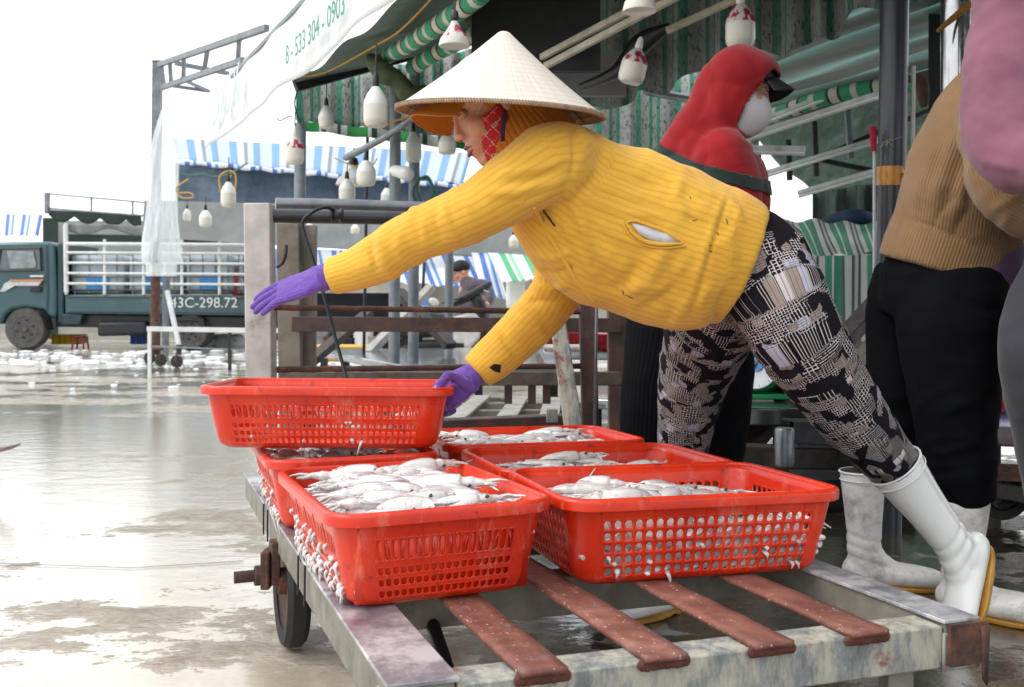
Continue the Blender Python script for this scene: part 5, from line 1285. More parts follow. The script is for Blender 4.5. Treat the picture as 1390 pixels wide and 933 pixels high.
# boots and hands of the two people at the right (mostly outside the picture)
for q, d in ((1440, 2.42), (1545, 2.42)):
    a = G(q, d, .003); boot(pk, 'boot', frame((a.x-.02, a.y, .003), (-.75, .66, 0), (0, 0, 1)), (0, 0, 1), M['bootd'], h=.22, flare=.062)
def bare_hand(par, wrist, d, back, side, name='hand'):
    g_ = MB(); glove_hand(g_, wrist, d, back, .7, (25, 30, 20), (40, 20), S=1.0, side=side); hm = remesh(g_, .003, 4); limb_coords(hm, [([wrist-d*.03, wrist+d*.18], .03)]); return link_mesh(hm, 'glove', M['glove'], par)
bare_hand(pk, P(1503, 215, 1.95), Vector((.9, .3, -.25)).normalized(), Vector((0, -.4, 1)), 1)
bare_hand(tn, P(1446, 301, 2.30), Vector((.9, .1, -.35)).normalized(), Vector((0, -.4, 1)), 1)
m = MB(); m.tube([P(1490, 470, 2.36), P(1495, 420, 2.36), P(1500, 330, 2.34)], [(.13, .15), (.15, .19), (.14, .17)], 26, hint=(0, 1, 0), sub=3, round_cap=True)
hm = remesh(m, .010, 5); limb_coords(hm, [([P(1495, 470, 2.36), P(1500, 330, 2.34)], .16)]); link_mesh(hm, 'trouser_seat', M['greycloth'], pk)
# ================================================================== CANOPY, POLES, LAMPS
def sheet(fn, nu, nv, name, mat, parent=None, solid=.003):
    """cloth sheet fn(u, v) with u, v in 0..1; stores its arc lengths for the pattern"""
    m = MB(); m.grid(fn, nu, nv); V = [Vector(v) for v in m.v]; lc = []
    j0 = [0.0]
    for i in range(1, nu+1): j0.append(j0[-1]+(V[i*(nv+1)]-V[(i-1)*(nv+1)]).length)
    for i in range(nu+1):
        acc = 0
        for j in range(nv+1):
            if j: acc += (V[i*(nv+1)+j]-V[i*(nv+1)+j-1]).length
            lc += [j0[i], acc, 0]
    o = m.build(name, mat, parent, normals=False)
    o.data.attributes.new('lc', 'FLOAT_VECTOR', 'POINT').data.foreach_set('vector', lc)
    if solid: md = o.modifiers.new('s', 'SOLIDIFY'); md.thickness = solid; md.offset = 0
    return o
def lerp2(pts, t):
    n = len(pts)-1; x = min(max(t, 0), .99999)*n; i = int(x); return Vector(pts[i]).lerp(Vector(pts[i+1]), x-i)
def stripe_mat(name, cols, period, axis=0, bamboo=None, rough=.75, trans=.0, dirt=None):
    n = NT(name); a = n.node('ShaderNodeAttribute', attribute_name='lc').outputs['Vector']; x = n.node('ShaderNodeSeparateXYZ', {'Vector': a})
    f = n.math('FRACT', n.math('ADD', n.math('DIVIDE', x.outputs[axis], period), 10.0))
    c = n.ramp(f, [(p, rgb(q)) for p, q in cols], 'CONSTANT')
    if bamboo:
        m = n.node('ShaderNodeMapping', {'Vector': a, 'Scale': (26, 10, 1)}).outputs[0]
        w = n.noise(m, 1.4, 6, .75); w2 = n.noise(n.node('ShaderNodeMapping', {'Vector': a, 'Scale': (60, 22, 1), 'Rotation': (0, 0, .6)}).outputs[0], 1.1, 3)
        tw = n.math('MULTIPLY', n.math('GREATER_THAN', w2, .56), n.math('LESS_THAN', n.math('ABSOLUTE', n.math('SUBTRACT', w, .5)), .06))
        c = n.mix(n.math('MULTIPLY', tw, .8), c, rgb(bamboo))
    g = n.noise(n.coord('Object'), 3, 7, .7); c = n.mix(n.math('MULTIPLY', g, .35), c, rgb(dirt or '#6d716c'))
    n.set(color=c, rough=rough, normal=n.bump(n.noise(n.coord('Object'), 18, 4), .3, .01)); 
    if trans:
        t = n.node('ShaderNodeBsdfTranslucent', {'Color': c}); mx_ = n.node('ShaderNodeMixShader', {'Fac': trans}); out = n.n['Material Output']
        n.l.new(n.b.outputs[0], mx_.inputs[1]); n.l.new(t.outputs[0], mx_.inputs[2]); n.l.new(mx_.outputs[0], out.inputs[0])
    return n.m
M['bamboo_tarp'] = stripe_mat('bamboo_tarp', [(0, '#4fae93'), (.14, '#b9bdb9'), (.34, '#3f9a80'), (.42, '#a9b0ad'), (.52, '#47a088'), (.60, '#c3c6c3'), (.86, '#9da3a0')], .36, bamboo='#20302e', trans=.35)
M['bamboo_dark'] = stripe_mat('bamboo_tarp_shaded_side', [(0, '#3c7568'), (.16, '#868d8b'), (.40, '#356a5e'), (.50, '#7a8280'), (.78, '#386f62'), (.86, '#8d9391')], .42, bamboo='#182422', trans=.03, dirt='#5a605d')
M['greenband2'] = stripe_mat('green_block_tarp', [(0, '#16a04a'), (.46, '#e6e9e7'), (.52, '#28584c'), (.62, '#d9dcda'), (.82, '#28584c'), (.88, '#e6e9e7')], .42, trans=.3)
M['stall_cloth'] = stripe_mat('green_striped_stall_cloth', [(0, '#1c8262'), (.2, '#3b4744'), (.25, '#c9cdca'), (.42, '#39403f'), (.5, '#b9bebb'), (.58, '#2d3533'), (.64, '#c9cdca'), (.78, '#1f8f6c'), (.95, '#dadcda')], .24, dirt='#89908c')
M['blue_awning'] = stripe_mat('blue_white_awning', [(0, '#aeb9c2'), (.28, '#5f8fb8'), (.46, '#b9c2c9'), (.62, '#6f767e'), (.70, '#aab6bf'), (.84, '#5a88b0')], .80, dirt='#8d979e')
M['bluebright'] = stripe_mat('bright_blue_white_awning', [(0, '#eef2f6'), (.3, '#3672cf'), (.52, '#e8eef6'), (.68, '#5f93d9'), (.82, '#f0f3f6')], .36, trans=.3, dirt='#b8c0c6')
M['greenwhite'] = stripe_mat('green_white_awning', [(0, '#eef2ef'), (.45, '#3fb877'), (.72, '#e8efe9'), (.84, '#8fd4ac')], .36, trans=.3, dirt='#b8c0c6')
M['rolltarp'] = stripe_mat('rolled_striped_tarp', [(0, '#2a9b72'), (.30, '#1c211f'), (.36, '#cfcabd'), (.56, '#1c211f'), (.62, '#2a9b72'), (.86, '#cfcabd')], .30, axis=0, dirt='#5a5a54')
def tarp_simple(name, c1, c2, trans=.3, sc=3, stretch=(1, 1, 1)):
    n = NT(name); v = n.coord('Object', stretch); c = n.ramp(n.noise(v, sc, 8, .7), [(.3, rgb(c2)), (.7, rgb(c1))])
    n.set(color=c, rough=.7, normal=n.bump(n.noise(v, sc*5, 5), .35, .01))
    t = n.node('ShaderNodeBsdfTranslucent', {'Color': c}); mx_ = n.node('ShaderNodeMixShader', {'Fac': trans}); n.l.new(n.b.outputs[0], mx_.inputs[1]); n.l.new(t.outputs[0], mx_.inputs[2]); n.l.new(mx_.outputs[0], n.n['Material Output'].inputs[0])
    return n.m
M['whitetarp'] = tarp_simple('white_banner_tarp', '#eceeee', '#dcdfdf', .25, 2)
M['rooftarp'] = tarp_simple('grey_green_roof_tarp', '#6b837d', '#4c5f5b', .10, 3, (.5, 1, 1))
M['teal'] = tarp_simple('teal_roof_sheet', '#6f9f95', '#557e76', .25, 2)
M['marble'] = tarp_simple('stained_green_tarp', '#6e8079', '#36413d', .08, 4, (3, 3, .6))
M['greytarp'] = tarp_simple('grey_tarp', '#9fa4a4', '#7f8585', .1, 2)
M['darkgreen'] = tarp_simple('dark_green_tarp', '#24382f', '#172620', .05)
M['bluetarp'] = tarp_simple('blue_floral_tarp', '#8091a3', '#5b6c80', .15, 5)
M['navy'] = tarp_simple('navy_tarp', '#23395a', '#172740', .05, 6)

EA = Vector((-1.42, 6.5, 2.2)); ED = Vector((.943, -1.9, 0)); EN = Vector((.8957, .4446, 0))
# white printed valance
vl = thing('awning_valance', (-1.4, 6.5, 2.2), 'long white printed tarp valance with faded green phone number hanging along the roof edge', 'awning')
def vfn(u, v):
    k = -1.47+u*6.2; p = EA+ED*k; drop = (1-v)
    sag = .035*math.sin(u*38)*drop+.012*math.sin(u*90+v*3)
    return p+Vector((0, 0, v*.53+.012*math.sin(u*60)*drop-(.0 if u > .01 else 0)))-EN*(sag*.6+.06*drop)
sheet(vfn, 210, 10, 'banner', M['whitetarp'], vl)
rt = ED.normalized(); nn_ = -EN
text_mesh('phone_number', '8 - 533 304 - 0903', .17, EA+ED*.08+Vector((0, 0, .10))-EN*.10, rt, (0, 0, 1), M['ink'], vl, ext=.001)
text_mesh('painted_letter', 'D C K', .46, EA+ED*-1.16+Vector((0, 0, .12))-EN*.105, rt, (0, 0, 1), M['ink2'], vl, ext=.001)
MB().beam(EA+ED*-1.0+Vector((0, 0, .5)), EA+ED*2.6+Vector((0, 0, .5)), .03, .03).build('edge_bar', M['grey_paint'], vl)
# tarp roof behind the valance
rf = thing('roof_canopy', (0, 6, 2.7), 'grey green tarp roof slung behind the white valance over the stalls', 'roof')
def rfn(u, v):
    p = EA+ED*(-.02+u*4.7)+EN*(v*2.0)+Vector((0, 0, .02+v*.84)); p.z += .03*math.sin(u*26)*math.sin(v*3.14)-.10*math.sin(v*math.pi)+.02*math.sin(u*70+v*5); return p
sheet(rfn, 140, 14, 'roof_tarp', M['rooftarp'], rf)
MB().beam(EA+Vector((0, .0, .02)), EA+EN*1.9+Vector((0, 0, .72)), .06, .10).build('rafter', M['dark_steel'], rf)
for k in (.55, 1.2, 1.9): MB().beam(EA+ED*k+EN*.7+Vector((0, 0, .36)), EA+ED*k+EN*2.1+Vector((0, 0, .80)), .04, .05).build('rafter', M['dark_steel'], rf)
RC = Vector((0, 0, 0))
hr = thing('metal_roof', (2.2, 5.5, 3.1), 'dark sheet metal roof over the market stalls', 'roof')
def hfn(u, v):
    a = EA+ED*(1.5+u*3.5)+EN*1.75+Vector((0, 0, .80)); b = a+EN*4.6+Vector((0, 0, .25)); p = a.lerp(b, v); p.z += .02*math.sin(u*120); return p
sheet(hfn, 160, 4, 'sheet', M['blackstuff'], hr, .01)
for k in (1.6, 2.4, 3.4): MB().beam(EA+ED*k+EN*1.6+Vector((0, 0, .72)), EA+ED*k+EN*4.8+Vector((0, 0, .98)), .05, .07).build('purlin', M['dark_steel'], hr)
for q in (1.8, 2.6, 3.4): MB().beam(EA+ED*1.5+EN*q+Vector((0, 0, .70)), EA+ED*2.7+EN*q+Vector((0, 0, .70)), .05, .05).build('girder', M['dark_steel'], hr)
# black boards and bundles stored under the roof
def board(x0, y0, x1, y1, d0, d1, mat, label, th=.05):
    m = MB(); m.prism([P(x0, y0, d0), P(x1, y0, d1), P(x1, y1, d1), P(x0, y1, d0)], (0, th, 0)); return tag(m.build('storage_board', mat), label, 'board')
board(640, -40, 815, 96, 4.9, 4.6, M['blackstuff'], 'large black panel hung under the roof above the conical hat')
board(745, 70, 850, 130, 5.6, 5.4, M['greytarp2'], 'grey panel under the roof beside the hat peak')
def tube_thing(name, pts, r, mat, label, cat, sub=4, n=12):
    return tag(MB().tube(pts, r, n, sub=sub, round_cap=True).build(name, mat), label, cat)
def roll(pts, r, label):
    m = MB(); m.tube(pts, r, 14, sub=20, round_cap=False); o = m.build('rolled_tarp', M['rolltarp']); V = getv(o.data); a = V[0]; lc = np.zeros((len(V), 3)); lc[:, 0] = np.linalg.norm(V-a, axis=1)
    o.data.attributes.new('lc', 'FLOAT_VECTOR', 'POINT').data.foreach_set('vector', lc.astype(np.float32).ravel()); return tag(o, label, 'tarp roll')
roll([P(518, 82, 5.7), P(560, 57, 5.2), P(605, 28, 4.7), P(655, -8, 4.3)], [.040, .046, .046, .042], 'green and cream striped tarp roll tied under the roof left of the hat')
roll([P(560, 92, 6.4), P(600, 68, 6.0), P(650, 45, 5.6)], .05, 'darker striped tarp roll further back under the roof')
roll([P(1010, 172, 7.0), P(1120, 133, 6.5), P(1200, 118, 6.2), P(1240, 112, 6.0)], .052, 'green and black striped tarp roll among the lamp battens at the right')
tube_thing('rolled_mat', [P(640, 20, 5.2), P(690, 30, 5.0), P(740, 58, 4.9), P(770, 78, 4.8)], [.05, .06, .055, .04], M['darkgreen'], 'dark green rolled sheet under the roof by the hat peak', 'tarp roll')
tube_thing('bundled_net', [P(505, 82, 5.6), P(520, 98, 5.5), P(540, 110, 5.5), P(556, 128, 5.5), P(575, 122, 5.5)], [.04, .06, .05, .055, .03], M['mossy'], 'tangled mossy bundle of sheeting and rope at the end of the tarp roll', 'bundle')
# curtains
t1 = thing('curtain', P(500, 130, 7.2), 'green striped bamboo print curtain with bright green hem under the roof edge', 'curtain')
c1f = lambda u, v: P(402+u*365, (120-u*82)*(1-v)+(163+u*40)*v, 7.25-.15*u)+Vector((0, .04*math.sin(u*40)*v+.02*math.sin(u*95), 0))
sheet(c1f, 90, 8, 'cloth', M['bamboo_tarp'], t1); sheet(lambda u, v: P(403+u*364, (163+u*40)*(1-v)+(176+u*44)*v, 7.22-.15*u)+Vector((0, .04*math.sin(u*40), 0)), 90, 2, 'hem_band', M['greenband2'], t1)
bp = [(690, 178, 7.0), (760, 165, 6.5), (800, 150, 6.2), (845, 137, 5.95), (887, 124, 5.7), (945, 107, 5.4), (1000, 86, 5.1), (1046, 69, 4.9), (1095, 62, 4.65), (1127, 49, 4.5), (1182, 17, 4.2), (1262, -12, 3.9)]
def b1(u, v):
    q = lerp2([P(*a) for a in bp], u); q.z += .028*math.sin(u*44)*(1-v)+.015*math.sin(u*17); q += Vector((.03, .04, 0))*math.sin(u*70)*(1-v*.5); q.z += v*1.35; return q
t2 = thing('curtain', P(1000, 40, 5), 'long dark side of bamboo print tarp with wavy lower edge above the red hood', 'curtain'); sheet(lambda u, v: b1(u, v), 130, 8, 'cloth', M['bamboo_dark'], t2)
t3 = thing('curtain', P(860, 180, 7.6), 'teal bamboo print tarp hanging behind the red hood', 'curtain')
sheet(lambda u, v: P(700+u*330, (100-u*20)*(1-v)+(262+u*8)*v, 7.9)+Vector((0, .03*math.sin(u*50), .03*math.sin(u*33)*v)), 70, 4, 'cloth', M['bamboo_tarp'], t3)
tube_thing('steel_tube', [P(878, 124, 6.9), P(1000, 146, 6.4)], .028, M['grey_steel'], 'pale steel tube crossing behind the red hood', 'pipe', 1)
# light teal corrugated roof at the back right with translucent strips
br = thing('metal_roof', P(1160, 100, 7), 'teal corrugated roof with pale translucent strips at the back right', 'roof')
def corr(u, v):
    a = P(985, 45, 6.6).lerp(P(1330, -90, 5.0), u); b = P(985, 172, 9.6).lerp(P(1330, 96, 8.2), u); p = a.lerp(b, v); p.z += .010*math.sin(v*60); return p
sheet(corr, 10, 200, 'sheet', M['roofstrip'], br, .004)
MB().beam(P(985, 176, 9.0), P(1275, 103, 7.9), .08, .12).build('edge_beam', M['grey_steel2'], br)
gt = thing('roof_canopy', P(1150, 190, 8.6), 'teal green tarp underside sloping behind the lamp battens', 'roof')
sheet(lambda u, v: (P(1000, 165, 9.0).lerp(P(1290, 95, 8.2), u)).lerp(P(1108, 268, 10.0).lerp(P(1290, 240, 9.5), u), v)+Vector((0, 0, .03*math.sin(u*20+v*9))), 30, 20, 'tarp', M['tealtarp'], gt)
ht = thing('curtain', P(1180, 290, 8.0), 'stained grey green tarp wall hanging behind the dark pole', 'curtain')
sheet(lambda u, v: P(1103+u*190, (262-u*30)*(1-v)+(318-u*6)*v, 8.2)+Vector((0, .05*math.sin(u*36)+.02*math.sin(u*80), 0)), 60, 4, 'tarp', M['marble'], ht)
board(1262, -20, 1420, 330, 6.4, 6.4, M['blackstuff'], 'dark sheeting behind the people at the right edge', .02)
board(1145, 318, 1300, 345, 7.4, 7.4, M['darkgreen'], 'dark green panel behind the striped stall cloth', .02)
tag(MB().tube([P(1103, 313, 7.6), P(1140, 300, 7.5), P(1165, 296, 7.4), P(1190, 300, 7.4)], [.05, .07, .07, .04], 10, sub=6).build('bundled_tarp', M['navy']), 'navy tarp bundle lying on the green striped stall', 'bundle')
# lamp battens and trusses under that roof
bat = [((1000, 190), (1192, 128), 6.4, 5.6, .035), ((1000, 178), (1145, 120), 6.9, 6.4, .035), ((998, 202), (1092, 204), 5.8, 5.8, .05), ((1022, 240), (1192, 188), 7.4, 6.8, .035), ((1085, 262), (1190, 232), 7.2, 6.6, .04)]
for i, (a, b, d0, d1, w_) in enumerate(bat):
    t = thing('lamp_batten', P(*a, d0), ('long white lamp batten running under the teal roof, highest but one', 'white lamp batten nearest the tarp roll', 'short white batten end beside the white face mask', 'pale batten lowest but one, with hanging bulbs', 'lowest white batten above the sky gap')[i], 'light fitting', 'lamp battens under the back roof')
    MB().beam(P(*a, d0), P(*b, d1), w_, w_*.8).build('housing', M['white_metal'], t, bevel=.004)
    MB().tube([P(a[0], a[1]+5, d0-.02), P(b[0], b[1]+5, d1-.02)], .011, 10).build('tube', M['white_plastic'], t)
tr2 = thing('roof_truss', P(1130, 200, 7.5), 'dark steel roof struts behind the lamp battens', 'truss')
for a, b, d in (((1150, 150), (1155, 215), 7.2), ((1105, 165), (1108, 240), 7.2), ((1070, 190), (1072, 245), 7.4), ((1110, 215), (1260, 150), 7.6), ((1100, 215), (1250, 245), 7.6), ((1030, 260), (1030, 210), 8)): MB().beam(P(*a, d), P(*b, d), .035, .035).build('strut', M['grey_paint'] if a[0] == 1150 else M['dark_steel'], tr2)
# twin lamp battens crossing above the hat peak
for a, b, d0, d1, lab in (((735, 78), (905, -12), 4.7, 4.0, 'cream lamp batten crossing above the conical hat, upper of the pair'), ((740, 90), (925, -8), 4.6, 3.95, 'cream lamp batten crossing above the conical hat, lower of the pair'), ((905, 42), (1010, -6), 4.4, 4.2, 'white lamp batten running up to the bulb above the red hood')):
    tag(MB().beam(P(*a, d0), P(*b, d1), .026, .03).build('lamp_batten', M['creamtube'], bevel=.005) if True else None, lab, 'light fitting')
tube_thing('black_hose', [P(790, 118, 4.9), P(835, 98, 4.7), P(870, 60, 4.6), P(905, 38, 4.5)], [.02, .03, .05, .02], M['black'], 'black wrapped bundle of cables by the crossing battens', 'cable')
# poles
def pole(x0, y0, x1, y1, d, r, mat, label, name='steel_pole', n=20):
    a, b = P(x0, y0, d), P(x1, y1, d); t = b-a
    if a.z > 0: a = a-t*(a.z/t.z)
    return tag(MB().tube([a, b], r, n).build(name, mat), label, 'pole')
pd = 3.45; p1 = thing('steel_pole', (P(1208, 400, pd).x, pd, 0), 'thick dark round pole bound with orange tape beside the tan sweater', 'pole')
MB().tube([Vector((P(1204, 400, pd).x, pd, 0)), P(1215, -60, pd)], .0475, 28).build('pole', M['pole_dark'], p1)
def tapef(u, v): 
    a = u*2*math.pi; c = P(1209.5, 239, pd); r = .0495+.0008*math.sin(u*40+v*9); return c+Vector((math.cos(a)*r, math.sin(a)*r, (v-.5)*.066+.004*math.sin(u*6.3)))
MB().grid(tapef, 40, 6).build('orange_tape', M['tape'], p1)
MB().tube([P(1224, 236, pd-.045), P(1234, 240, pd-.05), P(1241, 245, pd-.05)], [(.012, .004), (.010, .004), (.004, .003)], 10, sub=3).build('tape_end', M['tape'], p1)
MB().tube([P(1187, 470, pd-.02), P(1187, 180, pd-.02)], .006, 10).build('batten', M['white_metal'], p1)
MB().tube([P(1236, 410, pd), P(1240, 90, pd)], .0075, 10).build('conduit', M['white_plastic'], p1)
tag(MB().tube([P(1186, 205, pd-.04), P(1185, 172, pd-.04)], [(.010, .006), (.013, .005)], 12).build('brush', M['crimson']), 'crimson bristle brush stuck behind the orange tape', 'brush')
MB().tube([P(1200, 198, pd-.05), P(1212, 190, pd-.055), P(1225, 186, pd-.05)], .0012, 5, sub=3).build('twine', M['straw'], p1)
for k in range(7): MB().tube([P(1204, 191, pd-.052), P(1195+k*3, 200-(k % 3)*6, pd-.058)], .0009, 5).build('twine', M['straw'], p1)
cp = thing('steel_pole', (P(1298, 400, 3.3).x, 3.3, 0), 'shiny steel pole behind the tan sweater with a straw brush on top', 'pole')
MB().tube([Vector((P(1296, 400, 3.3).x, 3.3, 0)), P(1299, -60, 3.3)], .050, 28).build('pole', M['chrome'], cp)
tag(MB().tube([P(1273, 42, 3.2), P(1290, 28, 3.2), P(1316, 6, 3.2)], [(.010, .006), (.018, .010), (.014, .012)], 12, sub=3).build('straw_brush', M['straw2']), 'worn straw brush tied to the shiny steel pole', 'brush')
tube_thing('clamp', [P(1234, 108, 3.8), P(1250, 112, 3.8), P(1254, 140, 3.8)], [.012, .026, .018], M['rust'], 'rusty clamp bolted beside the dark pole', 'clamp')
pole(405, 480, 408, 168, 6.6, .038, M['grey_paint'], 'grey pipe post under the left corner of the roof')
pole(535, 480, 537, 95, 6.3, .036, M['grey_paint'], 'dark pipe post left of the paired posts under the tarp roll')
pole(561, 480, 563, 90, 6.6, .036, M['grey_paint'], 'dark pipe post directly left of the visor')
tag(MB().tube([G(609, 8.5), P(610, 330, 8.5)], .036, 14).build('steel_pole', M['grey_paint']), 'short grey pipe post beside the motorcyclist', 'pole')
pole(497, 300, 499, 185, 7.4, .012, M['dark_steel'], 'thin dark rod hanging left of the pipe posts')
tag(MB().tube([P(604, 190, 7.6), P(606, 40, 7.6)], .04, 14).build('steel_pole', M['dark_steel']), 'dark square post rising behind the visor of the woman in yellow', 'pole')
tube_thing('steel_tube', [P(470, 214, 6.3), P(520, 188, 6.2), P(560, 160, 6.1)], .022, M['grey_steel'], 'grey tube slanting between roof corner and pipe posts', 'pipe', 2)
tube_thing('camera_unit', [P(536, 232, 6.1), P(552, 236, 6.0)], [.035, .045], M['white_plastic'], 'small white cylinder lamp clamped to the dark post', 'lamp')
cm = tag(MB().tube([P(570, 240, 6.4), P(560, 262, 6.4), P(572, 282, 6.4), P(588, 262, 6.4), P(580, 240, 6.4), P(566, 252, 6.4), P(576, 285, 6.4), P(592, 280, 6.4), P(585, 248, 6.4), P(572, 243, 6.4)], .009, 8, sub=6).build('coiled_hose', M['hose']), 'coiled green hose hanging on the pipe post', 'hose')
# lamps
def bulb(x, y, wpx, hpx, label, style='T', wire=40, rot=0, pink=None, dd=.105):
    d = dd*F/wpx; c = P(x, y, d); t = thing('hanging_bulb', c, label, 'lamp', None); r = dd/2; h = hpx/F*d
    ax = Vector((math.sin(R(rot)), 0, math.cos(R(rot))))
    if style == 'T': prof = [(r*.30, h*.62), (r*.45, h*.55), (r*.72, h*.40), (r*.95, h*.22), (r, h*.10), (r*1.0, -h*.30), (r*.93, -h*.42), (r*.75, -h*.50), (0.0, -h*.52)]
    elif style == 'G': prof = [(r*.30, h*.6), (r*.5, h*.48), (r*.85, h*.25), (r, h*.05), (r*.97, -h*.2), (r*.8, -h*.42), (r*.45, -h*.5), (0, -h*.52)]
    else: prof = [(r*.22, h*.55), (r*.30, h*.4), (r*.55, h*.15), (r*.9, -h*.15), (r, -h*.38), (r*.98, -h*.45), (r*.3, -h*.48), (0, -h*.48)]
    b = MB().lathe(c, prof[4:] if style == 'T' else prof[3:], 26, ax, cap=False).build('diffuser', M['bulb'], t)
    MB().lathe(c, prof[:5] if style == 'T' else prof[:4], 26, ax, cap=False).build('housing', pink or M['white_plastic'], t)
    tp_ = c+ax*h*.6
    MB().lathe(tp_, [(r*.26, 0), (r*.30, h*.10), (r*.22, h*.34), (r*.1, h*.42)], 14, ax).build('socket', M['black'] if pink is None or style == 'D' else M['white_plastic'], t)
    if wire: MB().tube([tp_+ax*h*.35, tp_+ax*h*.35+Vector((.004, 0, wire/F*d))], .0035, 6).build('wire', M['black'], t)
    return t
bulb(400, 206, 25, 34, 'frosted bulb with wine stained neck at the grey pipe post', wire=22, pink=M['pinkhousing'])
bulb(443, 161, 22, 28, 'round frosted bulb hanging in front of the green curtain', 'G', wire=38)
bulb(510, 148, 33, 48, 'large frosted bulb in front of the curtain and pipe posts', wire=42)
bulb(617, 48, 43, 34, 'white dome bulb with crimson smear above the hat', 'D', wire=34, pink=M['pinkhousing'])
bulb(868, -2, 46, 40, 'white bulb cut off by the top edge above the battens', 'D', wire=0)
bulb(860, 92, 36, 42, 'tilted frosted bulb with crimson neck above the back of the yellow sweater', wire=0, rot=14, pink=M['pinkhousing'])
bulb(1005, 38, 40, 52, 'upright frosted bulb with crimson neck above the red hood', wire=0, pink=M['pinkhousing'])
bulb(561, 202, 22, 36, 'yellowed bulb on the pipe posts left of the visor', wire=0)
bulb(607, 197, 24, 24, 'square white lamp behind the nose of the woman in yellow', wire=12)
bulb(471, 260, 22, 27, 'small white bulb below the red rimmed lamp', wire=14)
bulb(480, 240, 48, 26, 'white dome lamp with red rim in front of the blue awning', 'D', wire=14, dd=.24)
bulb(497, 237, 26, 30, 'short frosted bulb beside the red rimmed lamp', wire=6)
bulb(310, 266, 20, 30, 'white bulb among the yellow wires', wire=24); bulb(279, 298, 17, 20, 'white bulb with black socket left of the yellow wires', wire=12); bulb(254, 293, 11, 15, 'smallest white bulb near the plastic curtain', wire=12)
bulb(420, 312, 12, 15, 'tiny bulb hanging under the grey band behind the hook rod', wire=8); bulb(482, 312, 12, 12, 'tiny bulb hanging behind the raised arm', wire=8); bulb(697, 329, 13, 16, 'tiny bulb hanging between the two yellow sleeves', wire=6)
bulb(1171, 223, 8, 14, 'tiny bulb under the back roof near the dark pole', wire=4)
bulb(525, 268, 16, 20, 'small dull bulb low on the dark post', wire=4)
# wires
def wire(pts, r, mat, label): return tag(MB().tube([P(*p) for p in pts], r, 6, sub=6).build('wire', mat), label, 'wire')
wire([(412, 104, 6.4), (445, 97, 6.0), (510, 62, 5.4), (545, 40, 5.0), (588, -4, 4.6)], .0055, M['yellow_wire'], 'yellow cord strung along the tarp roof')
wire([(515, 176, 6.0), (535, 165, 6.0), (560, 158, 6.0), (590, 155, 6.0)], .006, M['yellow_wire'], 'yellow cord knotted at the pipe posts')
wire([(246, 236, 11), (262, 238, 11), (275, 236, 11), (290, 240, 11), (312, 236, 11), (335, 222, 11)], .010, M['hose'], 'green string light cord at the left')
wire([(300, 262, 9), (298, 240, 9), (312, 232, 9), (320, 240, 9), (318, 262, 9), (312, 275, 9), (306, 258, 9), (314, 238, 9)], .008, M['yellow_wire'], 'loops of yellow wire round the white bulb')
wire([(244, 262, 10), (258, 262, 10), (262, 268, 10), (246, 268, 10), (240, 255, 10), (256, 243, 10)], .008, M['yellow_wire'], 'yellow wire loop beside the plastic curtain')
wire([(455, 215, 6.4), (470, 222, 6.4), (500, 228, 6.4), (512, 215, 6.4)], .004, M['yellow_wire'], 'thin brown wire sagging over the red rimmed lamp')
wire([(404, 122, 6.5), (400, 140, 6.5), (404, 158, 6.5), (412, 175, 6.5)], .005, M['black'], 'dark wire at the left roof corner')
wire([(396, 158, 6.5), (388, 160, 6.5), (380, 164, 6.5), (376, 160, 6.5)], .005, M['grey_steel'], 'frayed grey wire left of the roof corner')
# ================================================================== LORRY
TD = 16.4
def T_(x, y, d=TD): return P(x, y, d)
lr = thing('lorry', (T_(180, 470).x, 17.3, 0), 'dark teal flatbed lorry with white cage rails carrying large white tanks', 'lorry')
def flat(pts, dep, mat, nm, par, d=TD, bevel=.02): return MB().prism([P(x, y, d) for x, y in pts], (0, dep, 0)).build(nm, mat, par, bevel=bevel)
flat([(-70, 392), (-66, 372), (-40, 334), (-30, 329), (66, 328), (73, 333), (75, 352), (77, 400), (77, 425), (75, 432), (64, 432), (60, 424), (52, 419), (34, 417), (16, 420), (6, 428), (2, 440), (-60, 442), (-70, 430)], 1.75, M['teal_paint'], 'cab', lr, bevel=.05)
flat([(0, 338), (54, 337), (55, 366), (-2, 367)], .03, M['winglass'], 'side_window', lr, TD-.02, .01)
flat([(9, 341), (45, 341), (49, 360), (47, 364), (14, 365)], .02, M['winglass2'], 'window_reflection', lr, TD-.045, .005)  # pale plate paints a reflection onto the side window
MB().tube([P(1, 338, TD-.03), P(55, 337, TD-.03), P(56, 367, TD-.03), P(-3, 368, TD-.03), P(1, 338, TD-.03)], .018, 6).build('window_frame', M['black'], lr)
MB().ell(P(10, 362, TD+.1), (.09, .1, .10)).build('steering_wheel', M['black'], lr)
flat([(6, 385), (14, 381), (58, 380), (52, 388), (20, 388), (6, 396), (0, 396)], .012, M['grey_stripe'], 'stripe', lr, TD-.05, 0)
MB().tube([P(14, 381, TD-.06), P(59, 380.5, TD-.06), P(53, 387, TD-.06)], .012, 6).build('orange_line', M['orange_stripe'], lr)
MB().box(P(48, 393, TD-.05), (.17, .02, .09)).build('door_handle', M['black'], lr, bevel=.01)
MB().box(P(50, 375, TD-.05), (.22, .012, .028)).build('badge', M['cagewhite'], lr)
MB().tube([P(63, 333, TD-.03), P(64, 400, TD-.03), P(63, 424, TD-.03)], .008, 5).build('door_seam', M['teal_dark'], lr)
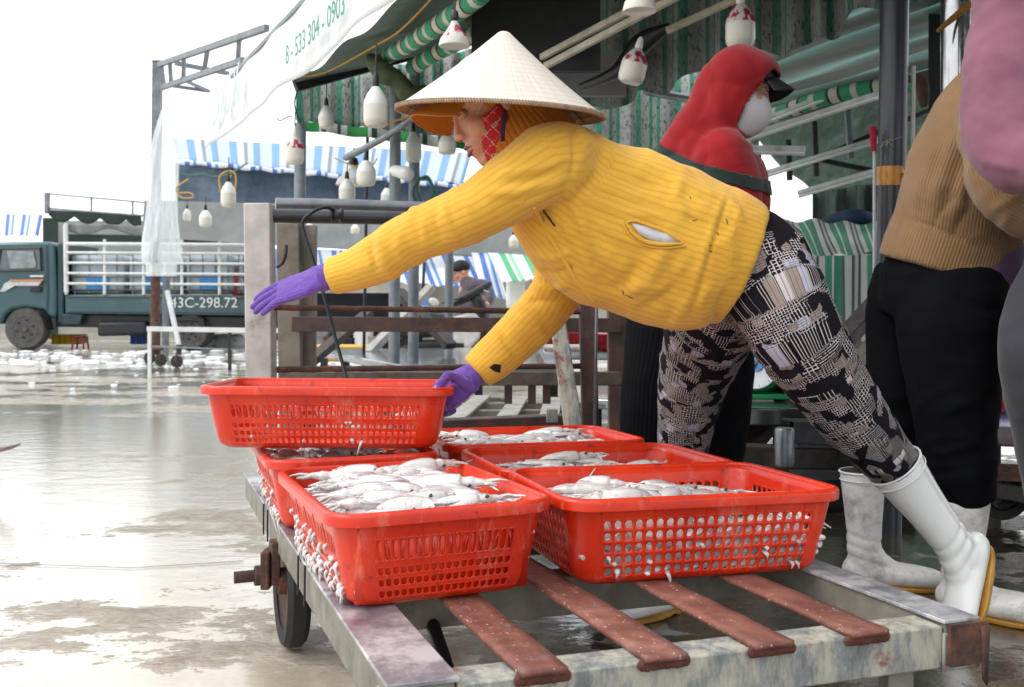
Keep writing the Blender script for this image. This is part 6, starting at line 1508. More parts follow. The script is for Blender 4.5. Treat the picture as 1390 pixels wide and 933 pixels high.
# chassis, bed
flat([(78, 330), (86, 330), (86, 438), (78, 438)], 1.4, M['teal_dark'], 'cab_back_panel', lr)
flat([(88, 400), (352, 401), (352, 429), (88, 426)], 1.85, M['teal_paint'], 'bed', lr, TD, .02)
for y in (403, 423): MB().tube([P(92, y, TD-.01), P(348, y+2, TD-.01)], .014, 6).build('bed_moulding', M['teal_dark'], lr)
flat([(75, 426), (352, 430), (345, 447), (75, 444)], 1.4, M['black'], 'chassis', lr, TD+.15, .02)
flat([(131, 437), (198, 436), (199, 455), (131, 457)], .5, M['dark_steel'], 'fuel_tank', lr, TD, .05)
flat([(82, 426), (112, 427), (108, 441), (82, 441)], .5, M['teal_dark'], 'battery_box', lr, TD, .02)
flat([(233, 431), (276, 432), (280, 446), (272, 446), (268, 437), (236, 437)], .5, M['dark_steel'], 'mudguard', lr, TD, .02)
MB().tube([P(54, 420, TD), P(64, 428, TD), P(69, 448, TD)], [(.02, .12)]*3, 8, hint=(0, 0, 1)).build('mudguard', M['dark_steel'], lr)
def wheel(par, x, y, r, d, w=.22, mat='dustrubber', rimm='dustrubber'):
    c = P(x, y, d); c.z = max(c.z, r); 
    ty = MB().lathe(c, [(r*.62, 0), (r*.92, -.01), (r, .03), (r, w-.03), (r*.92, w), (r*.6, w)], 44, (0, 1, 0)).build('tyre', M[mat], par)
    MB().lathe(c+Vector((0, -.004, 0)), [(0, -.035), (r*.14, -.035), (r*.16, .0), (r*.40, .03), (r*.52, .012), (r*.60, -.006), (r*.64, .004), (r*.64, .03)], 36, (0, 1, 0)).build('rim', M[rimm], ty)
    for k in range(6):
        a = k*math.pi/3+.3; MB().ell(c+Vector((math.cos(a)*r*.42, -.006, math.sin(a)*r*.42)), (r*.09, .008, r*.06)).build('rim_hole', M['black'], ty)
    return ty
wheel(lr, 34, 446, .345, TD+.02); wheel(lr, 258, 450, .30, TD+.05, .4)
wheel(lr, 34, 446, .345, TD+1.5); wheel(lr, 258, 450, .30, TD+1.4, .4)
text_mesh('number_plate_text', '43C-298.72', .235, P(231, 417.5, TD-.02), (1, 0, 0), (0, 0, 1), M['cagewhite'], lr, ext=.01)
# white cage
for x in (90, 142, 195, 247, 298, 344):
    MB().tube([P(x, 400, TD), P(x, 303 if x == 90 else 325, TD)], .026, 8).build('cage_post', M['cagewhite'], lr)
for y in (331, 343, 357, 371, 385): MB().tube([P(90, y, TD-.02), P(346, y+1.5, TD-.02)], .022 if y > 335 else .03, 8).build('cage_rail', M['cagewhite'], lr)
MB().tube([P(89, 305, TD), P(90, 397, TD)], .04, 8).build('cage_corner', M['cagewhite'], lr)
for y in (331, 343, 357, 371, 385): MB().tube([P(92, y+2, TD+1.8), P(346, y+3, TD+1.8)], .022, 8).build('cage_rail', M['cagewhite'], lr)
sheet(lambda u, v: P(90+u*230, 304+u*6+v*(10+4*math.sin(u*18)), TD+v*.1)+Vector((0, .03*math.sin(u*50), .01*math.sin(u*30))), 60, 4, 'tarp_roll', M['greytarp'], lr)
MB().prism([P(91, 318, TD+.3), P(330, 321, TD+.3), P(330, 330, TD+.3), P(91, 330, TD+.3)], (0, .02, 0)).build('shade_net', M['darkgreen'], lr)
for x0, x1 in ((92, 168), (171, 245), (249, 318), (321, 346)):
    tk = thing('liquid_tank', P((x0+x1)/2, 398, TD+.6), 'white cube liquid tank on the lorry bed, '+{92: 'nearest the cab', 171: 'second from the cab', 249: 'third from the cab with a blue label', 321: 'farthest from the cab'}[x0], 'tank', 'white tanks on the lorry')
    a, b = P(x0, 399, TD+.15), P(x1, 346, TD+.15)
    MB().box(((a.x+b.x)/2, TD+.65, (a.z+b.z)/2), (b.x-a.x-.04, .95, b.z-a.z)).build('tank', M['tank'], tk, bevel=.08)
    for k in range(4):
        x = a.x+(b.x-a.x)*(k+.5)/4; MB().tube([Vector((x, TD+.155, a.z)), Vector((x, TD+.155, b.z))], .010, 5).build('cage_wire', M['grey_steel'], tk)
    for k in range(3):
        z = a.z+(b.z-a.z)*(k+.3)/3; MB().tube([Vector((a.x, TD+.15, z)), Vector((b.x, TD+.15, z))], .012, 5).build('cage_wire', M['grey_steel'], tk)
    if x1-x0 > 40: MB().box(P((x0+x1)/2+2, 385, TD+.14), (.36, .01, .2)).build('label', M['bluelabel'], tk)
# crates and drums under and beyond the lorry
def crate(x, y, wpx, hpx, d, mat, label, cat='crate', dep=.4, par=None, n=1):
    a = P(x, y, d); w_, h_ = wpx/F*d, hpx/F*d; t = thing('crate', (a.x, d, max(0, a.z)), label, cat)
    zb = max(0, a.z)
    m = MB(); m.box((a.x, d+dep/2, zb+h_*.5), (w_*.94, dep*.94, h_*.96)); m.build('body', mat, t, bevel=.01)
    for k in range(3): MB().box((a.x, d+dep/2, zb+h_*(.18+.36*k)), (w_, dep, h_*.09)).build('rib', mat, t, bevel=.004)
    for k in range(5): MB().box((a.x-w_*.42+w_*.21*k, d+.001, zb+h_*.5), (w_*.02, .03, h_*.9)).build('rib', mat, t)
    return t
crate(87, 468, 38, 14, 17.2, M['yellowbox'], 'yellow crate on the wet ground under the lorry cab')
crate(186, 468, 20, 14, 17.2, M['bluebox'], 'blue crate on the ground under the lorry bed')
st = thing('stool', (P(109, 466, 17).x, 17, 0), 'small red plastic stool on the ground behind the lorry front wheel', 'stool')
MB().box((P(109, 466, 17).x, 17, .2), (.2, .2, .025)).build('seat', M['redbox'], st, bevel=.01)
for i in (-1, 1):
    for j in (-1, 1): MB().beam((P(109, 466, 17).x+i*.08, 17+j*.08, .19), (P(109, 466, 17).x+i*.1, 17+j*.1, 0), .025, .025, (0, 1, 0)).build('leg', M['redbox'], st)
wb = MB()
for k in range(5): wb.ell(P(286+k*9, 463, 17.6+.2*(k % 2))+Vector((0, 0, -.02)), (.16, .2, .15), nu=12, nv=8)
tag(wb.build('sacks', M['whitetarp']), 'heaped white sacks on the ground by the lorry rear wheel', 'sacks', kind='stuff')

# ================================================================== LEFT POLE FRAME on casters with truss
pf = thing('pole_frame', (P(213, 490, 12.6).x, 12.6, 0), 'tall grey and rust pole frame on caster wheels wrapped in clear plastic', 'frame')
MB().tube([P(211, 482, 12.6), P(211, 372, 12.6)], .060, 16).build('rusty_pole', M['rust'], pf)
MB().beam(P(210.5, 374, 12.6), P(214, 84, 12.6), .105, .09, (0, 1, 0)).build('pole', M['grey_paint'], pf)
MB().beam(P(208, 84, 12.6), P(221, 84, 12.6), .09, .02).build('pole_cap', M['grey_paint'], pf)
MB().beam(P(224, 492, 12.9), P(226, 376, 12.9), .075, .06, (0, 1, 0)).build('inner_post', M['grey_steel'], pf)
MB().beam(P(227, 395, 12.4), P(243, 470, 12.2), .05, .05, (0, 1, 0)).build('brace', M['white_metal'], pf)
MB().beam(P(243, 468, 12.2), P(243, 482, 12.2), .05, .05, (0, 1, 0)).build('brace_foot', M['black'], pf)
for x, d in ((203, 12.9), (218, 12.4), (240, 12.1)):
    c = P(x, 490, d); c.z = .075
    w_ = MB().lathe(c, [(.0, -.025), (.05, -.025), (.075, -.02), (.075, .02), (.05, .025), (0, .025)], 24, (.3, 1, 0)).build('caster_wheel', M['rubber'], pf)
    MB().beam(c+Vector((0, -.035, 0)), c+Vector((.01, -.035, .12)), .02, .01, (0, 1, 0)).build('fork', M['rust'], w_)
MB().lathe(P(213, 474, 12.55), [(.07, -.02), (.085, 0), (.07, .02)], 14, (0, 0, 1)).build('chain_wrap', M['rust'], pf)
# truss runs from the pole towards the near right, rising in the picture
a0, a1 = P(216, 88, 12.5), P(362, 38, 9.2); b0, b1_ = P(220, 119, 12.5), P(330, 82, 9.8)
MB().beam(a0, a1, .05, .06).build('truss_chord', M['grey_paint'], pf); MB().beam(b0, b1_, .05, .06).build('truss_chord', M['grey_paint'], pf)
for t in (.03, .13, .29, .53, .80): 
    q = a0.lerp(a1, t); r_ = b0.lerp(b1_, t*1.08 if t < .8 else .95); MB().beam(q, r_, .04, .04, (0, 1, 0)).build('truss_strut', M['grey_paint'], pf)
MB().beam(P(238, 86, 12.8), P(310, 100, 13.5), .05, .05).build('truss_arm', M['grey_paint'], pf)
MB().beam(P(236, 117, 12.8), P(284, 124, 13.5), .04, .04).build('truss_arm', M['grey_paint'], pf); MB().beam(P(246, 107, 12.6), P(283, 124, 13.4), .03, .04).build('truss_arm', M['grey_paint'], pf)
def wr(u, v):
    a = u*2*math.pi; xw = 8+14*min(1, v*2.2)+(3*math.sin(v*9)); c = P(219+(8*(1-v)**2)*1.0, 150+v*225, 12.45); r = xw/F*12.4
    if v > .93: r *= .8
    return c+Vector((math.cos(a)*r*(1+.10*math.sin(a*7+v*5)), math.sin(a)*r*.6*(1+.12*math.sin(a*6+v*7)), 0))
MB().grid(wr, 48, 30).build('plastic_wrap', M['wrap'], pf)
# low white rail table in front of the lorry
rl = thing('rail_bench', (P(270, 470, 11.5).x, 11.5, 0), 'low bench frame with white top rail and dark legs in front of the lorry', 'bench')
MB().beam(P(200, 446.5, 11.6), P(400, 449.5, 11.6), .045, .055).build('top_rail', M['cagewhite'], rl)
for x in (203, 312, 337, 395): MB().beam(P(x, 449, 11.6), Vector((P(x, 449, 11.6).x, 11.6, 0)), .035, .035, (0, 1, 0)).build('leg', M['dark_steel'] if x > 300 else M['cagewhite'], rl)
MB().beam(P(203, 470, 11.6), P(395, 492, 11.6)+Vector((0, 0, .12)), .02, .02).build('stretcher', M['grey_steel'], rl)
# small dark thing at the left edge
tag(MB().tube([P(-12, 612, 4.3), P(8, 609, 4.2), P(27, 603, 4.1)], [(.035, .012), (.028, .010), (.004, .003)], 12, sub=4).build('fallen_fish', M['darkfish']), 'dark fish tail shaped scrap at the left edge of the yard', 'fish')

# ================================================================== FAR STALLS
wl = tag(MB().box((4, 26.1, 1.05), (60, .2, 2.1)).build('back_wall', M['wallgrey']), 'long stained grey wall closing the far side of the market', 'wall')
def awning(nm, label, pts, dt, db, mat, n=40, parent=None, wav=.02):
    """pts: top-left, top-right, bottom-right, bottom-left in the picture; dt, db depths of the top and bottom edges"""
    t = thing(nm, P(*pts[3], db), label, 'awning')
    a, b, c, d_ = P(*pts[0], dt), P(*pts[1], dt), P(*pts[2], db), P(*pts[3], db)
    sheet(lambda u, v: (a.lerp(b, u)).lerp(d_.lerp(c, u), v)+Vector((0, 0, wav*math.sin(u*55)*v)), n, 8, 'cloth', mat, t); return t
aw = awning('awning', 'large blue and white striped awning roof behind the bulbs', [(236, 188), (640, 208), (628, 250), (242, 217)], 18.5, 16.2, M['blue_awning'], 60)
sheet(lambda u, v: P(242+u*386, 217+u*33+v*6+1.2*math.sin(u*60), 16.15), 70, 2, 'fringe', M['bluebright'], aw)
bt_ = thing('curtain', P(450, 260, 17), 'blue floral tarp wall hanging under the blue and white awning', 'curtain'); sheet(lambda u, v: P(238+u*420, (221+u*30)*(1-v)+(280+u*4)*v, 17.0)+Vector((0, .1*math.sin(u*25), 0)), 60, 5, 'tarp', M['bluetarp'], bt_)
gb = thing('panel', P(400, 320, 16.9), 'long grey sheet band below the blue floral tarp', 'panel'); MB().prism([P(196, 272, 15), P(740, 286, 15.8), P(740, 352, 15.8), P(700, 352, 15.8), P(192, 322, 15)], (0, .06, 0)).build('sheet', M['greytarp'], gb)
awning('awning', 'bright blue and white striped awning low behind the raised arm', [(352, 338), (640, 343), (664, 392), (352, 372)], 16.5, 14.8, M['bluebright'], 60)
awning('awning', 'blue and white awning piece right behind the motorcyclist', [(640, 343), (672, 345), (690, 408), (655, 400)], 15.5, 14.2, M['bluebright'], 20)
awning('awning', 'green and white striped awning between the two yellow sleeves', [(662, 343), (745, 348), (760, 376), (682, 384)], 15, 13.2, M['greenwhite'], 24)
awning('awning', 'blue and white awning at the left edge above the lorry cab', [(-20, 290), (58, 292), (52, 320), (-20, 320)], 22, 20, M['bluebright'], 20)
sc_ = thing('awning', P(120, 300, 20), 'dark green scalloped tarp slung from a rail behind the lorry', 'awning')
sheet(lambda u, v: P(66+u*126, 285+u*8+(7+9*abs(math.sin(u*math.pi*3.6)))*v, 20.0), 60, 4, 'tarp', M['darkgreen'], sc_)
MB().tube([P(64, 263, 20), P(196, 275, 20)], .018, 5).build('rail', M['grey_steel'], sc_); MB().tube([P(64, 283, 20), P(196, 293, 20)], .022, 5).build('rail', M['grey_steel'], sc_)
for x, y0, y1 in ((64, 262, 290), (124, 268, 288), (180, 273, 291)): MB().tube([P(x, y0, 20), P(x, y1, 20)], .022 if x > 70 else .06, 6).build('rail_post', M['grey_steel'], sc_)
board(58, 296, 76, 460, 20, 20, M['darkgreen'], 'dark upright board left of the scalloped tarp', .1)
board(76, 300, 345, 345, 22, 22, M['greytarp'], 'grey tarp wall behind the lorry cage', .1)
for x, lab in ((328, 'red pump box at the rear of the lorry bed'),): tag(MB().box(P(x, 385, TD+.4), (.25, .3, .4)).build('pump_box', M['redbox'], bevel=.03), lab, 'box')
# black board paints in the dim interior of the far stalls, tubs before it
board(372, 398, 560, 462, 15.5, 15.5, M['blackstuff'], 'black board standing for the dim interior of the far stall behind the rusty bars', .5)
rn = random.Random(4)
cols_ = ['whitetarp', 'bluebox', 'grey_steel', 'maroon', 'dark_steel', 'whitetarp', 'wallgrey', 'yellowbox', 'bluebox']
nmz = ('white', 'blue', 'grey', 'maroon', 'charcoal', 'pale', 'dull grey', 'yellow', 'deep blue')
for k in range(9):
    x = 395+k*19+rn.uniform(-4, 4); a = P(x, 466-rn.uniform(0, 8), 15.0); h_ = rn.uniform(.18, .45)
    t = thing('storage_tub', (a.x, 15.0, 0), nmz[k]+' tub number in the row before the far stall, '+('left' if k < 4 else 'right')+' part', 'tub'); t['label'] = nmz[k]+' tub standing in the far stall behind the '+('left' if k < 3 else 'middle' if k < 6 else 'right')+' part of the rusty bars'
    MB().lathe((a.x, 15.0, 0), [(.12, 0), (.16, h_), (.17, h_), (.17, h_+.02), (.15, h_+.02), (.14, h_-.02)], 18).build('tub', M[cols_[k]], t)
def crate2(*a, **k): return crate(*a, **k)
crate(462, 492, 98, 22, 9.6, M['yellowbox'], 'yellow plastic crate on the ground behind the wet table', dep=.5)
# blue white upright things and wall clutter
tube_thing('broom', [P(574, 395, 13), P(576, 358, 13)], .02, M['dark_steel'], 'broom handle leaning on the far grey wall', 'broom', 1)
tag(MB().tube([P(574, 416, 13), P(574, 405, 13), P(575, 393, 13)], [(.07, .03), (.06, .03), (.02, .02)], 10).build('blue_scoop', M['bluelabel']), 'blue plastic scoop hanging against the far grey wall', 'scoop')
board(560, 352, 740, 470, 18, 18, M['wallgrey'], 'pale grey stall wall behind the motorcyclist', .1)
for (x, y, w_, h_, m_, lab) in ((745, 420, 18, 50, 'whitetarp', 'white sacks stacked behind the green awning stall'), (700, 395, 26, 50, 'whitetarp', 'hanging white cloth behind the motorcyclist'), (725, 408, 12, 26, 'dark_steel', 'dark figure shaped bundle in the far stall')):
    tag(MB().box(P(x, y, 14), (w_/F*14, .3, h_/F*14)).build('bundle', M[m_], bevel=.06), lab, 'bundle')
# wet steel table in the middle ground
def table(pts, z, label, legs, mat='wettop', th=.05, legmat='dark_steel', lw=.05):
    q = [Vector(((x-CX)/F*((HC-z)*F/(y-CY)), (HC-z)*F/(y-CY), z)) for x, y in pts]
    c = sum(q, Vector())/len(q); t = thing('market_table', (c.x, c.y, 0), label, 'table')
    MB().prism([v-Vector((0, 0, th)) for v in q], (0, 0, th)).build('top', M[mat], t, bevel=.008)
    for x, y in legs:
        d = (HC-z)*F/(y-CY); a = Vector(((x-CX)/F*d, d, z-th)); MB().beam(a, (a.x, a.y, 0), lw, lw, (0, 1, 0)).build('leg', M[legmat], t)
    return t
table([(425, 474), (540, 495), (760, 494), (790, 471)], .42, 'long low steel table with water on its top behind the rack', [(440, 478), (545, 492), (592, 490), (650, 490), (752, 490), (470, 474)])
table([(796, 500), (800, 541), (905, 546), (905, 497)], .34, 'wet steel table behind the timber prop and crates', [(808, 536), (890, 538)], lw=.06)
table([(730, 462), (738, 478), (900, 480), (900, 462)], .46, 'far wet table under the red crates', [(745, 476), (850, 476)])
tag(MB().beam(P(500, 480, 7.6), P(585, 390, 8.2), .08, .05).build('timber_strut', M['white_wood']), 'pale plank leaning diagonally behind the rusty bar', 'plank')
tag(MB().beam(P(405, 505, 6.8), P(500, 425, 7.6), .09, .05).build('timber_strut', M['darkwood']), 'dark plank leaning left behind the rusty bar', 'plank')
tag(MB().beam(P(540, 395, 7.6), P(612, 470, 7.2), .10, .05).build('timber_strut', M['darkwood']), 'dark plank leaning right by the pipe posts', 'plank')
for x, y, w_, h_, d, lab in ((760, 468, 62, 17, 7.4, 'crimson crate at the bottom left of the far stack'), (800, 452, 20, 22, 8.0, 'crimson crate above, left of the brown post'), (823, 477, 30, 24, 6.8, 'crimson crate nearest the brown cabinet'), (790, 425, 24, 22, 8.2, 'topmost crimson crate beside the far sleeve')):
    crate(x, y, w_, h_, d, M['redbox'], lab, dep=.35)
cb = thing('cabinet', (P(856, 500, 5.6).x, 5.6, 0), 'dark brown wooden cabinet behind the black trousers', 'cabinet')
a = P(838, 498, 5.6); b = P(878, 418, 5.6); MB().box(((a.x+b.x)/2, 5.8, (b.z)/2+.0), (b.x-a.x, .4, b.z)).build('body', M['cabinet'], cb, bevel=.01); MB().box(((a.x+b.x)/2, 5.59, b.z*.7), ((b.x-a.x)*.8, .02, b.z*.42)).build('door', M['darkwood'], cb, bevel=.01)

# ================================================================== MOTORBIKE AND RIDER
mbk = thing('motorbike', (P(640, 470, 9.8).x, 9.8, 0), 'motorbike with white fairing and round mirror parked in the middle distance', 'motorbike')
bd_ = 9.8
wheel(mbk, 540, 475, .26, bd_, .09, 'rubber', 'dark_steel'); wheel(mbk, 690, 475, .26, bd_+.1, .09, 'rubber', 'dark_steel')
MB().tube([P(660, 470, bd_), P(655, 440, bd_), P(650, 412, bd_), P(640, 402, bd_)], [.05, .06, .07, .04], 12, sub=3).build('fork_cowl', M['black'], mbk)
MB().tube([P(618, 412, bd_-.1), P(632, 405, bd_-.06), P(655, 392, bd_+.02), P(664, 386, bd_+.05)], [.035, .045, .040, .03], 12, sub=3, round_cap=True).build('handlebar', M['black'], mbk)
MB().tube([P(655, 393, bd_), P(664, 397, bd_-.05), P(668, 392, bd_-.06)], .008, 6, sub=3).build('brake_lever', M['grey_steel'], mbk)
MB().tube([P(628, 404, bd_-.12), P(612, 408, bd_-.2), P(600, 412, bd_-.2)], .008, 6).build('mirror_stem', M['black'], mbk)
MB().ell(P(589, 410, bd_-.2), (.055, .018, .036), Matrix.Rotation(R(25), 3, 'Y')).build('mirror', M['white_plastic'], mbk)
MB().prism([P(610, 432, bd_-.06), P(640, 424, bd_-.06), P(655, 428, bd_-.06), P(652, 460, bd_-.06), P(636, 474, bd_-.06), P(606, 474, bd_-.06), P(601, 455, bd_-.06)], (0, .12, 0)).build('fairing', M['bikewhite'], mbk, bevel=.03)
MB().tube([P(560, 452, bd_), P(590, 445, bd_), P(625, 440, bd_)], [.06, .09, .07], 14, sub=3, round_cap=True).build('seat', M['rubber'], mbk)
MB().tube([P(550, 425, bd_+.3), P(580, 424, bd_+.3), P(610, 430, bd_+.3)], [.05, .07, .05], 14, sub=3, round_cap=True).build('rear_fairing', M['grey_steel'], mbk)
MB().tube([P(545, 474, bd_-.02), P(580, 468, bd_-.02), P(630, 470, bd_-.02)], [.03, .05, .05], 10, sub=2).build('engine', M['dark_steel'], mbk)
rd = thing('person', (P(645, 450, 11).x, 11, 0), 'man in black cap and plum grey jacket sitting on the motorbike', 'person')
dd = 10.9
HM = frame(P(623, 368, dd), (-.93, -.28, -.18), (0, 0, 1)); HM.translation = P(615, 371, dd)-HM.to_3x3() @ Vector((.085, 0, 0))
b = MB(); head_parts(b, HM); b.tube([HM @ Vector((-.04, 0, -.1)), P(636, 392, dd), P(640, 425, dd), P(645, 445, dd)], [.05, .11, .12, .12], 16, sub=2)
b.tube([P(650, 390, dd), P(664, 408, dd-.2), P(660, 415, dd-.4)], .035, 10); mn = link_mesh(remesh(b, .006, 4), 'body', M['skin'], rd); head_details(mn, HM)
MB().ell(HM @ Vector((-.012, 0, .048)), (.105, .085, .082), HM.to_3x3(), 24, 14).build('cap', M['capblack'], rd)
MB().tube([HM @ Vector((.075, 0, .05)), HM @ Vector((.16, 0, .035))], [(.07, .008), (.055, .006)], 14, hint=HM.to_3x3() @ Vector((0, 1, 0)), round_cap=True).build('cap_peak', M['capblack'], rd)
m = MB(); m.tube([P(646, 455, dd), P(645, 430, dd), P(640, 405, dd), P(636, 388, dd)], [(.16, .15), (.17, .16), (.17, .15), (.10, .10)], 22, hint=(0, 1, 0), sub=4, round_cap=True)
m.tube([P(642, 388, dd-.1), P(656, 388, dd-.16), P(664, 402, dd-.25), P(660, 414, dd-.36)], [.075, .062, .052, .042], 16, sub=4, round_cap=True)
me = remesh(m, .012, 5); wrinkle(me, .006, 5); link_mesh(me, 'jacket', M['jacket'], rd)
MB().ell(P(655, 418, dd-.4), (.045, .035, .05)).build('hand', M['skin'], rd)
m = MB(); m.tube([P(650, 450, dd), P(635, 455, dd-.2), P(628, 470, dd-.3), P(632, 476, dd-.3)], [.13, .09, .07, .05], 16, sub=3, round_cap=True); link_mesh(remesh(m, .014, 4), 'trousers', M['blackcloth'], rd)

# ================================================================== RIGHT SIDE STALL
sc2 = thing('stall', (P(1150, 480, 5.6).x, 5.8, 0), 'stall draped in green, black and white striped cloth behind the patterned trousers', 'stall')
sheet(lambda u, v: (P(1050, 300, 7.6).lerp(P(1330, 296, 7.6), u)).lerp(P(1075, 349, 5.7).lerp(P(1330, 341, 5.7), u), v)+Vector((0, 0, .015*math.sin(u*40+v*4))), 50, 14, 'cloth_top', M['stall_cloth'], sc2)
sheet(lambda u, v: P(1075+u*255, 349-u*8+v*(150+6*math.sin(u*30)), 5.68)+Vector((0, .03*math.sin(u*60)*v, 0)), 60, 8, 'cloth_front', M['stall_cloth'], sc2)
MB().box((P(1200, 500, 6.3).x, 6.5, .35), (1.0, 1.2, .5)).build('frame', M['darkwood'], sc2)
dg = tag(MB().beam(P(1000, 622, 3.9), P(1205, 396, 4.3), .10, .05).build('brace_plank', M['darkwood'], bevel=.004), 'dark wet plank leaning from the ground up to the dark pole', 'plank')
tag(MB().beam(P(1000, 606, 4.05), P(1190, 404, 4.5), .045, .04).build('brace_plank', M['mossy'], bevel=.004), 'narrow mossy plank behind the dark wet plank', 'plank')
tag(MB().beam(P(1110, 560, 4.3), P(1195, 452, 4.6), .05, .05).build('brace_plank', M['grey_steel2'], bevel=.004), 'grey metal strut beside the dark pole, half hidden by the trousers', 'strut')
tag(MB().beam(P(1090, 604, 4.2), P(1128, 560, 4.5), .035, .03).build('wood_stick', M['straw']), 'short pale stick leaning behind the black box section', 'stick')
tag(MB().beam(P(1100, 472, 5.4), P(1190, 468, 5.4), .05, .04).build('rail', M['grey_steel2']), 'grey rail under the striped stall', 'rail')
tb2 = table([(930, 538), (925, 552), (1170, 556), (1150, 536)], .40, 'dark wet table carrying the green weighing scale', [(950, 550), (1060, 552), (1150, 552)], mat='darktop', th=.07)
scl = thing('weighing_scale', P(1040, 545, 4.0), 'green market scale with white oval dial and blue round badge', 'scale')
sd_ = 4.05
MB().prism([P(1000, 532, sd_), P(1003, 500, sd_), P(1010, 476, sd_), P(1022, 462, sd_), (P(1048, 470, sd_+.1)), P(1056, 500, sd_+.1), P(1058, 532, sd_+.1)], (.02, .16, 0)).build('body', M['greenplastic'], scl, bevel=.012)
MB().box(P(1042, 536, sd_+.05), (.30, .22, .022)).build('tray', M['greenplastic'], scl, bevel=.006)
dc = P(1027, 497, sd_-.03); dax = (Vector((-.55, -.80, .22))).normalized()
MB().lathe(dc, [(.0, 0), (.096, 0), (.100, -.01), (.100, -.04)], 40, dax).build('dial_rim', M['greenplastic'], scl, angle=30)
MB().lathe(dc+dax*.002, [(.0, 0), (.093, 0), (.093, .003), (0, .003)], 40, dax).build('dial', M['dial'], scl)
MB().lathe(dc+dax*.007+Vector((.0, 0, .012)), [(.0, 0), (.035, 0), (.035, .002), (0, .002)], 28, dax).build('badge', M['bluelabel'], scl)
MB().tube([dc+dax*.011+Vector((-.012, 0, -.004)), dc+dax*.011+Vector((.012, 0, .026))], [(.012, .001), (.003, .001)], 8).build('badge_mark', M['yellowbox'], scl)
MB().tube([dc+dax*.0112+Vector((-.014, 0, .012)), dc+dax*.0112+Vector((.014, 0, .020))], [(.003, .001), (.003, .001)], 8).build('badge_mark', M['redbox'], scl)
for k in range(24):
    a = 2*math.pi*k/24; sdv = dax.orthogonal().normalized(); uu = dax.cross(sdv); q = dc+dax*.0055
    if k % 2 == 0: MB().beam(q+(sdv*math.cos(a)+uu*math.sin(a))*.078, q+(sdv*math.cos(a)+uu*math.sin(a))*.088, .0018, .001, dax).build('dial_tick', M['dark_steel'], scl)
tag(MB().box(P(1078, 515, 4.15), (.14, .2, .13)).build('tub', M['maroon'], bevel=.02), 'maroon tub beside the green scale', 'tub')
for i, (xc, dz, lab) in enumerate(((1055, 5.0, 'blue plastic stool under the scale table, left of the dark plank'), (1110, 4.9, 'blue plastic stool under the scale table, behind the patterned trousers'))):
    s_ = thing('stool', (P(xc, 560, dz).x, dz, 0), lab, 'stool'); c = Vector((P(xc, 560, dz).x, dz, 0))
    MB().box(c+Vector((0, 0, .30)), (.26, .26, .02)).build('seat', M['bluechair'], s_, bevel=.008)
    for a in (-1, 1):
        for b in (-1, 1): MB().beam(c+Vector((a*.10, b*.10, .30)), c+Vector((a*.13, b*.13, 0)), .04, .03, (0, 1, 0)).build('leg', M['bluechair'], s_)
bx_ = thing('box_section', P(1110, 590, 3.5), 'black square steel box section lying by the cart', 'box section')
for a, b, w_, h_ in (((1072, 571), (1190, 574), .11, .006), ((1072, 602), (1190, 606), .11, .006)): MB().beam(P(*a, 3.5), P(*b, 3.6), w_, h_).build('face', M['dark_steel'], bx_)
MB().beam(P(1078, 588, 3.48), P(1190, 590, 3.55), .006, .088).build('face', M['dark_steel'], bx_); MB().beam(P(1070, 586, 3.6), P(1190, 589, 3.66), .006, .088).build('face', M['dark_steel'], bx_)
bo = thing('bottle', P(1065, 625, 3.4), 'small grey metal canister with black cap behind the round-holed basket', 'canister')
MB().lathe(P(1065, 612, 3.4), [(.030, -.05), (.033, -.04), (.033, .07), (.028, .078)], 20).build('body', M['grey_steel'], bo); MB().lathe(P(1065, 588, 3.4), [(.016, -.02), (.016, .012), (.012, .016)], 16).build('cap', M['black'], bo)
tag(MB().beam(P(975, 618, 3.6), P(1190, 622, 3.7), .10, .08).build('sill_beam', M['darkwood'], bevel=.006), 'dark timber sill lying on the ground behind the front basket', 'timber')
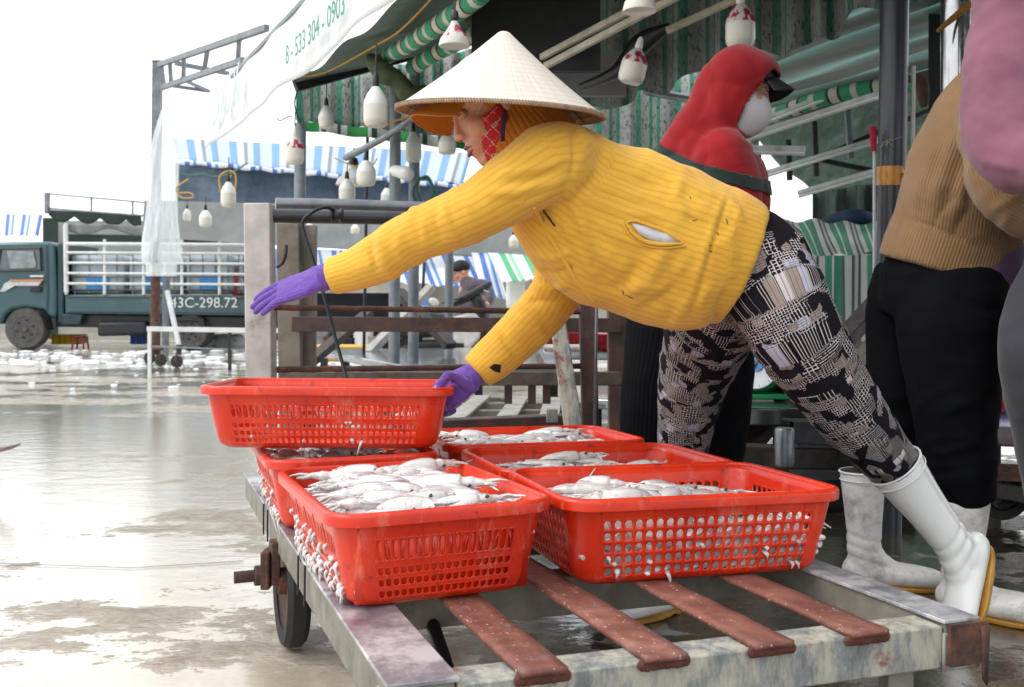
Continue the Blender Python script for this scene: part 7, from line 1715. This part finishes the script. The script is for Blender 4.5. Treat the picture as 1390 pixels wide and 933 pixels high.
tag(MB().box((P(1090, 640, 3.9).x, 3.95, .06), (.8, .35, .12)).build('storage_board', M['blackstuff'], bevel=.02), 'low black crate base in the shade behind the cart', 'crate')
# blue chair and wet table at the far right
ch = thing('chair', (P(1365, 560, 3.9).x, 3.9, 0), 'indigo plastic chair with slotted back at the right edge', 'chair')
MB().prism([P(1346, 545, 3.9), P(1350, 470, 3.95), P(1358, 455, 3.95), P(1378, 500, 3.95), P(1376, 545, 3.9)], (0, .02, 0)).build('backrest', M['bluechair'], ch, bevel=.006)
for x in (1354, 1362): MB().tube([P(x-1, 520, 3.89), P(x+4, 478, 3.93)], .005, 6).build('back_slot', M['maroon'], ch)
MB().tube([P(1345, 530, 3.85), P(1372, 530, 3.82), P(1380, 510, 3.8)], .012, 8, sub=3).build('armrest', M['grey_stripe'], ch)
MB().box(P(1372, 550, 4.05), (.36, .34, .03)).build('seat', M['bluechair'], ch, bevel=.008)
for i in (-1, 1):
    for j in (-1, 1): c = P(1372, 550, 4.05); MB().beam(c+Vector((i*.16, j*.15, 0)), (c.x+i*.18, c.y+j*.17, 0), .03, .03, (0, 1, 0)).build('leg', M['bluechair'], ch)
tag(MB().lathe(P(1378, 535, 3.6), [(.045, -.06), (.05, -.05), (.05, .05), (.04, .075), (.015, .085)], 18).build('red_bottle', M['redbox']), 'red plastic bottle on the wet table at the right edge', 'bottle')
t5 = table([(1338, 555), (1325, 578), (1500, 586), (1500, 556)], .36, 'wet table with scraps of fish at the right edge', [(1345, 574), (1420, 578)], mat='fishtop', th=.07, legmat='darkwood')
MB().beam(P(1330, 640, 3.4), P(1480, 646, 3.4), .06, .05).build('shelf_rail', M['rust'], t5); MB().beam(P(1330, 660, 3.5), P(1480, 690, 3.5), .06, .05).build('shelf_rail', M['darkwood'], t5)
wheel(t5, 1362, 670, .10, 3.6, .04, 'rubber', 'dark_steel')
yb = tag(MB().box(P(1395, 340, 2.9), (.1, .1, .05)).build('yellow_crate', M['yellowbox'], bevel=.01), 'yellow scrap of plastic beside the tan hem', 'plastic')
